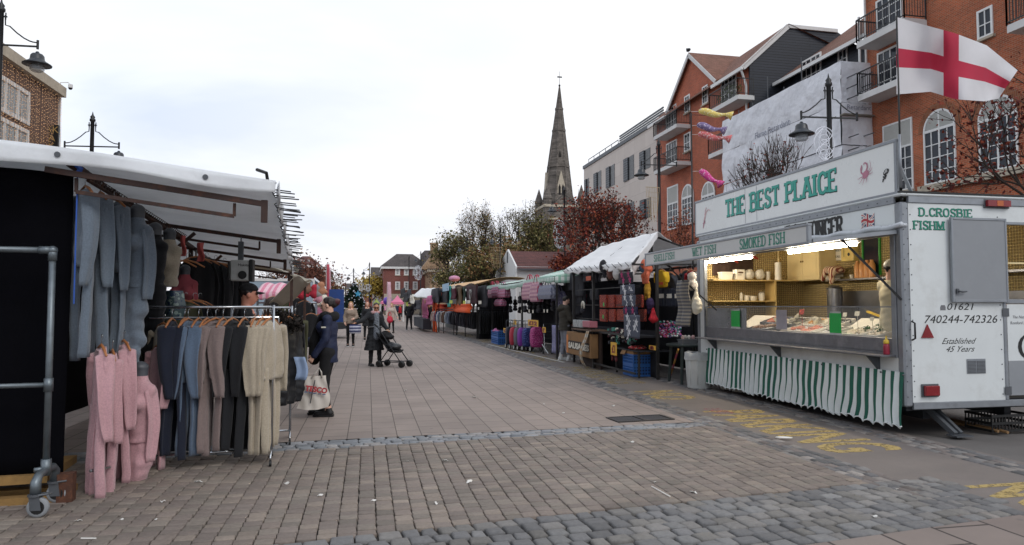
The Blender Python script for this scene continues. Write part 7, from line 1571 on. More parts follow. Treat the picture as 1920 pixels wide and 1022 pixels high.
# light motifs tied to the posts
WIRE=M('motif_white','#c9ccd4',.5,.05,emit=.12);GOLDW=M('motif_gold','#b09a76',.5,.1)
def motif(u,v0,v1,y,label,kind,w):
    a,b=PY(u,v0,y),PY(u,v1,y);h=a.z-b.z;t=thing('light_motif',label,'light motif',(a.x,y-.1,b.z));mb=MB();r=h*.005+.006
    if kind=='loop':
        for k in(0,1):mb.tube([(w*math.sin(2*math.pi*i/30*1)*(.35+.6*abs(math.sin(math.pi*i/30))),0,h*(.5+.5*math.cos(2*math.pi*i/60+k*3.14)))for i in range(31)],r,5);mb.tube([(-w*math.sin(math.pi*i/20)*(1-.5*k),.02*k,h*i/20)for i in range(21)],r,5);mb.tube([(w*math.sin(math.pi*i/20)*(1-.5*k),.02*k,h*i/20)for i in range(21)],r,5)
        for k in range(5):z=h*(.12+.16*k);mb.tube([(w*.5*math.cos(q*math.pi/6),0,z+w*.45*math.sin(q*math.pi/6))for q in range(13)],r*.8,5)
    else:
        for k in range(9):x=-w+2*w*k/8;mb.cyl((x,0,h),(x*.55+.1*w*math.sin(k*2),0,h*.05*(1+k%3)),r*.6,n=4)
        for k in range(7):z=h*(.15+.12*k);mb.cyl((-w*(.55+.4*z/h),.01,z),(w*(.55+.4*z/h),.01,z+h*.06*math.sin(k)),r*.5,n=4)
        mb.cyl((-w,0,h),(w,0,h),r,n=4)
    mb.v=[(p[0],p[1],p[2])for p in mb.v];mb.build('wire_outline',WIRE if kind=='loop' else GOLDW,t);return t
motif(869,478,512,69.8,'white looped wire light motif on the post left of the trees','loop',.45);motif(1048,413,466,38,'white looped wire light motif on the post before the church','loop',.35);motif(784,498,525,103,'white looped wire light motif before the brick town house','loop',.6)
motif(930,464,507,56,'gold wire lattice motif on the post among the yellow trees','net',.55);motif(834,486,518,85.5,'gold wire lattice motif before the stone building','net',.55);motif(1222,352,420,25.2,'gold wire lattice motif on the post by the gabled building','net',.28)
motif(1540,240,300,14.6,'white wire snowflake motif low on the post by the scaffold','loop',.28);motif(690,533,546,87.7,'white looped motif on the single armed lamp post','loop',.45);motif(677,530,545,109,'white looped motif on the slim lamp post by the christmas tree','loop',.5)
# ---------------------------------------------------------------- trees
BARK=M('bark','#3a302a',.95,.3,12,bump=.6,bscale=30)
def tree(label,loc,H,Rad,cols,nleaf,seed,lsize=.16,trunk_h=.3,levels=4,spread=.55,nb=3,rt=None,ztop=None,leafr=.35,name='tree',squash=1,twigs=True,thin=.62):
    t=thing(name,label,'tree',loc);rs=np.random.RandomState(seed);mb=MB();tips=[];r0=rt or H*.018
    def grow(p,d,L,r,lev):
        k=3;pts=[p];dd=d.copy()
        for i in range(k):
            dd=(dd+V(rs.normal(0,.10,3))+V((0,0,.04))).normalized();pts.append(pts[-1]+dd*L/k)
        e=r*thin;mb.tube(pts,[r+(e-r)*i/k for i in range(k+1)],7 if lev<2 else(5 if lev<3 else 4),caps=False)
        if lev>=levels-1:tips.extend([(pts[1],L),(pts[2],L),(pts[3],L)])
        if lev>=levels:return
        n=nb+(rs.rand()<.5)
        for i in range(n):
            a=rs.uniform(0,6.28)if n>1 else 0;a=2*math.pi*(i+rs.uniform(-.3,.3))/n+lev
            o=dd.orthogonal().normalized();o2=dd.cross(o);q=(dd*1+(o*math.cos(a)+o2*math.sin(a))*spread*rs.uniform(.6,1.4));q.normalize()
            grow(pts[-1-(rs.rand()<.35)],q,L*rs.uniform(.62,.85),e,lev+1)
    grow(V((0,0,0)),V((0,0,1)),H*trunk_h,r0,0)
    vs=np.array(mb.v);zz=vs[:,2].max();hr=np.percentile(np.hypot(vs[:,0],vs[:,1]),97)
    sz=H/zz;sr=Rad/max(hr,.1)
    def fix(p):f=min(1,max(0,p[2]/(zz*.3)));k=1+(sr-1)*f;return(p[0]*k,p[1]*k,p[2]*sz)
    mb.v=[fix(p)for p in mb.v];mb.build('trunk',BARK,t,True)
    if nleaf:
        tp=np.array([fix(p)for p,L in tips]);kx=rs.randint(0,len(tp),nleaf);c=tp[kx]+rs.normal(0,1,(nleaf,3))*leafr*np.array([1,1,.75]);c[:,2]=np.maximum(c[:,2],H*.15)
        leaves('crown',c,lsize,cols,t,rs)
    return t
RD=['#733026','#84402e','#5c2620','#95543a','#4a201e'];YG=['#68643a','#746b42','#585a36','#7d7249','#4a4b30','#857655'];BRN_=['#7a5a3c','#8a6a45','#6a4a35','#94744a'];PK=['#8a5a55','#7a4a42','#9a6a5c']
def tb_(u,vt,y):p=PY(u,vt,y);return(p.x,y,0),p.z
l_,h_=tb_(1150,352,36);tree('dark red maple behind the white roofed hat stall',l_,h_,2.9,RD,5600,11,.15,.28,5,.6,3,leafr=.2)
l_,h_=tb_(1090,425,34);tree('smaller dark red maple at the left foot of the tall maple',l_,h_,1.5,RD,2200,12,.15,.3,4,.6,3,leafr=.2)
l_,h_=tb_(1438,236,17.5);tree('nearly bare red leaved tree rising behind the fish trailer sign',l_,h_,1.25,['#6a3028','#7d4034','#8a4a3c'],520,14,.075,.5,5,.55,4,rt=.13,leafr=.12,thin=.66)
l_,h_=tb_(1285,395,30);tree('small russet tree in front of the gabled brick building',l_,h_,1.2,['#8a4a36','#7a3c2c','#9a5c40'],800,15,.12,.4,4,.5,3,leafr=.25)
q=PY(1905,130,13.2);tree('red leaved tree overhanging the trailer roof at the right edge',(q.x+1.0,13.2,0),8.0,3.0,['#5c2420','#6f3028','#86432f','#4a1f1c'],3600,19,.10,.28,5,.65,3,rt=.10,leafr=.22)
for u,vt,y,r,nl,sd,lab in((862,430,84,4.2,3600,21,'yellow green tree at the left end of the churchyard row'),(905,375,78,4.0,3000,22,'tall half bare tree with pale twigs left of the church'),(950,372,74,4.2,2600,23,'tall half bare tree with open twigs beside the church spire'),(995,378,78,3.8,2800,24,'half bare yellowing tree directly below the spire'),(1020,400,70,3.0,4200,25,'olive green tree in front of the church tower'),(925,440,66,3.6,5200,26,'dense olive tree low in the churchyard row'),(885,470,68,3.4,5200,27,'dense yellow brown tree behind the market stalls'),(965,445,68,3.4,4600,28,'dense green brown tree right of the gold motif')):
    l_,h_=tb_(u,vt,y);tree(lab,l_,h_,r,YG if sd%2 else YG+BRN_,nl,sd,.26 if nl>3300 else .17,.28,5,.55,3,leafr=.4 if nl>3300 else .28)
for u,vt,y,r,nl,sd,lab in((842,462,92,3.2,500,31,'bare twiggy tree beside the stone building'),(276,292,16.5,.75,160,32,'twiggy tree top with pinkish leaves above the tarpaulin awning'),(560,480,62,3.6,4200,33,'rust brown tree in front of the far left flats'),(530,450,44,1.6,120,34,'pale bare tree behind the awning pegs')):
    l_,h_=tb_(u,vt,y);tree(lab,l_,h_,r,PK if sd==32 else(['#6a4236','#7a4c3a','#5c3a30']if sd==33 else BRN_),nl,sd,.07 if sd==32 else .2,.3,5,.6,3,rt=.05 if sd in(32,34)else None,leafr=.1 if sd==32 else .5)
for u,vt,y,r,sd,cols,lab in((617,532,150,5,41,BRN_+YG,'round yellow brown tree far away at the left end of the street'),(690,520,128,3.6,42,['#a58a3c','#8d7a38','#b09a4c'],'yellow tree far away beside the white rendered building'),(640,548,190,5,43,BRN_,'small brown tree at the far end of the street')):
    l_,h_=tb_(u,vt,y);tree(lab,l_,h_,r,cols,2600,sd,.45,.25,4,.6,3,leafr=.8)
l_,h_=tb_(664,527,70);t_=thing('christmas_tree','tall dark green christmas tree with a blue star far down the street','tree',l_);rs=np.random.RandomState(8);z=h_*(1-rs.uniform(0,1,5200)**.5);a=rs.uniform(0,6.28,5200);r=1.9*(1-z/h_)*rs.uniform(.55,1.05,5200)+.05;leaves('crown',np.c_[r*np.cos(a),r*np.sin(a),z],.24,['#1c2b20','#24352a','#16231b'],t_,rs);mb=MB();mb.cyl((0,0,0),(0,0,h_),.09,.02,6);mb.build('trunk',BARK,t_)
p=PY(671,551,68.0);mb=MB();mb.prism([((.36 if i%2==0 else .15)*math.sin(i*math.pi/5),(.36 if i%2==0 else .15)*math.cos(i*math.pi/5))for i in range(10)],p-V(l_),(1,0,0),(0,0,1),(0,.1,0));mb.build('star',M('star_blue','#3a8fb5',.4),t_)
mb=MB()
for i in range(70):zz=random.uniform(.1,.95)*h_;aa=random.uniform(3.3,6.1);rr=1.95*(1-zz/h_)+.1;mb.ell((rr*math.cos(aa),rr*math.sin(aa),zz),.06,6,4)
mb.build('baubles',M('bauble','#b9bcc6',.3),t_)
# ---------------------------------------------------------------- stalls along the right of the market place
TW=M('roof_pvc_white','#f4f4f4',.5,.02,3,bump=.1,bscale=5,tl=.25);FRM=M('stall_frame','#2f2d2c',.6,.2,12,metal=.3);DKC=M('dark_cloth','#212127',.95,.25,7,bump=.3,bscale=40);DKG=M('dark_grey_cloth','#34353b',.95,.2,7,bump=.3,bscale=40);MAR=M('maroon_cloth','#4a1626',.95,.15);CARD=M('cardboard','#8d6a45',.9,.12,6,dirt='#6d4f33')
YCARD=M('card_yellow','#d8a62c',.6,.06);PLB=M('crate_blue','#2f66ad',.5,.12,8,dirt='#274f86')
def hang(u0,v0,u1,v1,x,mat,name,label,cat,group=None,thick=.02,wav=.02,parent=None,taper=0,seed=0,d=None):
    """cloth hung facing the street on the plane x, given by its corners in the view"""
    ya,yb=PX(u0,(v0+v1)/2,x).y,PX(u1,(v0+v1)/2,x).y;um=(u0+u1)/2;z1,z0=PX(um,v0,x).z,PX(um,v1,x).z;ph=seed*1.9+u0
    def f(a,b):
        k=1-taper*b*.5;y=(ya+yb)/2+(yb-ya)*(a-.5)*k;return V((x+wav*math.sin(a*9+ph+b*1.5)*(1-b*.6)+wav*.5*math.sin(b*8+ph),y,z0+(z1-z0)*b))
    mb=MB();mb.grid(lambda a,b:f(1-a,b),10,10,thick=thick);o=mb.build(name,mat,parent,True,world=parent is not None)
    if not parent:tag(o,label,cat,group)
    return o
def pack(u0,v0,u1,v1,x,mat,name,label,cat,group=None,dep=.06,bev=.012):
    ya,yb=PX(u1,v1,x).y,PX(u0,v1,x).y;z1,z0=PX((u0+u1)/2,v0,x).z,PX((u0+u1)/2,v1,x).z
    mb=MB();mb.box(x,ya,z0,x+dep,yb,z1);o=mb.build(name,mat,bevel=bev);return tag(o,label,cat,group)
# --- hat stall under the white ridge roof
HX=5.45
rN,rF=PX(1225,437,6.5),PX(1130,460,6.5);eN,eF=PX(1192,500,HX),PX(1073,503,HX);zr=(rN.z+rF.z)/2
t_=thing('hat_stall','market stall with a white ridged roof selling hats, gloves and leggings','stall',(6.5,15.8,0))
yn,yf=13.75,rF.y+.1;ef=V((HX-.05,yf-.1,eF.z));en=V((HX-.05,yn,2.42))
mb=MB()
def roof(a,b): # a along, b eave->ridge->back
    y=yn+(yf-yn)*a+(rN.y-yn-.25)*(1-a)*min(b,1);s_=-.06*math.sin(math.pi*min(b,1))*math.sin(a*math.pi*3)**2+.012*math.sin(a*23+b*9)+.01*math.sin(b*31+a*5)
    if b<=1:x=en.x+(6.5-en.x)*b;z=(en.z+(ef.z-en.z)*a)*(1-b)+zr*b
    else:x=6.5+1.15*(b-1);z=zr-.72*(b-1)
    return V((x,y,z+s_))
mb.grid(lambda a,b:roof(a,b*2),40,30,thick=-.006)
mb.grid(lambda a,b:roof(a,0)+V((-.012-.02*b*math.sin(a*31),0,-.10*b-.05*b*math.sin(a*19)**2)),40,4,thick=.005)
p0=roof(0,0);mb.grid(lambda a,b:roof(0,a)+V((-.02*b,-.05*b-.02*math.sin(a*9)*b,-(.35-.22*a)*b)),14,6,thick=.005)
mb.grid(lambda a,b:roof(1,a*2)+V((0,.01,-.9*b*(1-abs(a*2-1))-.02)),20,6,thick=.005);mb.build('roof',TW,t_,True,world=True)
mb=MB()
for x,y in((HX+.02,16.42),(HX+.05,18.2),(5.93,13.62),(7.6,13.7),(7.6,18.2)):mb.box(x-.03,y-.03,0,x+.03,y+.03,2.5)
mb.bar((HX,13.7,2.42),(HX,18.3,2.5),.04,.05);mb.bar((HX+.02,16.42,.9),(HX+.02,13.7,.9),.035,.04);mb.bar((HX+.02,16.42,.12),(HX+.02,13.7,.12),.035,.04);mb.bar((7.6,13.7,2.45),(7.6,18.3,2.5),.04,.05);mb.bar((6.5,15.2,zr-.05),(6.5,18.4,zr-.05),.04,.05)
for y in(13.7,16.4,18.2):mb.bar((HX,y,2.42),(6.5,max(y,15.2),zr-.05),.035,.04);mb.bar((6.5,max(y,15.2),zr-.05),(7.6,y,2.45),.035,.04);mb.bar((HX,y,2.40),(7.6,y,2.42),.035,.04);mb.bar((6.5,max(y,15.2),2.4),(6.5,max(y,15.2),zr-.05),.035,.04)
for z in(1.2,1.55,1.95):mb.bar((HX+.12,13.7,z),(HX+.12,18.2,z),.02,.02)
mb.build('frame',FRM,t_,world=True)
mb=MB();mb.grid(lambda a,b:V((7.62+.02*math.sin(a*30),13.7+4.5*a,2.3*b)),30,4,thick=.01);mb.grid(lambda a,b:V((HX+.3+2*a,18.25,2.2*b)),10,4,thick=.01);mb.grid(lambda a,b:V((HX+.55+.02*math.sin(a*20),13.75+4.4*a,1.0*b)),30,4,thick=.01);mb.build('back_sheet',DKC,t_,True,world=True)
mb=MB();mb.box(HX+.1,13.8,.86,HX+1.2,18.1,.9);mb.build('counter',DKG,t_,world=True)
mb=MB()
for k in range(13):p=roof(k/12*.98+.01,0);mb.cyl(p+V((-.03,0,-.05)),p+V((-.06,.12,.03)),.008,n=5);mb.cyl(p+V((-.03,0,-.05)),p+V((.05,0,-.08)),.008,n=5)
mb.build('roof_clips',FRM,t_,world=True)
STAR_G=M('legging_grey','#4b4f5c',.9,.1,20);STARW=M('star_white','#c9c9cc',.8);STARP=M('star_pink','#9c2a5c',.8);LEG_K=M('legging_dark','#25232c',.9,.1);LEG_N=M('legging_navy','#1d2140',.9,.1)
for k,(u0,v0,u1,v1,mt,sm,n,lab)in enumerate(((1161,511,1187,532,LEG_K,STARP,4,'dark leggings pack with pink dots at the top of the hanging column'),(1164,534,1190,552,STAR_G,STARW,4,'grey leggings with white stars just under the pink dotted pack'),(1167,553,1192,574,STAR_G,STARW,4,'grey leggings with white stars between the upper ones and the navy pack'),(1169,575,1196,589,LEG_N,STARP,2,'navy leggings pack with two pink stars'),(1171,590,1200,634,STAR_G,STARW,9,'longest grey leggings with white stars at the foot of the column'))):
    x=HX-.06;t2=thing('printed_leggings',lab,'leggings',(x,PX((u0+u1)/2,v1,x).y,PX(u0,v1,x).z));hang(u0,v0,u1,v1,x,mt,'cloth',None,None,None,.012,.006,t2,seed=k);mb=MB();ya,yb=PX(u0,v0,x).y,PX(u1,v0,x).y;z1,z0=PX(u0,v0,x).z,PX(u0,v1,x).z
    cols_=2;rows=max(1,(n+1)//2)
    for i in range(n):
        r_=i//2;cy=ya+(yb-ya)*(.27+.46*(i%2)+(.08 if r_%2 else-.04));cz=z1+(z0-z1)*(r_+.5)/rows;s_=abs(ya-yb)*.12
        mb.prism([((s_ if q%2==0 else s_*.42)*math.sin(q*math.pi/5),(s_ if q%2==0 else s_*.42)*math.cos(q*math.pi/5))for q in range(10)],(x-.012,cy,cz),(0,-1,0),(0,0,1),(-.004,0,0))
    mb.build('stars',sm,t2,world=True)
PKT=patmat('packet_print','spot',['#8c2f22','#b4553a','#3a1a18'],30)
k=0
for r_,(v0,v1,us)in enumerate(((553,577,((1124,1136),(1138,1151),(1153,1166),(1189,1203))),(580,603,((1124,1136),(1141,1152),(1156,1170),(1197,1208))))):
    for c_,(u0,u1)in enumerate(us):pack(u0,v0,u1,v1,HX+.02+.05*c_,PKT,'glove_packet','%s red packet in the %s row of gloves, %s'%(('first','second','third','last')[c_],('upper','lower')[r_],('next to the frame post','right of the green star','left of the star leggings','right of the star leggings')[c_]),'glove packet','red glove packets on the stall wires')
for u,v,lab in((1132,571,'bright green star price card on the upper row of glove packets'),(1131,594,'bright green star price card on the lower row of glove packets')):
    p=PX(u,v,HX-.03);mb=MB();mb.prism([((.055 if i%2 else .035)*math.sin(i*math.pi/8),(.055 if i%2 else .035)*math.cos(i*math.pi/8))for i in range(16)],p,(0,-1,0),(0,0,1),(-.004,0,0));solo(mb,'star_card',GRN,lab,'price card')
def softtoy(name,label,u,v,x,prims,mat,cat='hat',h=.012,amp=.004,rz=0):p=PX(u,v,x);o=blob(name,prims,h,mat,None,mod=lambda q:q+amp*np.sin(q[:,[1,2,0]]*70));o.location=p;o.rotation_euler=(0,0,rz);return tag(o,label,cat)
softtoy('hat','round white knitted hat hanging under the roof edge',1157,525,HX-.02,[('e',vv(0,0,0),(.09,.13,.14),.02),('c',vv(0,0,.12),vv(0,0,.17),.03,.02,.03)],M('hat_white','#b8b5b2',.95,.1,20))
softtoy('hat','brown knitted hat hanging left of the white one',1145,525,HX,[('e',vv(0,0,0),(.09,.10,.16),.02),('c',vv(0,0,.12),vv(0,0,.18),.03,.02,.03)],M('hat_brown','#6a473e',.95,.1,20))
softtoy('bag','black shoulder bag with a drooping corner hung at the roof edge',1131,522,HX,[('e',vv(0,0,0),(.08,.14,.16),.03),('c',vv(0,-.05,-.05),vv(0,-.13,-.26),.08,.03,.04)],DKC,'bag')
for k,(u0,v0,u1,v1,mt,lab)in enumerate(((1062,512,1078,545,DKG,'charcoal hoodie hung at the far corner of the hat stall'),(1076,516,1096,556,DKG,'dark grey top hung beside the charcoal hoodie'),(1083,520,1098,572,DKC,'black hoodie hung in front of the dark grey top'),(1097,512,1110,528,DKC,'black cap box with an orange print under the roof'),(1111,510,1121,530,DKC,'black leggings folded over the rail beside the post'),(1091,552,1101,570,MAR,'maroon hat hanging over the handbag'),(1108,543,1124,562,DKC,'pair of black gloves hung across the frame post'),(1120,512,1128,528,DKG,'grey scarf hung beside the black shoulder bag'),(1076,556,1090,590,DKC,'black top low at the far side of the hat stall'),(1152,552,1166,572,DKC,'black tights hung left of the star leggings'))):
    hang(u0,v0,u1,v1,HX+.02*k+(.3 if u0<1092 else 0),mt,'dark_garment',lab,'garment',None,.04,.02,seed=k)
hang(1099,518,1108,526,HX-.06,M('orange_print','#b4553a',.8),'orange_label','orange printed label on the black cap box','label',None,.006,.002)
p=PX(1093,580,HX-.02);t2=thing('handbag','black handbag with a white arched panel hung over the counter','bag',p);blob('bag_body',[('e',vv(0,0,-.03),(.06,.13,.08),.02)],.012,DKC,t2);mb=MB();mb.tube([(0,.1,.02),(0,.09,.16),(0,.03,.2),(0,0,.1),(0,-.03,.2),(0,-.09,.16),(0,-.1,.02)],.022,8);mb.build('white_panel',PLW,t2,True)
zc_=.9
pack(1074,600,1092,614,HX-.1,M('clear_box','#9aa0a0',.3,.1),'clear_box','clear plastic box of small goods on the counter end','box',None,.2);pack(1092,602,1106,614,HX-.1,M('pink_box','#b06a74',.6),'pink_basket','pink basket beside the clear box on the counter end','basket',None,.2)
t2=thing('folding_counter','wooden counter end shelf beside the man in the dark parka','counter',(HX-.05,17.3,0));ya,yb=PX(1111,617,HX-.15).y,PX(1073,617,HX-.15).y;zc=PX(1090,617,HX-.15).z
mb=MB();mb.box(HX-.18,ya,zc-.03,HX+.3,yb,zc);mb.build('shelf',M('board_brown','#5a4433',.7,.2),t2,world=True);mb=MB();mb.box(HX+.05,ya,0,HX+.1,yb,zc-.031);mb.build('front_panel',M('panel_brown','#33241d',.8,.2),t2,world=True)
ya,yb=PX(1108,645,HX-.15).y,PX(1063,645,HX-.15).y;z1,z0=PX(1085,624,HX-.15).z,PX(1085,667,HX-.15).z
t2=thing('printed_carton','large brown cardboard carton printed with the word sausages','carton',(HX-.02,(ya+yb)/2,z0));mb=MB();mb.box(HX-.16,ya,max(.03,z0),HX+.04,yb,z1);mb.build('box',CARD,t2,world=True,bevel=.01);mb=MB();mb.box(HX-.165,ya+.08,z0+.14,HX-.1605,yb-.18,z0+.36);mb.build('label_band',M('band_brown','#2b1a14',.7),t2,world=True);lettering('carton_words','SAUSAGES',(HX-.168,yb-.2,z0+.17),(0,-1,0),(0,0,1),.2,PLW,t2,.001,bold=.01,width=(yb-ya)-.32);mb=MB();mb.box(HX-.166,yb-.16,z0+.02,HX-.1605,yb-.01,z0+.5);mb.build('orange_band',M('band_orange','#c9793a',.6),t2,world=True)
p0,p1=PX(1102,621,HX-.2),PX(1092,681,HX-.3);t2=thing('curled_poster','long curled paper strip of printed boxes hanging over the carton','poster',(p1.x,p1.y,p1.z));mb=MB();mb.grid(lambda a,b:V((HX-.24-.16*math.sin(b*3.0)*(1-b)+.05*b,p1.y+.02+.24*(a-.5)+.3*math.sin(b*2.2)*(1-b)+(p0.y-p1.y)*b,.06+(p0.z-.06)*b)),4,18,thick=.003);mb.build('paper',patmat('strip_print','check',['#bdb6a8','#6d6458','#a07a4a'],7),t2,True,world=True)
# octopus and other soft toys
OCT=M('octopus_orange','#c9684a',.9,.12,20)
P=[('e',vv(0,.02,.10),(.11,.12,.12),.02),('e',vv(0,-.1,0),(.09,.10,.10),.03)]
for k in range(7):y=-.2+.045*k;P+=[('c',vv(-.03*(k%2),-.1,-.02),vv(-.06+.03*(k%3),y,-.14),.04,.03,.02),('c',vv(-.06+.03*(k%3),y,-.14),vv(-.04,y-.02*math.sin(k*2),-.30),.03,.018,.02)]
softtoy('octopus_toy','orange plush octopus with dangling arms at the near corner of the stall',1214,533,5.75,P,OCT,'plush toy',.011)
softtoy('mustard_toy','mustard yellow plush figure dangling under the octopus',1214,563,5.76,[('e',vv(0,0,.1),(.06,.07,.07),.02),('e',vv(0,0,-.02),(.07,.09,.12),.03),('c',vv(0,.06,-.08),vv(0,.1,-.22),.04,.03,.02),('c',vv(0,-.06,-.08),vv(0,-.1,-.22),.04,.03,.02)],M('mustard','#b98a2c',.9,.1),'plush toy')
softtoy('purple_toy','dark purple plush toy hanging below the mustard figure',1219,590,5.77,[('e',vv(0,0,0),(.08,.11,.13),.02),('c',vv(0,.05,-.1),vv(0,.09,-.2),.04,.03,.02)],M('purple_plush','#3a2a4c',.9,.1),'plush toy')
softtoy('red_hat','pointed bright red hat hanging at the near stall corner',1225,606,5.76,[('c',vv(0,0,-.06),vv(0,.02,.14),.09,.03,.02),('e',vv(0,0,-.07),(.1,.11,.05),.02)],M('hat_red','#b01f2c',.9,.1))
softtoy('ball','pale blue ball hanging behind the orange octopus',1207,512,5.9,[('e',vv(0,0,0),(.10,.10,.11),.02)],M('ball_blue','#6f93b4',.7),'ball')
t2=outfit('bright yellow printed shirt hung under the canopy end of the hat stall',PX(1240,500,6.1)+V((0,0,.03)),-1.45,M('shirt_yellow','#d0a61f',.9,.08),.44,.38,.2,.07,101,trousers=False,cat='shirt',name='yellow_shirt');mb=MB();mb.box(-.14,-.05,-.42,.14,-.044,-.36);mb.build('orange_print',M('print_orange','#c9552a',.8),t2)
for k,(u,v,mt,lab,w)in enumerate(((1256,505,DKG,'grey shirt hung next to the yellow printed shirt',.4),(1287,500,DKC,'black shirt hung deep at the near end of the hat stall',.4),(1296,500,M('shirt_red','#a8222c',.9),'red shirt hung between the black and white ones',.3),(1304,502,PLW,'white shirt hung beside the trailer corner post',.3))):outfit(lab,PX(u,v,6.3)+V((0,0,.02)),-1.45,mt,w,.36,.2,.07,110+k,trousers=False,cat='shirt',name='small_shirt')
hang(1274,526,1291,612,5.72,patmat('scarf_stripe','stripe',['#8f8a80','#5d5d63'],16,vec=2),'scarf','long grey striped scarf hanging from the canopy strut','scarf',None,.03,.05,taper=-.5)
softtoy('white_bag','white carrier bag of soft goods hanging by the trailer corner post',1306,590,5.85,[('e',vv(0,0,-.05),(.09,.14,.16),.03),('c',vv(0,.03,.05),vv(0,.0,.26),.06,.025,.03)],PLW,'bag',.012,.006)
softtoy('plush_lamb','white plush lamb tied above the white carrier bag',1297,545,5.9,[('e',vv(0,0,.08),(.08,.09,.09),.02),('e',vv(0,-.03,-.08),(.09,.1,.1),.03),('c',vv(0,.07,.12),vv(0,.12,.05),.03,.03,.02)],M('lamb_white','#c9c4c0',.95,.1),'plush toy')
for k in range(3):hang(1233+15*k,541,1246+15*k,575,6.25,M('jeans_dark','#1d2230',.9,.15),'folded_jeans',('leftmost','middle','rightmost')[k]+' of the three folded dark jeans packs hung under the shirts','jeans','folded dark jeans packs',.04,.01,seed=k);pack(1235+15*k,551,1244+15*k,559,6.2,PLW,'paper_band',('leftmost','middle','rightmost')[k]+' white paper band across the folded jeans packs','paper band',None,.008,0)
rs=np.random.RandomState(6);mb=MB();cl=[M('trinket_%d'%i if False else 'trinket_'+n_,c_,.5)for i,(n_,c_)in enumerate((('pink','#b8508a'),('teal','#3f8f84'),('white','#c9c4c6'),('red','#a02c40'),('purple','#5a3a78')))]
for i in range(170):
    q=rs.rand();u,v=1232+rs.rand()*46,602+rs.rand()*30;p=PX(u,v,6.0+(632-v)*.012);mb.ell(p,(.02,.028+.02*rs.rand(),.02),6,5,mi=rs.randint(0,5))
o=mb.build('trinkets',cl,smooth=True);tag(o,'heap of pink and teal hair trinkets on the near end of the counter','trinkets',kind='stuff')
rs=np.random.RandomState(9);mb=MB()
for i in range(60):p=PX(1142+rs.rand()*52,616+rs.rand()*28,HX+.1);mb.obox(p,(.05,rs.uniform(.06,.16),rs.uniform(.03,.09)),Euler((rs.uniform(-.5,.5),0,0)).to_matrix(),rs.randint(0,5))
o=mb.build('small_goods',[DKC,DKG,PLW,M('teal_pack','#2d7a6a',.6),MAR]);tag(o,'jumble of dark socks and gloves heaped on the counter under the glove packets','small goods',kind='stuff')
def pricecard(u0,v0,u1,v1,x,s_,label,ww=.8,rz=0):
    ya,yb=PX(u0,v0,x).y,PX(u1,v1,x).y;z1,z0=PX(u0,v0,x).z,PX(u1,v1,x).z;t=thing('price_sign',label,'price sign',(x,(ya+yb)/2,z0));mb=MB();mb.box(x,yb,z0,x+.008,ya,z1);mb.build('card',YCARD,t,world=True)
    if s_:lettering('price',s_,(x-.002,ya-(ya-yb)*(1-ww)/2,z0+(z1-z0)*.2),(0,-1,0),(0,0,1),(z1-z0)*.8,M('price_red','#7a2018',.6),t,.001,bold=.012,width=(ya-yb)*ww)
    return t
pricecard(1145,641,1156,667,HX-.3,'£1','yellow one pound sign propped beside the stall crates',.6)
# crates with cardboard tray
def crate_stack(label,u0,u1,vb,x,n,h,dep,top):
    p=G((u0+u1)/2,vb);ya,yb=PX(u1,vb,x).y,PX(u0,vb,x).y;t=thing('crate_stack',label,'crates',(x+dep/2,(ya+yb)/2,0));w=(yb-ya)/2;d=dep/2
    for k in range(n):
        mb=MB();z=k*h
        for a0,a1 in((.0,.18),(.36,.46),(.64,.74),(.86,1)):
            for bx in((-d,-w,d,-w+.02),(-d,w-.02,d,w),(-d,-w+.02,-d+.02,w-.02),(d-.02,-w+.02,d,w-.02)):mb.box(bx[0],bx[1],z+h*a0+.002,bx[2],bx[3],z+h*a1-.002)
        for i in range(11):
            y=-w+2*w*i/10;mb.box(-d+.003,y-.008,z+.004,-d+.017,y+.008,z+h-.004)
        for i in range(8):x_=-d+2*d*i/7;mb.box(x_-.008,-w+.003,z+.004,x_+.008,-w+.017,z+h-.004)
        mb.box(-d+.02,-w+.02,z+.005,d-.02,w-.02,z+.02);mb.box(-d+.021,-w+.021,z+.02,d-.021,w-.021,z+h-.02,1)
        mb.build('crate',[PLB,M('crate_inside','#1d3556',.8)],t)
    return t,n*h,w,d
t2,hh,w,d=crate_stack('two blue plastic crates stacked under a cardboard tray at the stall corner',1168,1188,706,5.62,2,.24,.46,None)
o_=off(t2);mb=MB();mb.box(o_.x-d,o_.y-w,hh+.002,o_.x+d,o_.y+w,hh+.1);mb.grid(lambda a,b:V((o_.x-d-.002-.06*b,o_.y+w-.25+.25*a,hh+.1-.12*b)),2,2,thick=.004);solo(mb,'cardboard_tray',CARD,'open cardboard tray resting on the near blue crates','tray')
softtoy('red_textile','heap of red and white gloves lying in the cardboard tray',1195,656,5.75,[('e',vv(0,0,0),(.2,.2,.04),.02),('e',vv(.1,.05,.02),(.1,.1,.04),.02),('e',vv(-.1,-.05,.02),(.1,.1,.03),.02)],patmat('glove_red','spot',['#b0343c','#c9a8a0','#8c2530'],24),'gloves',.014,.006)
pricecard(1217,647,1229,657,5.62,'£2','small yellow price sign standing in the cardboard tray',.7)
t2=crate_stack('two blue plastic crates stacked beside the row of trolley bags',921,934,648,5.0,2,.26,.5,None)[0]
softtoy('pink_goods','pink packets heaped on the far blue crates',930,622,5.1,[('e',vv(0,0,0),(.15,.35,.04),.02),('e',vv(0,.1,.05),(.06,.1,.05),.02)],M('goods_pink','#b86a9a',.6),'packets',.02)
pricecard(944,615,951,625,4.98,'£3','small yellow price sign on the far blue crates',.7)
t2=thing('dark_trestle','dark low table behind the near crates in the hat stall','table',(5.9,14.4,0));mb=MB();mb.box(5.6,13.9,.55,6.4,15.4,.58);mb.build('table_top',DKG,t2,world=True)
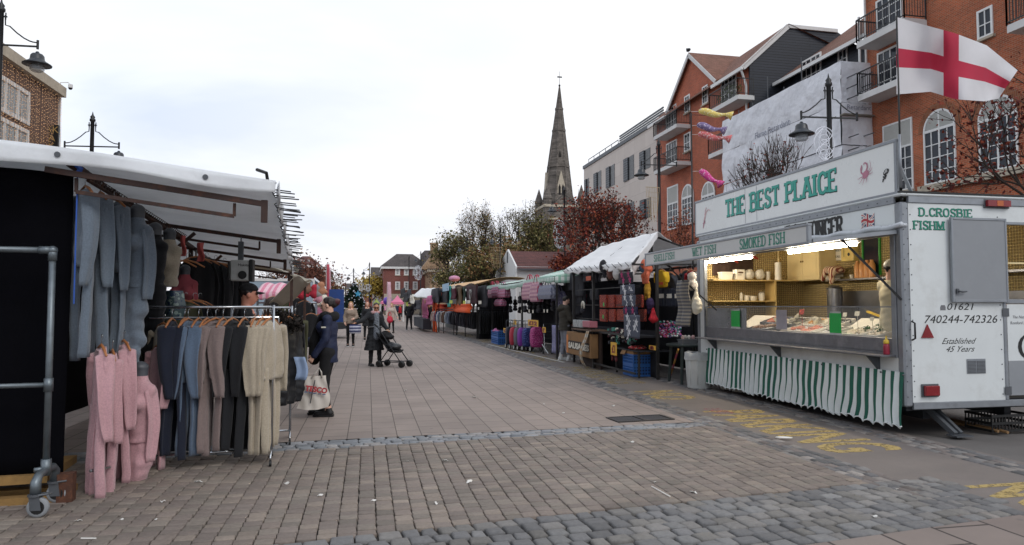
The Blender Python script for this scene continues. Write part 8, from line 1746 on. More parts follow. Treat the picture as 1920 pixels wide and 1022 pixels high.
for x in(5.65,6.35):
    for y in(13.95,15.3):mb=MB();mb.box(x-.02,y-.02,0,x+.02,y+.02,.549);mb.build('leg',FRM,t2,world=True)
softtoy('red_stool','dark red plastic step stool at the foot of the frame',1152,678,HX+.05,[('c',vv(0,-.12,.0),vv(0,.12,.0),.04,.04,.02),('c',vv(0,.1,0),vv(0,.13,-.14),.03,.03,.02),('c',vv(0,-.1,0),vv(0,-.13,-.14),.03,.03,.02)],M('stool_red','#5c1f22',.6),'stool')
# --- bag stall under the green check canopy
CHK=patmat('green_check','check',['#d0d8d2','#8fb3a3','#6f9c89'],5.5)
t_=thing('bag_stall','market stall with a green and white check canopy selling bags','stall',(6.5,22.5,0));BX=5.35
pl_,pr=PX(915,534,BX),PX(1056,528,BX);pk=PX(1017,512,6.3)
mb=MB();ya,yb=19.3,PX(914,530,BX).y
def chk(a,b):y=ya+(yb-ya)*a;x=BX-.1+2.2*b;rise=.33*math.sin(math.pi*min(1,b*.75));return V((x,y,2.36+.05*math.sin(a*9)+rise*(1-.55*a)+.06*math.sin(a*3.14*3)*b))
mb.grid(chk,40,14,thick=-.006);mb.grid(lambda a,b:chk(a,0)+V((-.01,.02*math.sin(a*40)*b,-.14*b-.05*b*math.sin(a*30)**2)),60,3,thick=.004);mb.grid(lambda a,b:chk(0,a)+V((0,-.02,-.35*b*(.5+.5*math.sin(a*5)))),20,4,thick=.004);mb.build('canopy',CHK,t_,True,world=True)
mb=MB()
for y in(19.4,24,30):
    for x in(BX,BX+2):mb.box(x-.025,y-.025,0,x+.025,y+.025,2.4)
    mb.bar((BX-.1,y,2.3),(BX+2,y,2.6),.035,.04)
mb.bar((BX-.08,19.3,2.36),(BX-.08,31,2.36),.035,.04);mb.build('frame',FRM,t_,world=True)
mb=MB();mb.grid(lambda a,b:V((BX+1.9+.05*math.sin(a*40),19.3+11.5*a,2.3*b)),50,4,thick=.01);mb.build('back_sheet',DKC,t_,True,world=True)
B1=patmat('bag_pink_check','check',['#b98a9c','#8a5a78','#a23f62'],9);B2=patmat('bag_red_check','check',['#c9b8bc','#b04a62','#8f5a78'],8);B3=patmat('bag_grey_check','check',['#8f909c','#5d6072','#74788c'],9);B4=patmat('bag_lilac_check','check',['#9a98b4','#5f5d84','#7a7aa0'],9)
def zipbag(u0,v0,u1,v1,x,mat,label,handles=None):
    ya_,yb_=PX(u1,v1,x).y,PX(u0,v1,x).y;z1,z0=PX((u0+u1)/2,v0,x).z,PX((u0+u1)/2,v1,x).z;h=z1-z0;hb=h*.74;t=thing('shopping_bag',label,'bag',(x+.1,(ya_+yb_)/2,z0));w=(yb_-ya_)/2
    mb=MB();mb.loft([[V((sx*dx,sy*w*k_,z))for sx,sy in((-1,-1),(-1,-.3),(-1,.4),(-1,1),(1,1),(1,.3),(1,-.4),(1,-1))]for dx,k_,z in((.1,.97,0),(.13,1.03,hb*.3),(.10,1.0,hb*.75),(.05,.93,hb*.97),(.03,.9,hb))]);mb.build('bag_body',mat,t,bevel=.02)
    mb=MB();
    for s_ in(-1,1):mb.tube([(s_*.05,-w*.5,hb*.9),(s_*.03,-w*.2,h*.97),(0,0,h),(s_*.03,w*.2,h*.97),(s_*.05,w*.5,hb*.9)],.015,6)
    mb.build('handles',handles or mat,t,True);return t
HRED=M('handle_red','#a83048',.7)
for a in((915,528,923,559,5.25,B2,'red check bag leftmost in the far cluster of hanging bags',HRED),(922,527,933,556,5.22,B1,'pink check bag in the middle of the far cluster of hanging bags',HRED),(932,529,947,558,5.24,B1,'pink check bag at the right of the far cluster of hanging bags',None),(927,556,940,574,5.24,B1,'small pink check bag hanging below the far cluster',None),(979,515,997,562,5.2,B2,'red and white check bag left in the middle pair',HRED),(994,515,1008,566,5.18,B2,'red and white check bag right in the middle pair',HRED),(1006,525,1033,561,5.2,B3,'wide grey check bag beside the red and white pair',None),(1034,534,1050,578,5.65,B4,'lilac blue check bag hanging behind the man in the parka',None)):zipbag(*a)
for k in range(22):
    u=948+(k%11)*9;v=572+14*(k//11)+random.uniform(-3,3);sft=.0
    if k==0:p=PX(u,v,5.7);pb_=blob('black_bag',[('c',vv(0,-.12,-.1),vv(0,.12,-.1),.08,.08,.03),('c',vv(0,-.11,.05),vv(0,.11,.05),.06,.06,.06),('c',vv(0,-.1,.08),vv(0,-.02,.28),.018,.018,.01),('c',vv(0,.1,.08),vv(0,.02,.28),.018,.018,.01)],.02,DKC);o=tag(pb_,'black handbag in the dark rows under the check canopy','bag','black handbags hanging in rows under the check canopy')
    else:o=pb_.copy();C.objects.link(o);o.scale=(1,random.uniform(.8,1.2),random.uniform(.8,1.2))
    o.location=PX(u,v,5.6+.2*(k%3))
for k,(u,v)in enumerate(((977,584),(991,583),(998,584),(1019,583),(1025,583))):pack(u,v-3,u+2,v+3,5.35,PLW,'swing_ticket','white swing ticket on the black handbags','ticket','white swing tickets on the handbags',.01,0)
def trolley(label,u,vb,mat,lean=.0,sc=1,front=False):
    p=G(u,vb);t=thing('shopping_trolley',label,'trolley bag',(p.x,p.y,0),.1);t.scale=(sc,)*3;w,d=.17,.13
    mb=MB();mb.loft([[V((sx*w*k_,sy*d*k_+lean*z,z))for sx,sy in((-1,-1),(1,-1),(1,1),(-1,1))]for k_,z in((.9,.14),(1.0,.3),(1.04,.5),(.9,.68),(.6,.74))]);mb.build('bag_body',mat,t,True,bevel=.02)
    mb=MB();mb.box(-w*.75,-d*1.09-.03,.48,w*.75,-d*1.02,.66);mb.build('flap',mat,t,bevel=.01)
    mb=MB();mb.tube([(-.12,d,.1),(-.12,d+.02,.9),(-.10,d+.02,.96),(.10,d+.02,.96),(.12,d+.02,.9),(.12,d,.1)],.011,7);mb.tube([(-.12,-d,.05),(-.12,d,.1)],.01,6);mb.tube([(.12,-d,.05),(.12,d,.1)],.01,6);mb.build('frame',GRY,t,True)
    for s_ in(-1,1):
        mb=MB();mb.loft([[V((s_*.17+dx,.05+r*math.cos(q*math.pi/8),.085+r*math.sin(q*math.pi/8)))for q in range(16)]for r,dx in((.055,-.016),(.085,-.016),(.085,.016),(.055,.016))]);wq=mb.build('wheel',BLKP,t,True);mb=MB();mb.cyl((s_*.17-.018,.05,.085),(s_*.17+.018,.05,.085),.055,n=12);mb.build('hub',M('hub_white','#b9b9b4',.6),wq)
    return t
PKP=patmat('pink_flower','spot',['#b03a7c','#c977a4','#7d2258'],26);BLP=patmat('blue_flower','spot',['#27346f','#5f6fae','#1b2450'],26)
for u,vb,mt,lab in((958,653,KNIT_N,'navy trolley bag leftmost in the row by the blue crates'),(966,655,M('trolley_red','#a8283c',.7),'red trolley bag second from the blue crates'),(974,656,M('trolley_grey','#5d5f66',.7),'grey trolley bag between the red and the purple one'),(981,657,M('trolley_purple','#7a2f92',.7),'plain purple trolley bag left of the blue patterned one'),(990,658,BLP,'blue patterned trolley bag next to the pink patterned one'),(1006,660,PKP,'bright pink patterned trolley bag at the front under the price sign')):trolley(lab,u,vb,mt,sc=1.12 if 'front' in lab else 1.05)
pricecard(990,599,1009,613,5.05,'£12','large yellow twelve pound sign above the pink trolley bag',.85);pricecard(963,599,968,609,5.2,'','narrow yellow price sign at the left of the trolley bags');pricecard(1017,613,1023,624,5.1,'£9','small yellow price sign right of the trolley bags',.7)
for k,u in enumerate((1024,1040)):
    p=G(u,664);t2=thing('luggage_frame',('folding luggage trolley frame nearer the trolley bags','folding luggage trolley frame nearer the man in the parka')[k],'trolley frame',(p.x+.1,p.y,0),.2);mb=MB()
    for s_ in(-1,1):mb.cyl((s_*.15,0,.06),(s_*.15,.12,.95),.012,n=6);mb.cyl((s_*.15,-.25,.03),(s_*.15,.2,.3),.012,n=6);mb.cyl((s_*.15,.2,.03),(s_*.15,-.2,.33),.012,n=6)
    for z in(.3,.5,.7,.95):mb.cyl((-.15,.12*z,z),(.15,.12*z,z),.01,n=6)
    mb.build('frame',CHR if k==0 else GRY,t2)
    for s_ in(-1,1):mb=MB();mb.cyl((s_*.19-.015,.05,.06),(s_*.19+.015,.05,.06),.06,n=14);mb.build('wheel',BLKP,t2)
hang(1041,610,1048,662,5.5,B4,'folded_bag','folded lilac check bag standing behind the man in the parka','bag',None,.1,.01)
# --- clothes stall with the orange sheet and peach canopy
t_=thing('garment_stall','market stall with a peach canopy, dark hanging jumpers and an orange sheet','stall',(6,37,0));GX=4.55
ya,yb=PX(948,580,5.2).y,PX(815,580,3.9).y
PEACH=M('peach_sheet','#c9a273',.7,.08);BRNC=M('brown_canopy','#4a3830',.85,.2)
mb=MB();mb.grid(lambda a,b:V((4.0+1.3*(1-a)*.6+2.4*b,31.5+8.5*a,2.5+.33*math.sin(min(1,b*.9)*2.2)+.04*math.sin(a*14+b*3))),24,10,thick=-.008);mb.build('canopy',PEACH,t_,True,world=True)
mb=MB();mb.grid(lambda a,b:V((4.75-.75*a-.02,31.4+8.7*a,2.52-.16*b+.05*math.sin(a*20))),30,3,thick=.02);mb.build('canopy_edge',BRNC,t_,True,world=True)
mb=MB()
for x,y in((4.9,31.5),(4.0,40.0),(7,31.5),(6.5,40),(4.5,35.7)):mb.box(x-.03,y-.03,0,x+.03,y+.03,2.55)
mb.build('frame',FRM,t_,world=True)
mb=MB();mb.grid(lambda a,b:V((6.4+.05*math.sin(a*30),31.6+8*a,2.3*b)),40,4,thick=.01);mb.grid(lambda a,b:V((5.0+1.4*a,31.5,2.3*b)),10,4,thick=.01);mb.build('back_sheet',DKC,t_,True,world=True)
ORG=M('orange_cloth','#d8541f',.85,.08,6)
hang(820,570,884,584,4.35,ORG,'orange_sheet','bright orange sheet stretched along the rail of the garment stall','sheet',None,.05,.06);hang(811,567,819,622,3.75,ORG,'orange_drape','bright orange cloth hanging at the far end of the garment stall','sheet',None,.05,.05)
for k,(u0,v0,u1,v1,x,mt,lab)in enumerate(((810,541,823,568,3.75,DKG,'black jumper with grey bands at the far end of the garment stall'),(822,543,841,568,4.0,DKC,'black jumper with an orange motif under the brown canopy edge'),(842,536,846,576,4.1,M('teal_cloth','#3f9a8c',.9),'teal trousers hung edge on beside the dark red ones'),(847,540,855,561,4.15,MAR,'dark red trousers hung under a white label'),(858,538,866,572,4.3,M('khaki_cloth','#5d4a32',.9),'khaki garment hung left of the bottle green one'),(867,539,873,572,4.4,M('bottle_green','#233a30',.9),'bottle green garment hung beside the heart jumper'),(875,536,896,570,4.5,M('heart_maroon','#33151c',.95),'dark maroon jumper with a pale heart'),(897,536,913,576,4.75,DKC,'plain black coat at the near end of the garment stall'))):hang(u0,v0,u1,v1,x,mt,'hung_garment',lab,'garment',None,.05,.03,seed=k)
p=PX(883,552,4.42);mb=MB();mb.tube([p+V((-.03,.28*(16*math.sin(q)**3)/16*-1,.26*(13*math.cos(q)-5*math.cos(2*q)-2*math.cos(3*q)-math.cos(4*q))/16))for q in[2*math.pi*i/30 for i in range(31)]],.022,6);solo(mb,'heart_wire',M('heart_grey','#9a9a96',.6),'pale heart outline on the dark maroon jumper','heart motif')
p=PX(828,553,3.94);mb=MB();mb.prism([((.16 if i%2==0 else .07)*math.sin(i*math.pi/5),(.16 if i%2==0 else .07)*math.cos(i*math.pi/5))for i in range(10)],p,(0,-1,0),(0,0,1),(-.01,0,0));solo(mb,'orange_motif',ORG,'orange star motif on the black jumper of the garment stall','motif')
pack(829,532,841,546,3.95,M('label_blue','#9ab8cc',.7),'blue_notice','pale blue notice hung above the garment stall','notice',None,.02,0);softtoy('pink_bundle','pink bundle on top of the garment stall canopy',852,528,4.6,[('e',vv(0,0,0),(.3,.4,.16),.02)],M('bundle_pink','#c48aa4',.8),'bundle',.04,.01)
for k,(u,v)in enumerate(((848,538),(843,566),(876,566),(868,567),(897,567))):pack(u,v-3,u+5,v+3,3.9+.13*k,PLW if k%2==0 else M('ticket_lime','#b8c040',.6),'price_ticket','small price ticket pinned to the garment stall clothes','ticket','price tickets on the garment stall',.01,0)
t2=thing('long_rail','long low clothes rail along the front of the garment stall','clothes rail',(4.2,36,0));mb=MB();r0,r1=V((4.95,31.5,1.32)),V((3.7,39.6,1.32));mb.cyl(r0,r1,.02,n=8);mb.cyl(r0-V((0,0,1.15)),r1-V((0,0,1.15)),.015,n=6)
for k in range(5):p=r0+(r1-r0)*k/4;mb.cyl(p,p-V((0,0,1.3)),.02,n=6)
mb.build('rail_frame',FRM,t2,True,world=True)
cl_=['#c9c4bd','#c9c4bd','#a8848c','#3a3f5c','#b9b9bd','#5a6274','#c4c0ba','#6a4638','#7a6a5c','#9aa0a8','#7c8492','#5d6472','#26262b','#2e2c31','#1d1d21','#3a343a','#24222a','#2b2b2e','#45424a','#1c1b20','#2f2629','#1b1b1f','#26252a','#19191c']
nm_=['white','off white','dusty pink','navy','pale grey','slate blue','ivory','brown','taupe','silver grey','steel grey','blue grey','charcoal','dark charcoal','jet black','plum grey','black','dark grey','mid grey','inky black','dark maroon','coal black','dark slate','plain black']
gp=None
for k in range(24):
    p=r0+(r1-r0)*(1-(k+.5)/24);mt=M('rail_cloth_%s'%nm_[k].replace(' ','_'),cl_[k],.95,.15,12)
    lab='%s garment on the long rail of the garment stall'%nm_[k]
    L=.55+.25*(k/24)
    o=outfit(lab,(p.x,p.y,p.z),random.uniform(-.25,.25),mt,.46,L,.5,.12,200+k%6,trousers=False,hang=False,group='garments along the long rail',cat='garment',name='rail_garment')
for k in range(12):
    p=V((5.02+.1*k,31.3,1.38));outfit('black trousers on the end rail of the garment stall',p,1.57+random.uniform(-.1,.1),KNIT_K,.42,1.05,.5,.11,230+k%4,trousers=False,hang=False,group='black trousers on the end rail',cat='trousers',name='rail_trousers',sleeves=False)
mb=MB();mb.cyl((4.95,31.3,1.32),(6.3,31.3,1.32),.02,n=8);mb.cyl((4.95,31.3,0),(4.95,31.3,1.34),.02,n=8);mb.cyl((6.3,31.3,0),(6.3,31.3,1.34),.02,n=8);solo(mb,'end_rail',FRM,'dark end rail of black trousers beside the blue crates','clothes rail',smooth=True)
# --- far white awning with pink clothes
t_=thing('far_stall','market stall under a plain white awning with pink and dark clothes','stall',(4.5,45,0));
a0,a1,a2,a3=PY(772,556,49),PY(816,556,42),PY(818,540,44),PY(790,541,50)
mb=MB();mb.grid(lambda a,b:(a0*(1-a)+a1*a)*(1-b)+(a3*(1-a)+a2*a)*b+V((0,0,-.08*math.sin(math.pi*a)*(1-b)+.02*math.sin(a*17))),16,8,thick=.02);mb.build('awning',TW,t_,True,world=True);mb=MB()
for p in(a0,a1,a2,a3):mb.box(p.x-.03,p.y-.03,0,p.x+.03,p.y+.03,p.z-.02)
mb.build('frame',FRM,t_,world=True);mb=MB();mb.grid(lambda a,b:V((5.4,42.2+7*a,2.2*b)),10,3,thick=.02);mb.build('back_sheet',M('sheet_grey','#6d7270',.8),t_,world=True)
PINKC=M('pink_cloth','#c46a92',.9,.1)
hang(792,560,803,592,3.55,PINKC,'pink_garment','pink long garment with a yellow ticket at the far stall','garment',None,.06,.05);hang(803,555,810,572,3.5,PINKC,'pink_garment','bright pink top beside the orange cloth','garment',None,.06,.05);hang(794,592,803,612,3.5,PINKC,'pink_garment','pink skirt hung low at the far stall','garment',None,.06,.05)
p=PX(797,566,3.5);mb=MB();mb.cyl(p,p-V((.02,0,0)),.12,n=14);solo(mb,'round_ticket',YEL,'round yellow ticket on the pink long garment','ticket')
p=G(800,618);t2=thing('red_step_stool','pink red folding stool in front of the pink skirt','stool',(p.x,p.y,0));mb=MB();mb.box(-.2,-.15,.42,.2,.15,.46);mb.build('seat',M('stool_pink','#b8324c',.6),t2)
for sx in(-1,1):
    for sy in(-1,1):mb=MB();mb.bar((sx*.16,sy*.12,.42),(sx*.2,sy*.15,0),.04);mb.build('leg',M('stool_pink','#b8324c'),t2)
pack(776,596,793,614,3.1,DKG,'storage_box','dark grey storage box at the foot of the far stall','box',None,.5)
for k,(u,v,mt,lab)in enumerate(((762,556,DKC,'black hat in the far stall stack'),(768,550,DKG,'grey hat at the top of the far stall stack'),(772,560,PLW,'white bag hung at the far stall corner'),(766,566,M('lime_bag','#b0c030',.6),'lime yellow bag at the far stall corner'),(776,572,DKC,'black bag hung under the far awning'),(784,570,DKG,'dark top hung under the far awning'),(770,580,DKC,'black top hung low at the far stall corner'),(756,548,DKC,'black umbrella bundle at the outermost stall corner'))):hang(u-4,v-7,u+4,v+10,2.6+.05*k,mt,'hung_goods',lab,'goods',None,.05,.05,taper=.3,seed=k)
# --- pink gazebos and banner beyond
PKG=M('gazebo_pink','#d77a98',.75,.06)
def gazebo(label,u0,u1,ve,vr,y,mat,name='pink_gazebo',fr=None):
    a,b=PY(u0,ve,y),PY(u1,ve,y);zr=PY((u0+u1)/2,vr,y).z;w=b.x-a.x;t=thing(name,label,'gazebo',((a.x+b.x)/2,y+w/2,0));mb=MB();c=V(((a.x+b.x)/2,y+w/2,zr));n=8
    P4=[V((a.x,y,a.z)),V((b.x,y,a.z)),V((b.x,y+w,a.z)),V((a.x,y+w,a.z))]
    for i in range(4):
        p,q=P4[i],P4[(i+1)%4];rows=[[(p*(1-s/n)+q*(s/n))*(1-r/6)+c*(r/6)-V((0,0,.22*math.sin(math.pi*r/6)*(zr-a.z)*.5))for s in range(n+1)]for r in range(7)];bidx=len(mb.v);mb.v+=[tuple(x_)for r in rows for x_ in r]
        for r in range(6):
            for s in range(n):mb.f.append((bidx+r*(n+1)+s,bidx+r*(n+1)+s+1,bidx+(r+1)*(n+1)+s+1,bidx+(r+1)*(n+1)+s));mb.m.append(0)
        mb.bar(p-V((0,0,.12)),q-V((0,0,.12)),.03,.24)
    mb.build('canopy',mat,t,world=True)
    for p in P4:mb=MB();mb.box(p.x-.04,p.y-.04,0,p.x+.04,p.y+.04,p.z-.25);mb.build('leg',WHT,t,world=True)
    return t
gazebo('large pink pyramid gazebo far down the street',734,757,566,553,66,PKG);gazebo('small pink gazebo left of the larger pink one',714,731,566,559,78,PKG);gazebo('pale green topped gazebo before the shops',700,712,568,560,92,M('gazebo_green','#8f9f4a',.7),'green_gazebo');gazebo('pale glass roofed kiosk far away before the yellow brown tree',628,648,556,545,120,M('kiosk_roof','#a8b6ba',.4),'kiosk')
def banner(label,u,v0,y,w,mat,vb=None):
    a=PY(u,v0,y);t=thing('feather_banner',label,'banner',(a.x,y,0));h=a.z;mb=MB();mb.cyl((0,0,0),(0,0,h),.025,.012,6);mb.build('pole',WHT,t);mb=MB();mb.grid(lambda p,q:(w*p*(1-.35*q)+.02,.04*math.sin(q*5+p*2),h*.25+h*.74*q),4,10,thick=.01);mb.build('cloth',mat,t,True);return t
BNR=M('banner_pale','#cfa9b4',.7);BNP=M('banner_red','#a84450',.7)
banner('tall pale pink feather banner before the brick town house',726,528,70,.5,BNR);banner('tall thin red and white banner pole left of the street, nearer one',612,494,40,.22,BNP);banner('tall thin banner pole left of the street, farther one',615,500,44,.2,BNR)
softtoy('purple_balloons','bunch of purple balloons at the far stalls',727,572,2.0,[('e',vv(0,0,0),(.35,.35,.4),.05),('e',vv(0,.5,.1),(.35,.3,.35),.05),('e',vv(.3,-.4,.05),(.3,.35,.35),.05)],M('balloon_purple','#5f3a9a',.4),'balloons',.06,0)
# --- left side beyond the clothes stall
t_=thing('box_lorry','pale blue grey box body of a parked market lorry with a side door','lorry',(-7,33,0));YB=33;a,b=PY(505,523,YB),PY(612-22,523,YB);LOR=M('lorry_grey','#8fa0ae',.45,.05,2)
x0,x1,zt=a.x-1.2,PY(589,530,YB).x,a.z
mb=MB();mb.box(x0,YB,.75,x1,YB+2.4,zt);mb.build('box_body',LOR,t_,world=True,bevel=.03);mb=MB();mb.box(x0-.02,YB-.03,zt-.1,x1+.03,YB+.02,zt+.02);mb.box(x1-.05,YB-.03,.75,x1+.03,YB+.02,zt-.1);mb.build('edge_trim',WHT,t_,world=True)
p,q=PY(534,531,YB),PY(556,556,YB);mb=MB();mb.box(p.x,YB-.05,q.z-.6,q.x,YB-.002,p.z);dr=mb.build('door',LOR,t_,world=True);mb=MB()
for bx in((p.x-.05,q.z-.6,p.x,p.z+.05),(q.x,q.z-.6,q.x+.05,p.z+.05),(p.x,p.z,q.x,p.z+.05)):mb.box(bx[0],YB-.07,bx[1],bx[2],YB-.003,bx[3])
mb.build('door_frame',M('seal_dark','#4a535c',.6),dr,world=True);mb=MB();mb.box(x0,YB+.1,.45,x1+1.6,YB+2.2,.74);mb.build('chassis',MATS['chassis'],t_,world=True)
for x in(x0+1,x1-.8):mb=MB();mb.cyl((x,YB+.05,.42),(x,YB+.4,.42),.42,n=20);mb.build('wheel',MATS['tyre'],t_,True,world=True)
t2=thing('awning_stall','far stall with a grey sloping side awning and a blue sheet beside the lorry','stall',(x1+1,YB+1,0));p0,p1,p2,p3=PY(590,523,YB+.5),PY(612,541,YB+.2),PY(609,536,YB+5),PY(590,520,YB+5);mb=MB();mb.grid(lambda a,b:(p0*(1-a)+p1*a)*(1-b)+(p3*(1-a)+p2*a)*b,6,4,thick=.03);mb.build('awning',TARP,t2,world=True);mb=MB();mb.grid(lambda a,b:V((x1+.6+.7*a,YB+1.2,.4+1.9*b)),6,3,thick=.03);mb.build('blue_sheet',M('sheet_blue','#24407a',.8),t2,world=True)
mb=MB();mb.cyl((p1.x-.03,p1.y,0),p1-V((.03,0,.03)),.03,n=6);mb.build('post',GRY,t2,world=True)
PST=patmat('pink_stripe','stripe',['#c97a90','#d8b4bc'],5,vec=0)
t_=thing('striped_stall','small stall under a pink and white sheet beyond the clothes stall','stall',(-4.4,24,0));p0=PY(490,560,24);p1=PY(529,545,24);mb=MB();xa,xb=PY(480,550,24).x,PY(530,550,24).x
mb.grid(lambda a,b:V((xa+(xb-xa)*a,24+2.5*b,1.95+.38*math.sin(min(1,b*1.2)*1.57)+.03*math.sin(a*12))),12,8,thick=.02);mb.grid(lambda a,b:V((xa+(xb-xa)*a,24-.01,1.95-.22*b+.02*math.sin(a*22))),16,3,thick=.02);mb.build('canopy',PST,t_,True,world=True);mb=MB()
for x in(xa+.05,xb-.05):mb.box(x-.03,24.0,0,x+.03,24.06,1.95);mb.box(x-.03,26.3,0,x+.03,26.36,2.25)
mb.build('frame',GRY,t_,world=True);mb=MB();mb.cyl((xa,24.1,1.62),(xb+1.2,24.1,1.62),.03,n=6);mb.build('rail',CHR,t_,world=True)
for k,(u,v,y,mt,lab,L)in enumerate(((512,566,23.6,M('leather_brown','#33241f',.5),'dark brown leather jacket under the striped stall',.7),(524,568,23.4,M('leather_black','#1c1918',.5),'black leather jacket under the striped stall',.7),(541,565,22.5,KNIT_O,'dark olive coat hung at the end of the far rail',.9),(560,568,22.4,KNIT_K,'black sweatshirt with a white square badge on the far rail',.7),(571,574,21.5,KNIT_K,'black padded jacket hung in front of the far rail',1.2),(583,598,20.5,KNIT_K,'long black coat hung nearest the woman in navy',.95),(597,600,21.0,DKG,'dark grey garment beside the long black coat',.9))):p=PY(u,v-8,y);outfit(lab,(p.x,p.y,p.z+.12),.35,mt,.52,L,.55,.16,300+k,trousers=False,cat='coat',name='hung_coat',r0=.09,r1=.06)
RDP=M('plush_red','#a8283a',.9)
for k,(u,v,mt,lab)in enumerate(((567,562,RDP,'red plush head dress hung over the far rail'),(575,552,M('plush_brown','#7a5a4a',.9),'brown plush toy perched over the far rail'),(598,560,M('plush_grey','#8f8a88',.9),'grey plush toy hung beside the banner pole'),(602,555,M('plush_tan','#a8765a',.9),'tan plush toy at the top of the far display'),(590,560,RDP,'red plush toy left of the grey one'),(600,570,M('plush_pink','#c48a98',.8),'pink plush pack under the grey plush toy'),(607,578,PLW,'white plush toy low at the far display'))):
    p=PY(u,v,21.5);o=blob('plush_toy',[('e',vv(0,0,.06),(.11,.1,.12),.03),('e',vv(0,0,-.12),(.14,.12,.14),.05),('c',vv(.08,0,-.05),vv(.17,-.03,-.15),.05,.04,.03),('c',vv(-.08,0,-.05),vv(-.17,-.03,-.15),.05,.04,.03)],.025,mt);o.location=p;tag(o,lab,'plush toy')
a,b=PY(595,577,21),PY(608,590,21);mb=MB();mb.box(a.x,21,b.z,b.x,21.1,a.z);solo(mb,'pink_case',M('case_pink','#b4708a',.5),'pink toy case hung under the plush toys','case',bevel=.01)
p0,p1=PY(545,540,20.5),PY(546,620,20.5);mb=MB();mb.box(p0.x-.03,20.5,.8,p0.x+.05,20.54,PY(545,545,20.5).z);solo(mb,'red_strip',SALM,'narrow salmon red strip sign standing at the end of the second rail','strip sign')
# ---------------------------------------------------------------- people
HB=M('hair_dark_brown','#1f1412',.55,.25,30);HBL=M('hair_blonde','#a07a4c',.6,.2,30);HRD=M('hair_red','#8a4526',.6,.2,30);HGY=M('hair_grey_dark','#3a3431',.6,.25,30);HBK=M('hair_black','#15110f',.55,.2,30);HMR=M('hair_maroon','#4a1c22',.55,.2,30)
NAVY=M('jacket_navy','#151f3d',.7,.12,8,bump=.2,bscale=60);JEANK=M('jeans_black','#121215',.9,.2,20);SHK=M('shoe_black','#141416',.6,.1);WHTS=M('sole_white','#c9c9c6',.6);COATK=M('coat_black','#1a1c20',.85,.15,8);BEIGE=M('coat_beige','#8f7f70',.9,.1,8);CREAMC=M('coat_cream','#b3a498',.9,.08,8);PARK=M('parka_dark','#38342c',.85,.2,8,bump=.2,bscale=60);TRACK=M('track_grey','#80828a',.9,.1,14);SCARFK=M('scarf_black','#0f0f12',.95,.2)
SK2=M('skin_fair','#d9ac96',.5,.06,20);SK3=M('skin_tan','#b98668',.5,.06,20)
# woman in navy, side on to the camera, reaching into the rail
g=G(614,779)
t,j,hp=person('woman in navy jacket and black scarf holding a carrier bag by the clothes rails',(g.x,g.y,0),R(82),1.66,dict(eL=(-.22,.0,1.11),wL=(-.20,.16,.87),eR=(.20,.10,1.13),wR=(.16,.36,1.05),kL=(-.095,.05,.49),aL=(-.09,-.02,.085),aR=(.10,.10,.085),kR=(.095,.07,.49)),look=0,nod=-.12,res=.0095,skin=SK2,top=dict(mat=NAVY,d=.024,hem=.76,flare=.0,cuff=.02,fold=.004),legs=dict(mat=JEANK,d=.012,hem=.14),shoes=dict(mat=SHK),hair=dict(mat=HB,style='bun'),fem=True,curl={'L':1.15,'R':.5},palm={'R':(0,0,-1)})
scarf(t,j,SCARFK,.062);blob('scarf_tail',[('c',vv(.03,.10,1.38),vv(.05,.20,1.05),.07,.085,.04),('c',vv(.05,.20,1.05),vv(.05,.21,.80),.085,.08,.03)],.012,SCARFK,t);blob('bun',[('e',hp(0,-.135,.03),(.055,.05,.05),.02)],.008,HMR,t,mod=lambda v:v+.004*np.sin(v[:,[1,2,0]]*90));mb=MB();mb.box(-.292,-.02,1.265,-.286,.045,1.285);mb.build('sleeve_badge',PLW,t)
sk=MB()
for s_ in 'RL':a=j['a'+s_];sk.cyl(a+vv(0,-.012,.0),a+vv(0,-.005,.07),.043,.042,12)
sk.build('ankle_skin',SK2,t)
# carrier bag in her hand
p=PY(588,727,g.y-.22);t2=thing('carrier_bag','white supermarket carrier bag with red letters hanging from her hand','carrier bag',(p.x+.03,p.y,p.z-.27),R(8));t2.scale=(.86,.86,.86);CB=M('carrier_white','#c4bdb4',.4,.05,5,alpha=.96)
mb=MB()
def cb(a,b):
    w=.23*(1-.35*max(0,b-.75)*4*.6);x=-w+2*w*a;tilt=-.12*(1-b);return V((x*(1.05-.15*b)+tilt*.4+.03*math.sin(b*6),-.05*math.sin(math.pi*a)*(1.2-b*.8)+.012*math.sin(a*17+b*9),.0+.50*b-.03*math.sin(math.pi*a)*(1-b)))
mb.grid(cb,16,14);mb.grid(lambda a,b:cb(1-a,b)*1+V((0,.10*math.sin(math.pi*a)*(1.2-b*.8)+.03,0)),16,14);mb.grid(lambda a,b:V((cb(0,b).x,cb(0,b).y+.03*a,cb(0,b).z)),2,14);mb.grid(lambda a,b:V((cb(1,b).x,cb(1,b).y+.03*a,cb(1,b).z)),2,14);mb.grid(lambda a,b:V((cb(a,0).x,cb(a,0).y*(1-b)+(.05)*b,cb(a,0).z)),16,2);mb.build('bag_body',CB,t2,True)
mb=MB()
for s_ in(0,.05):mb.tube([(-.07,s_-.02,.47),(-.0,s_-.02,.56),(.05,.01,.62),(.08,s_-.02,.56),(.09,s_-.02,.47)],.012,6)
mb.build('handles',CB,t2,True);CRD=M('print_red','#a8323a',.6);CBL=M('print_blue','#3f5f8a',.6)
o=lettering('bag_words','TESCO',(0,0,0),(1,0,-.18),(.18,0,1),.115,CRD,t2,.001,bold=.006,width=.34,world=False)
for v in o.data.vertices:v.co+=V((-.17,-.092,.285))
mb=MB()
for k in range(5):mb.box(-.185+.07*k,-.094+.002*k,.255-.013*k,-.135+.07*k,-.088,.268-.013*k)
mb.build('blue_dashes',CBL,t2);mb=MB();mb.tube([(-.02,-.075,.44),(-.05,-.092,.3),(-.09,-.08,.08)],.008,5);mb.build('dark_fold',DKG,t2)
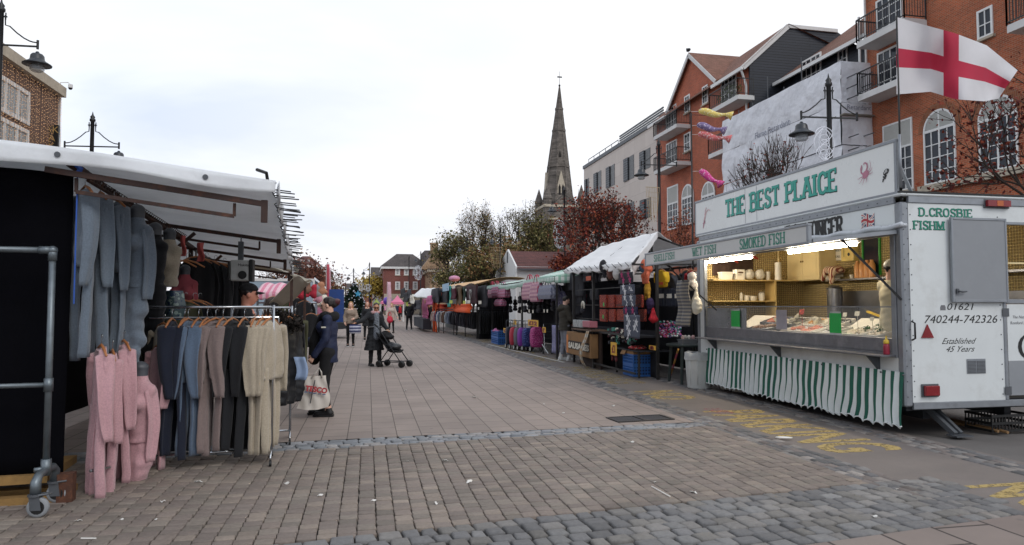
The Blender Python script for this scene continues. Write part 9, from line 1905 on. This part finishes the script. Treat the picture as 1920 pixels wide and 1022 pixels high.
# walker woman with a pushchair
g=G(702,686)
t,j,hp=person('older woman in a long black belted coat reaching out beside a pushchair',(g.x,g.y,0),R(198),1.62,dict(eR=(.36,.06,1.22),wR=(.58,.20,1.16),eL=(-.24,.03,1.12),wL=(-.26,.26,.98),head=(-.02,.05,1.575),neck=(0,.0,1.42),aL=(-.11,.10,.085),kL=(-.1,.08,.49)),look=-.25,nod=-.30,res=.0105,skin=SK3,top=dict(mat=COATK,d=.035,hem=.42,flare=.10,cuff=.04,name='coat',fold=.008,armlow=True),legs=dict(mat=JEANK,d=.010,hem=.09),shoes=dict(mat=SHK),hair=dict(mat=HGY,style='short'),fem=True,curl={'R':.35,'L':1.0},palm={'R':(0,0,1),'L':(0,0,-1)})
mb=MB();mb.tube([(hp(-.06,.085,.01)),hp(-.03,.105,.0),hp(0,.108,.008),hp(.03,.105,.0),hp(.06,.085,.01)],[.012,.024,.006,.024,.012],8,flat=.4);mb.build('sunglasses',BLKP,t,True);scarf(t,j,patmat('scarf_pink','spot',['#b88a8c','#8a3f48','#c9b4b0'],30),.042)
blob('blouse',[('c',vv(0,.075,1.36),vv(0,.09,.78),.075,.085,.03,.9)],.012,patmat('blouse_grey','spot',['#6a7078','#8a9098','#4a4f58'],40),t,mod=lambda v:v+np.array([0,.055,0])*(v[:,1:2]>.0))
bl=MB();bl.tube([(.20*math.cos(q),.01+.185*math.sin(q)*.86,1.03+.02*math.sin(q))for q in[2*math.pi*i/24 for i in range(25)]],.012,6);bl.build('belt',M('belt_grey','#77777a',.6),t,True)
def pushchair(label,x,y,rz):
    t=thing('pushchair',label,'pushchair',(x,y,0),rz);mb=MB();r=.013 # +Y forward
    for s_ in(-1,1):
        mb.tube([(s_*.2,.42,.09),(s_*.19,.1,.5),(s_*.19,-.18,.88),(s_*.19,-.30,1.02)],r,7);mb.tube([(s_*.2,-.22,.09),(s_*.19,.02,.42),(s_*.19,.18,.52)],r,7);mb.tube([(s_*.2,-.22,.13),(s_*.2,.40,.13)],r*.8,6)
    mb.cyl((-.2,-.2,.13),(.2,-.2,.13),r*.8,n=6);mb.cyl((-.2,.4,.15),(.2,.4,.15),r*.8,n=6);mb.cyl((-.19,.0,.4),(.19,.0,.4),r*.8,n=6);mb.cyl((-.2,-.2,.13),(.2,.4,.15),r*.6,n=6);mb.build('frame',M('frame_dark','#26272b',.5,metal=.4),t,True)
    for s_ in(-1,1):mb=MB();mb.cyl((s_*.19,-.29,1.01),(s_*.19,-.37,1.07),.02,n=10);mb.build('handle',BLKP,t,True)
    for x_,y_ in((-.2,.42),(.2,.42),(-.2,-.22),(.2,-.22)):
        for dx in(-.028,.028):mb=MB();mb.loft([[V((x_+dx+q_,y_+rr*math.cos(q*math.pi/8),.08+rr*math.sin(q*math.pi/8)))for q in range(16)]for rr,q_ in((.04,-.016),(.075,-.015),(.08,0),(.075,.015),(.04,.016))]);mb.build('wheel',BLKP,t,True)
    mb=MB();mb.grid(lambda a,b:((a-.5)*.36,(.26-.40*b)if b<.6 else(.02-.30*(b-.6)/.4*1.2),.40-.05*math.sin(math.pi*a)+(.0 if b<.6 else(b-.6)/.4*.45)),8,12,thick=.03);mb.build('seat',SCARFK,t,True)
    blob('seat_bag',[('e',vv(0,.12,.50),(.17,.16,.09),.03),('e',vv(0,.0,.54),(.16,.1,.08),.04)],.014,M('bag_leather','#25272a',.45,.2),t);blob('hood',[('e',vv(0,-.15,.80),(.19,.12,.10),.03),('e',vv(0,-.05,.74),(.17,.12,.06),.04)],.014,SCARFK,t,mod=lambda v:v+.006*np.sin(v[:,[1,2,0]]*50));mb=MB();mb.box(-.08,-.16,.905,.08,-.06,.912);mb.build('paper',PLW,t);return t
q=G(733,688);pushchair('black folding pushchair loaded with bags in front of the older woman',q.x,q.y+.1,R(238))
# woman in beige coat, blue striped bag
g=G(657,650)
t,j,hp=person('blonde woman in a beige jacket walking with a striped blue bag',(g.x,g.y,0),R(178),1.68,dict(eL=(-.25,.06,1.12),wL=(-.14,.22,1.06),eR=(.24,-.02,1.11),wR=(.20,.12,.92)),res=.013,skin=SK2,top=dict(mat=BEIGE,d=.03,hem=.86,flare=.03),legs=dict(mat=JEANK,d=.004,hem=.1),shoes=dict(mat=SHK,sole=WHTS),hair=dict(mat=HBL,style='long'),fem=True)
p=PY(666,617,g.y-.3);mb=MB();mb.loft([[V((sx*.20*k,sy*.08,z))for sx,sy in((-1,-1),(1,-1),(1,1),(-1,1))]for k,z in((.9,0),(1,.1),(1.02,.28),(.9,.32))]);t2=thing('striped_bag','blue and white striped bag carried by the blonde woman in beige','bag',(p.x,p.y,p.z-.16),.3);mb.build('bag_body',patmat('bag_blue_stripe','stripe',['#26305c','#b9bccb'],9,vec=2),t2,True);mb=MB();mb.tube([(-.1,0,.3),(-.05,0,.5),(.05,0,.5),(.1,0,.3)],.012,6);mb.build('handle',BLKP,t2)
g=G(697,640)
person('red haired woman in a dark coat walking behind the older woman',(g.x-.2,g.y+1.5,0),R(180),1.72,None,res=.013,skin=SK2,top=dict(mat=COATK,d=.03,hem=.6,flare=.06,armlow=True),legs=dict(mat=JEANK,d=.004,hem=.1),shoes=dict(mat=SHK),hair=dict(mat=HRD,style='long'),fem=True)
g=G(734,625)
t,j,hp=person('fair haired woman in a pale padded coat carrying a red rucksack',(g.x,g.y,0),R(165),1.66,dict(aR=(.09,.16,.1),kR=(.09,.13,.5),aL=(-.09,-.10,.1),eL=(-.27,.0,1.12),wL=(-.34,.08,.93),eR=(.25,.08,1.12),wR=(.2,.22,1.0)),res=.014,skin=SK2,top=dict(mat=CREAMC,d=.045,hem=.72,flare=.05,armlow=True),legs=dict(mat=JEANK,d=.0,hem=.1),shoes=dict(mat=SHK),hair=dict(mat=HBL,style='short'),fem=True)
RK=M('rucksack_red','#b8243c',.7,.1);p=PY(731,598,g.y-.35);t2=thing('rucksack','bright red rucksack held in front of the fair haired woman','rucksack',(p.x,p.y,p.z-.2));blob('bag_body',[('e',vv(0,0,.16),(.17,.10,.2),.04),('e',vv(0,-.06,.1),(.12,.08,.09),.04)],.02,RK,t2);mb=MB();mb.tube([(-.08,0,.32),(-.1,.05,.5),(.0,.1,.58),(.06,.05,.48),(.06,0,.32)],.02,6);mb.build('strap',RK,t2)
g=G(767,619)
person('man in a black jacket and dark jeans seen from behind',(g.x,g.y,0),R(5),1.74,dict(aR=(.15,.0,.085),aL=(-.15,.0,.085),kR=(.12,.02,.49),kL=(-.12,.02,.49),eR=(.26,.0,1.12),wR=(.2,.1,.92),eL=(-.26,.0,1.12),wL=(-.2,.1,.92)),res=.014,skin=SK2,top=dict(mat=COATK,d=.035,hem=.85,flare=.02),legs=dict(mat=JEANK,d=.01,hem=.09),shoes=dict(mat=SHK,sole=WHTS),hair=dict(mat=HBK,style='short'))
g=G(807,618)
person('person in black bending towards the pink clothes at the far stall',(g.x,g.y,0),R(95),1.72,dict(head=(0,.12,1.54),neck=(0,.06,1.40),chest=(0,.03,1.26),eL=(-.22,.1,1.12),wL=(-.2,.3,1.0)),res=.014,skin=SK3,top=dict(mat=COATK,d=.03,hem=.7,flare=.04,armlow=True),legs=dict(mat=JEANK,d=.01,hem=.08),shoes=dict(mat=SHK),hair=dict(mat=HBK,style='short'))
# man in the parka
g=G(1059,676)
t,j,hp=person('dark haired man in a black parka and grey track trousers at the hat stall',(g.x,g.y,0),R(-80),1.80,dict(eL=(-.24,.06,1.12),wL=(-.18,.25,.98),eR=(.23,.06,1.1),wR=(.16,.27,.96),head=(0,.04,1.58),aL=(-.11,-.05,.085),aR=(.09,.09,.085)),look=-.1,nod=-.22,res=.0105,skin=SK2,top=dict(mat=PARK,d=.045,hem=.80,flare=.03,fold=.004,name='parka',armlow=True),legs=dict(mat=TRACK,d=.014,hem=.16),shoes=dict(mat=M('trainer_white','#c4c4c2',.6,.1),sole=WHTS),hair=dict(mat=HBK,style='short'),curl=.8)
blob('hood',[('c',vv(-.09,-.06,1.40),vv(.09,-.06,1.40),.065,.065,.04),('c',vv(0,-.13,1.36),vv(0,-.11,1.42),.08,.07,.05)],.012,PARK,t,mod=lambda v:v+.006*np.sin(v[:,[1,2,0]]*40));blob('beard',[('e',hp(0,.052,-.075),(.052,.045,.04),.02)],.009,HBK,t)
mb=MB()
for s_ in(-1,1):
    for k in range(2):mb.tube([(s_*(.160-.004*k),-.02+.03*k,.80),(s_*(.172),-.01+.03*k,.50),(s_*.155,-.03+.03*k,.2)],.006,5)
mb.build('white_stripes',WHTS,t)
for s_ in 'RL':
    a=j['a'+s_];mb=MB();mb.cyl(a+vv(0,-.01,0),a+vv(0,-.003,.12),.047,.045,12);mb.build('sock',WHTS,t)
# man in cap behind the rail
y=8.9;p=PY(467,565,y);K=1.80/1.7
t,j,hp=person('young man in a black cap standing inside the clothes stall behind the rail',(p.x-.02,y,0),R(-82),1.80,None,look=.05,nod=-.05,res=.0105,skin=M('skin_rosy','#c4846e',.5,.06,20),top=dict(mat=COATK,d=.03,hem=.85),legs=dict(mat=JEANK,d=.01),shoes=dict(mat=SHK),hair=dict(mat=HB,style='short'))
blob('cap',[('e',hp(0,-.008,.05),(.088,.108,.085),.02)],.008,SCARFK,t,cut=lambda X,Y,Z:(1.625-Z)+.0*(Y));mb=MB();mb.grid(lambda a,b:(hp(-.075+.15*a,.075+.10*b*(1-.5*(2*a-1)**2),.045-.015*b-.02*(2*a-1)**2)),10,6,thick=.008);mb.build('peak',SCARFK,t,True)
# fishmonger inside the trailer
y=7.75;p=PY(1672,530,y);WC=M('overall_white','#c9bfa0',.8,.06,10)
t,j,hp=person('fish seller in a white coat and white hat inside the trailer',(p.x,y,.452),R(-95),1.66,dict(eL=(-.22,.12,1.12),wL=(-.12,.3,1.02),eR=(.22,.12,1.12),wR=(.12,.3,1.02)),nod=-.1,res=.0105,skin=SK2,top=dict(mat=WC,d=.035,hem=.7,fold=.005,armlow=True),legs=dict(mat=JEANK,d=.01),shoes=dict(mat=SHK),hair=dict(mat=HBK,style='short'))
blob('hat',[('e',hp(0,-.012,.065),(.09,.108,.085),.02)],.009,PLW,t,cut=lambda X,Y,Z:1.628-Z);blob('apron',[('c',vv(0,.05,1.3),vv(0,.05,.7),.145,.17,.04,.75)],.014,M('apron_green','#2a4a38',.7),t,cut=lambda X,Y,Z:-Y+.02)
# distant shoppers: one low figure copied with other coats
def shopper(mat,hairm,style,h,leg=JEANK):
    return person('x',(0,0,0),0,h,dict(aR=(.1,.1,.085),aL=(-.1,-.08,.085),kR=(.1,.09,.49)),res=.02,skin=SK2,top=dict(mat=mat,d=.035,hem=.8,flare=.03),legs=dict(mat=leg,d=.008),shoes=None,hair=dict(mat=hairm,style=style),face=False)[0]
pa=shopper(COATK,HB,'short',1.72);pb=shopper(DKG,HBL,'long',1.64)
spots=[(655,596,'w',NAVY,'shopper in navy just left of the blonde woman in beige'),(683,600,'m',COATK,'shopper in black between the beige and red haired women'),(678,594,'w',BEIGE,'shopper in beige far behind, left of the red haired woman'),(688,590,'m',DKG,'grey coated shopper far behind the older woman'),(711,594,'w',COATK,'black coated shopper right of the older woman'),(717,598,'m',JEANK,'man in black under the small pink gazebo'),(722,592,'w',MATS['bundle_pink'],'shopper in pink before the pink gazebos'),(745,596,'m',NAVY,'shopper in navy under the large pink gazebo'),(750,602,'w',MATS['hat_red'],'shopper in red right of the woman with the rucksack'),(754,596,'m',COATK,'dark clad shopper beside the far stall corner'),(739,590,'m',BEIGE,'beige coated man far away under the pink canopy'),(705,588,'w',CREAMC,'pale coated shopper far beyond the older woman'),(672,588,'m',COATK,'tiny dark shopper by the christmas tree'),(667,590,'w',MATS['purple_plush'],'shopper in purple beside the christmas tree'),(729,588,'w',DKG,'small grey shopper under the balloons'),(700,586,'m',COATK,'tiny black coated man far down the street'),(693,586,'w',NAVY,'tiny navy coated woman far down the street'),(640,596,'m',COATK,'dark shopper behind the woman in navy')]
for k,(u,v,s_,mt,lab)in enumerate(spots):
    g=G(u,v);src=pa if s_=='m' else pb;rz=random.choice([0,3.14,2.9,.3,1.2])
    if(s_=='m' and k==1)or(s_=='w' and k==0):o=src;o.location=(g.x,g.y,0);o.rotation_euler=(0,0,rz);o['label']=lab
    else:o=copy_tree(src,(g.x,g.y,0),rz,lab,mats={'jacket':mt})
    o['group']='shoppers far down the street'
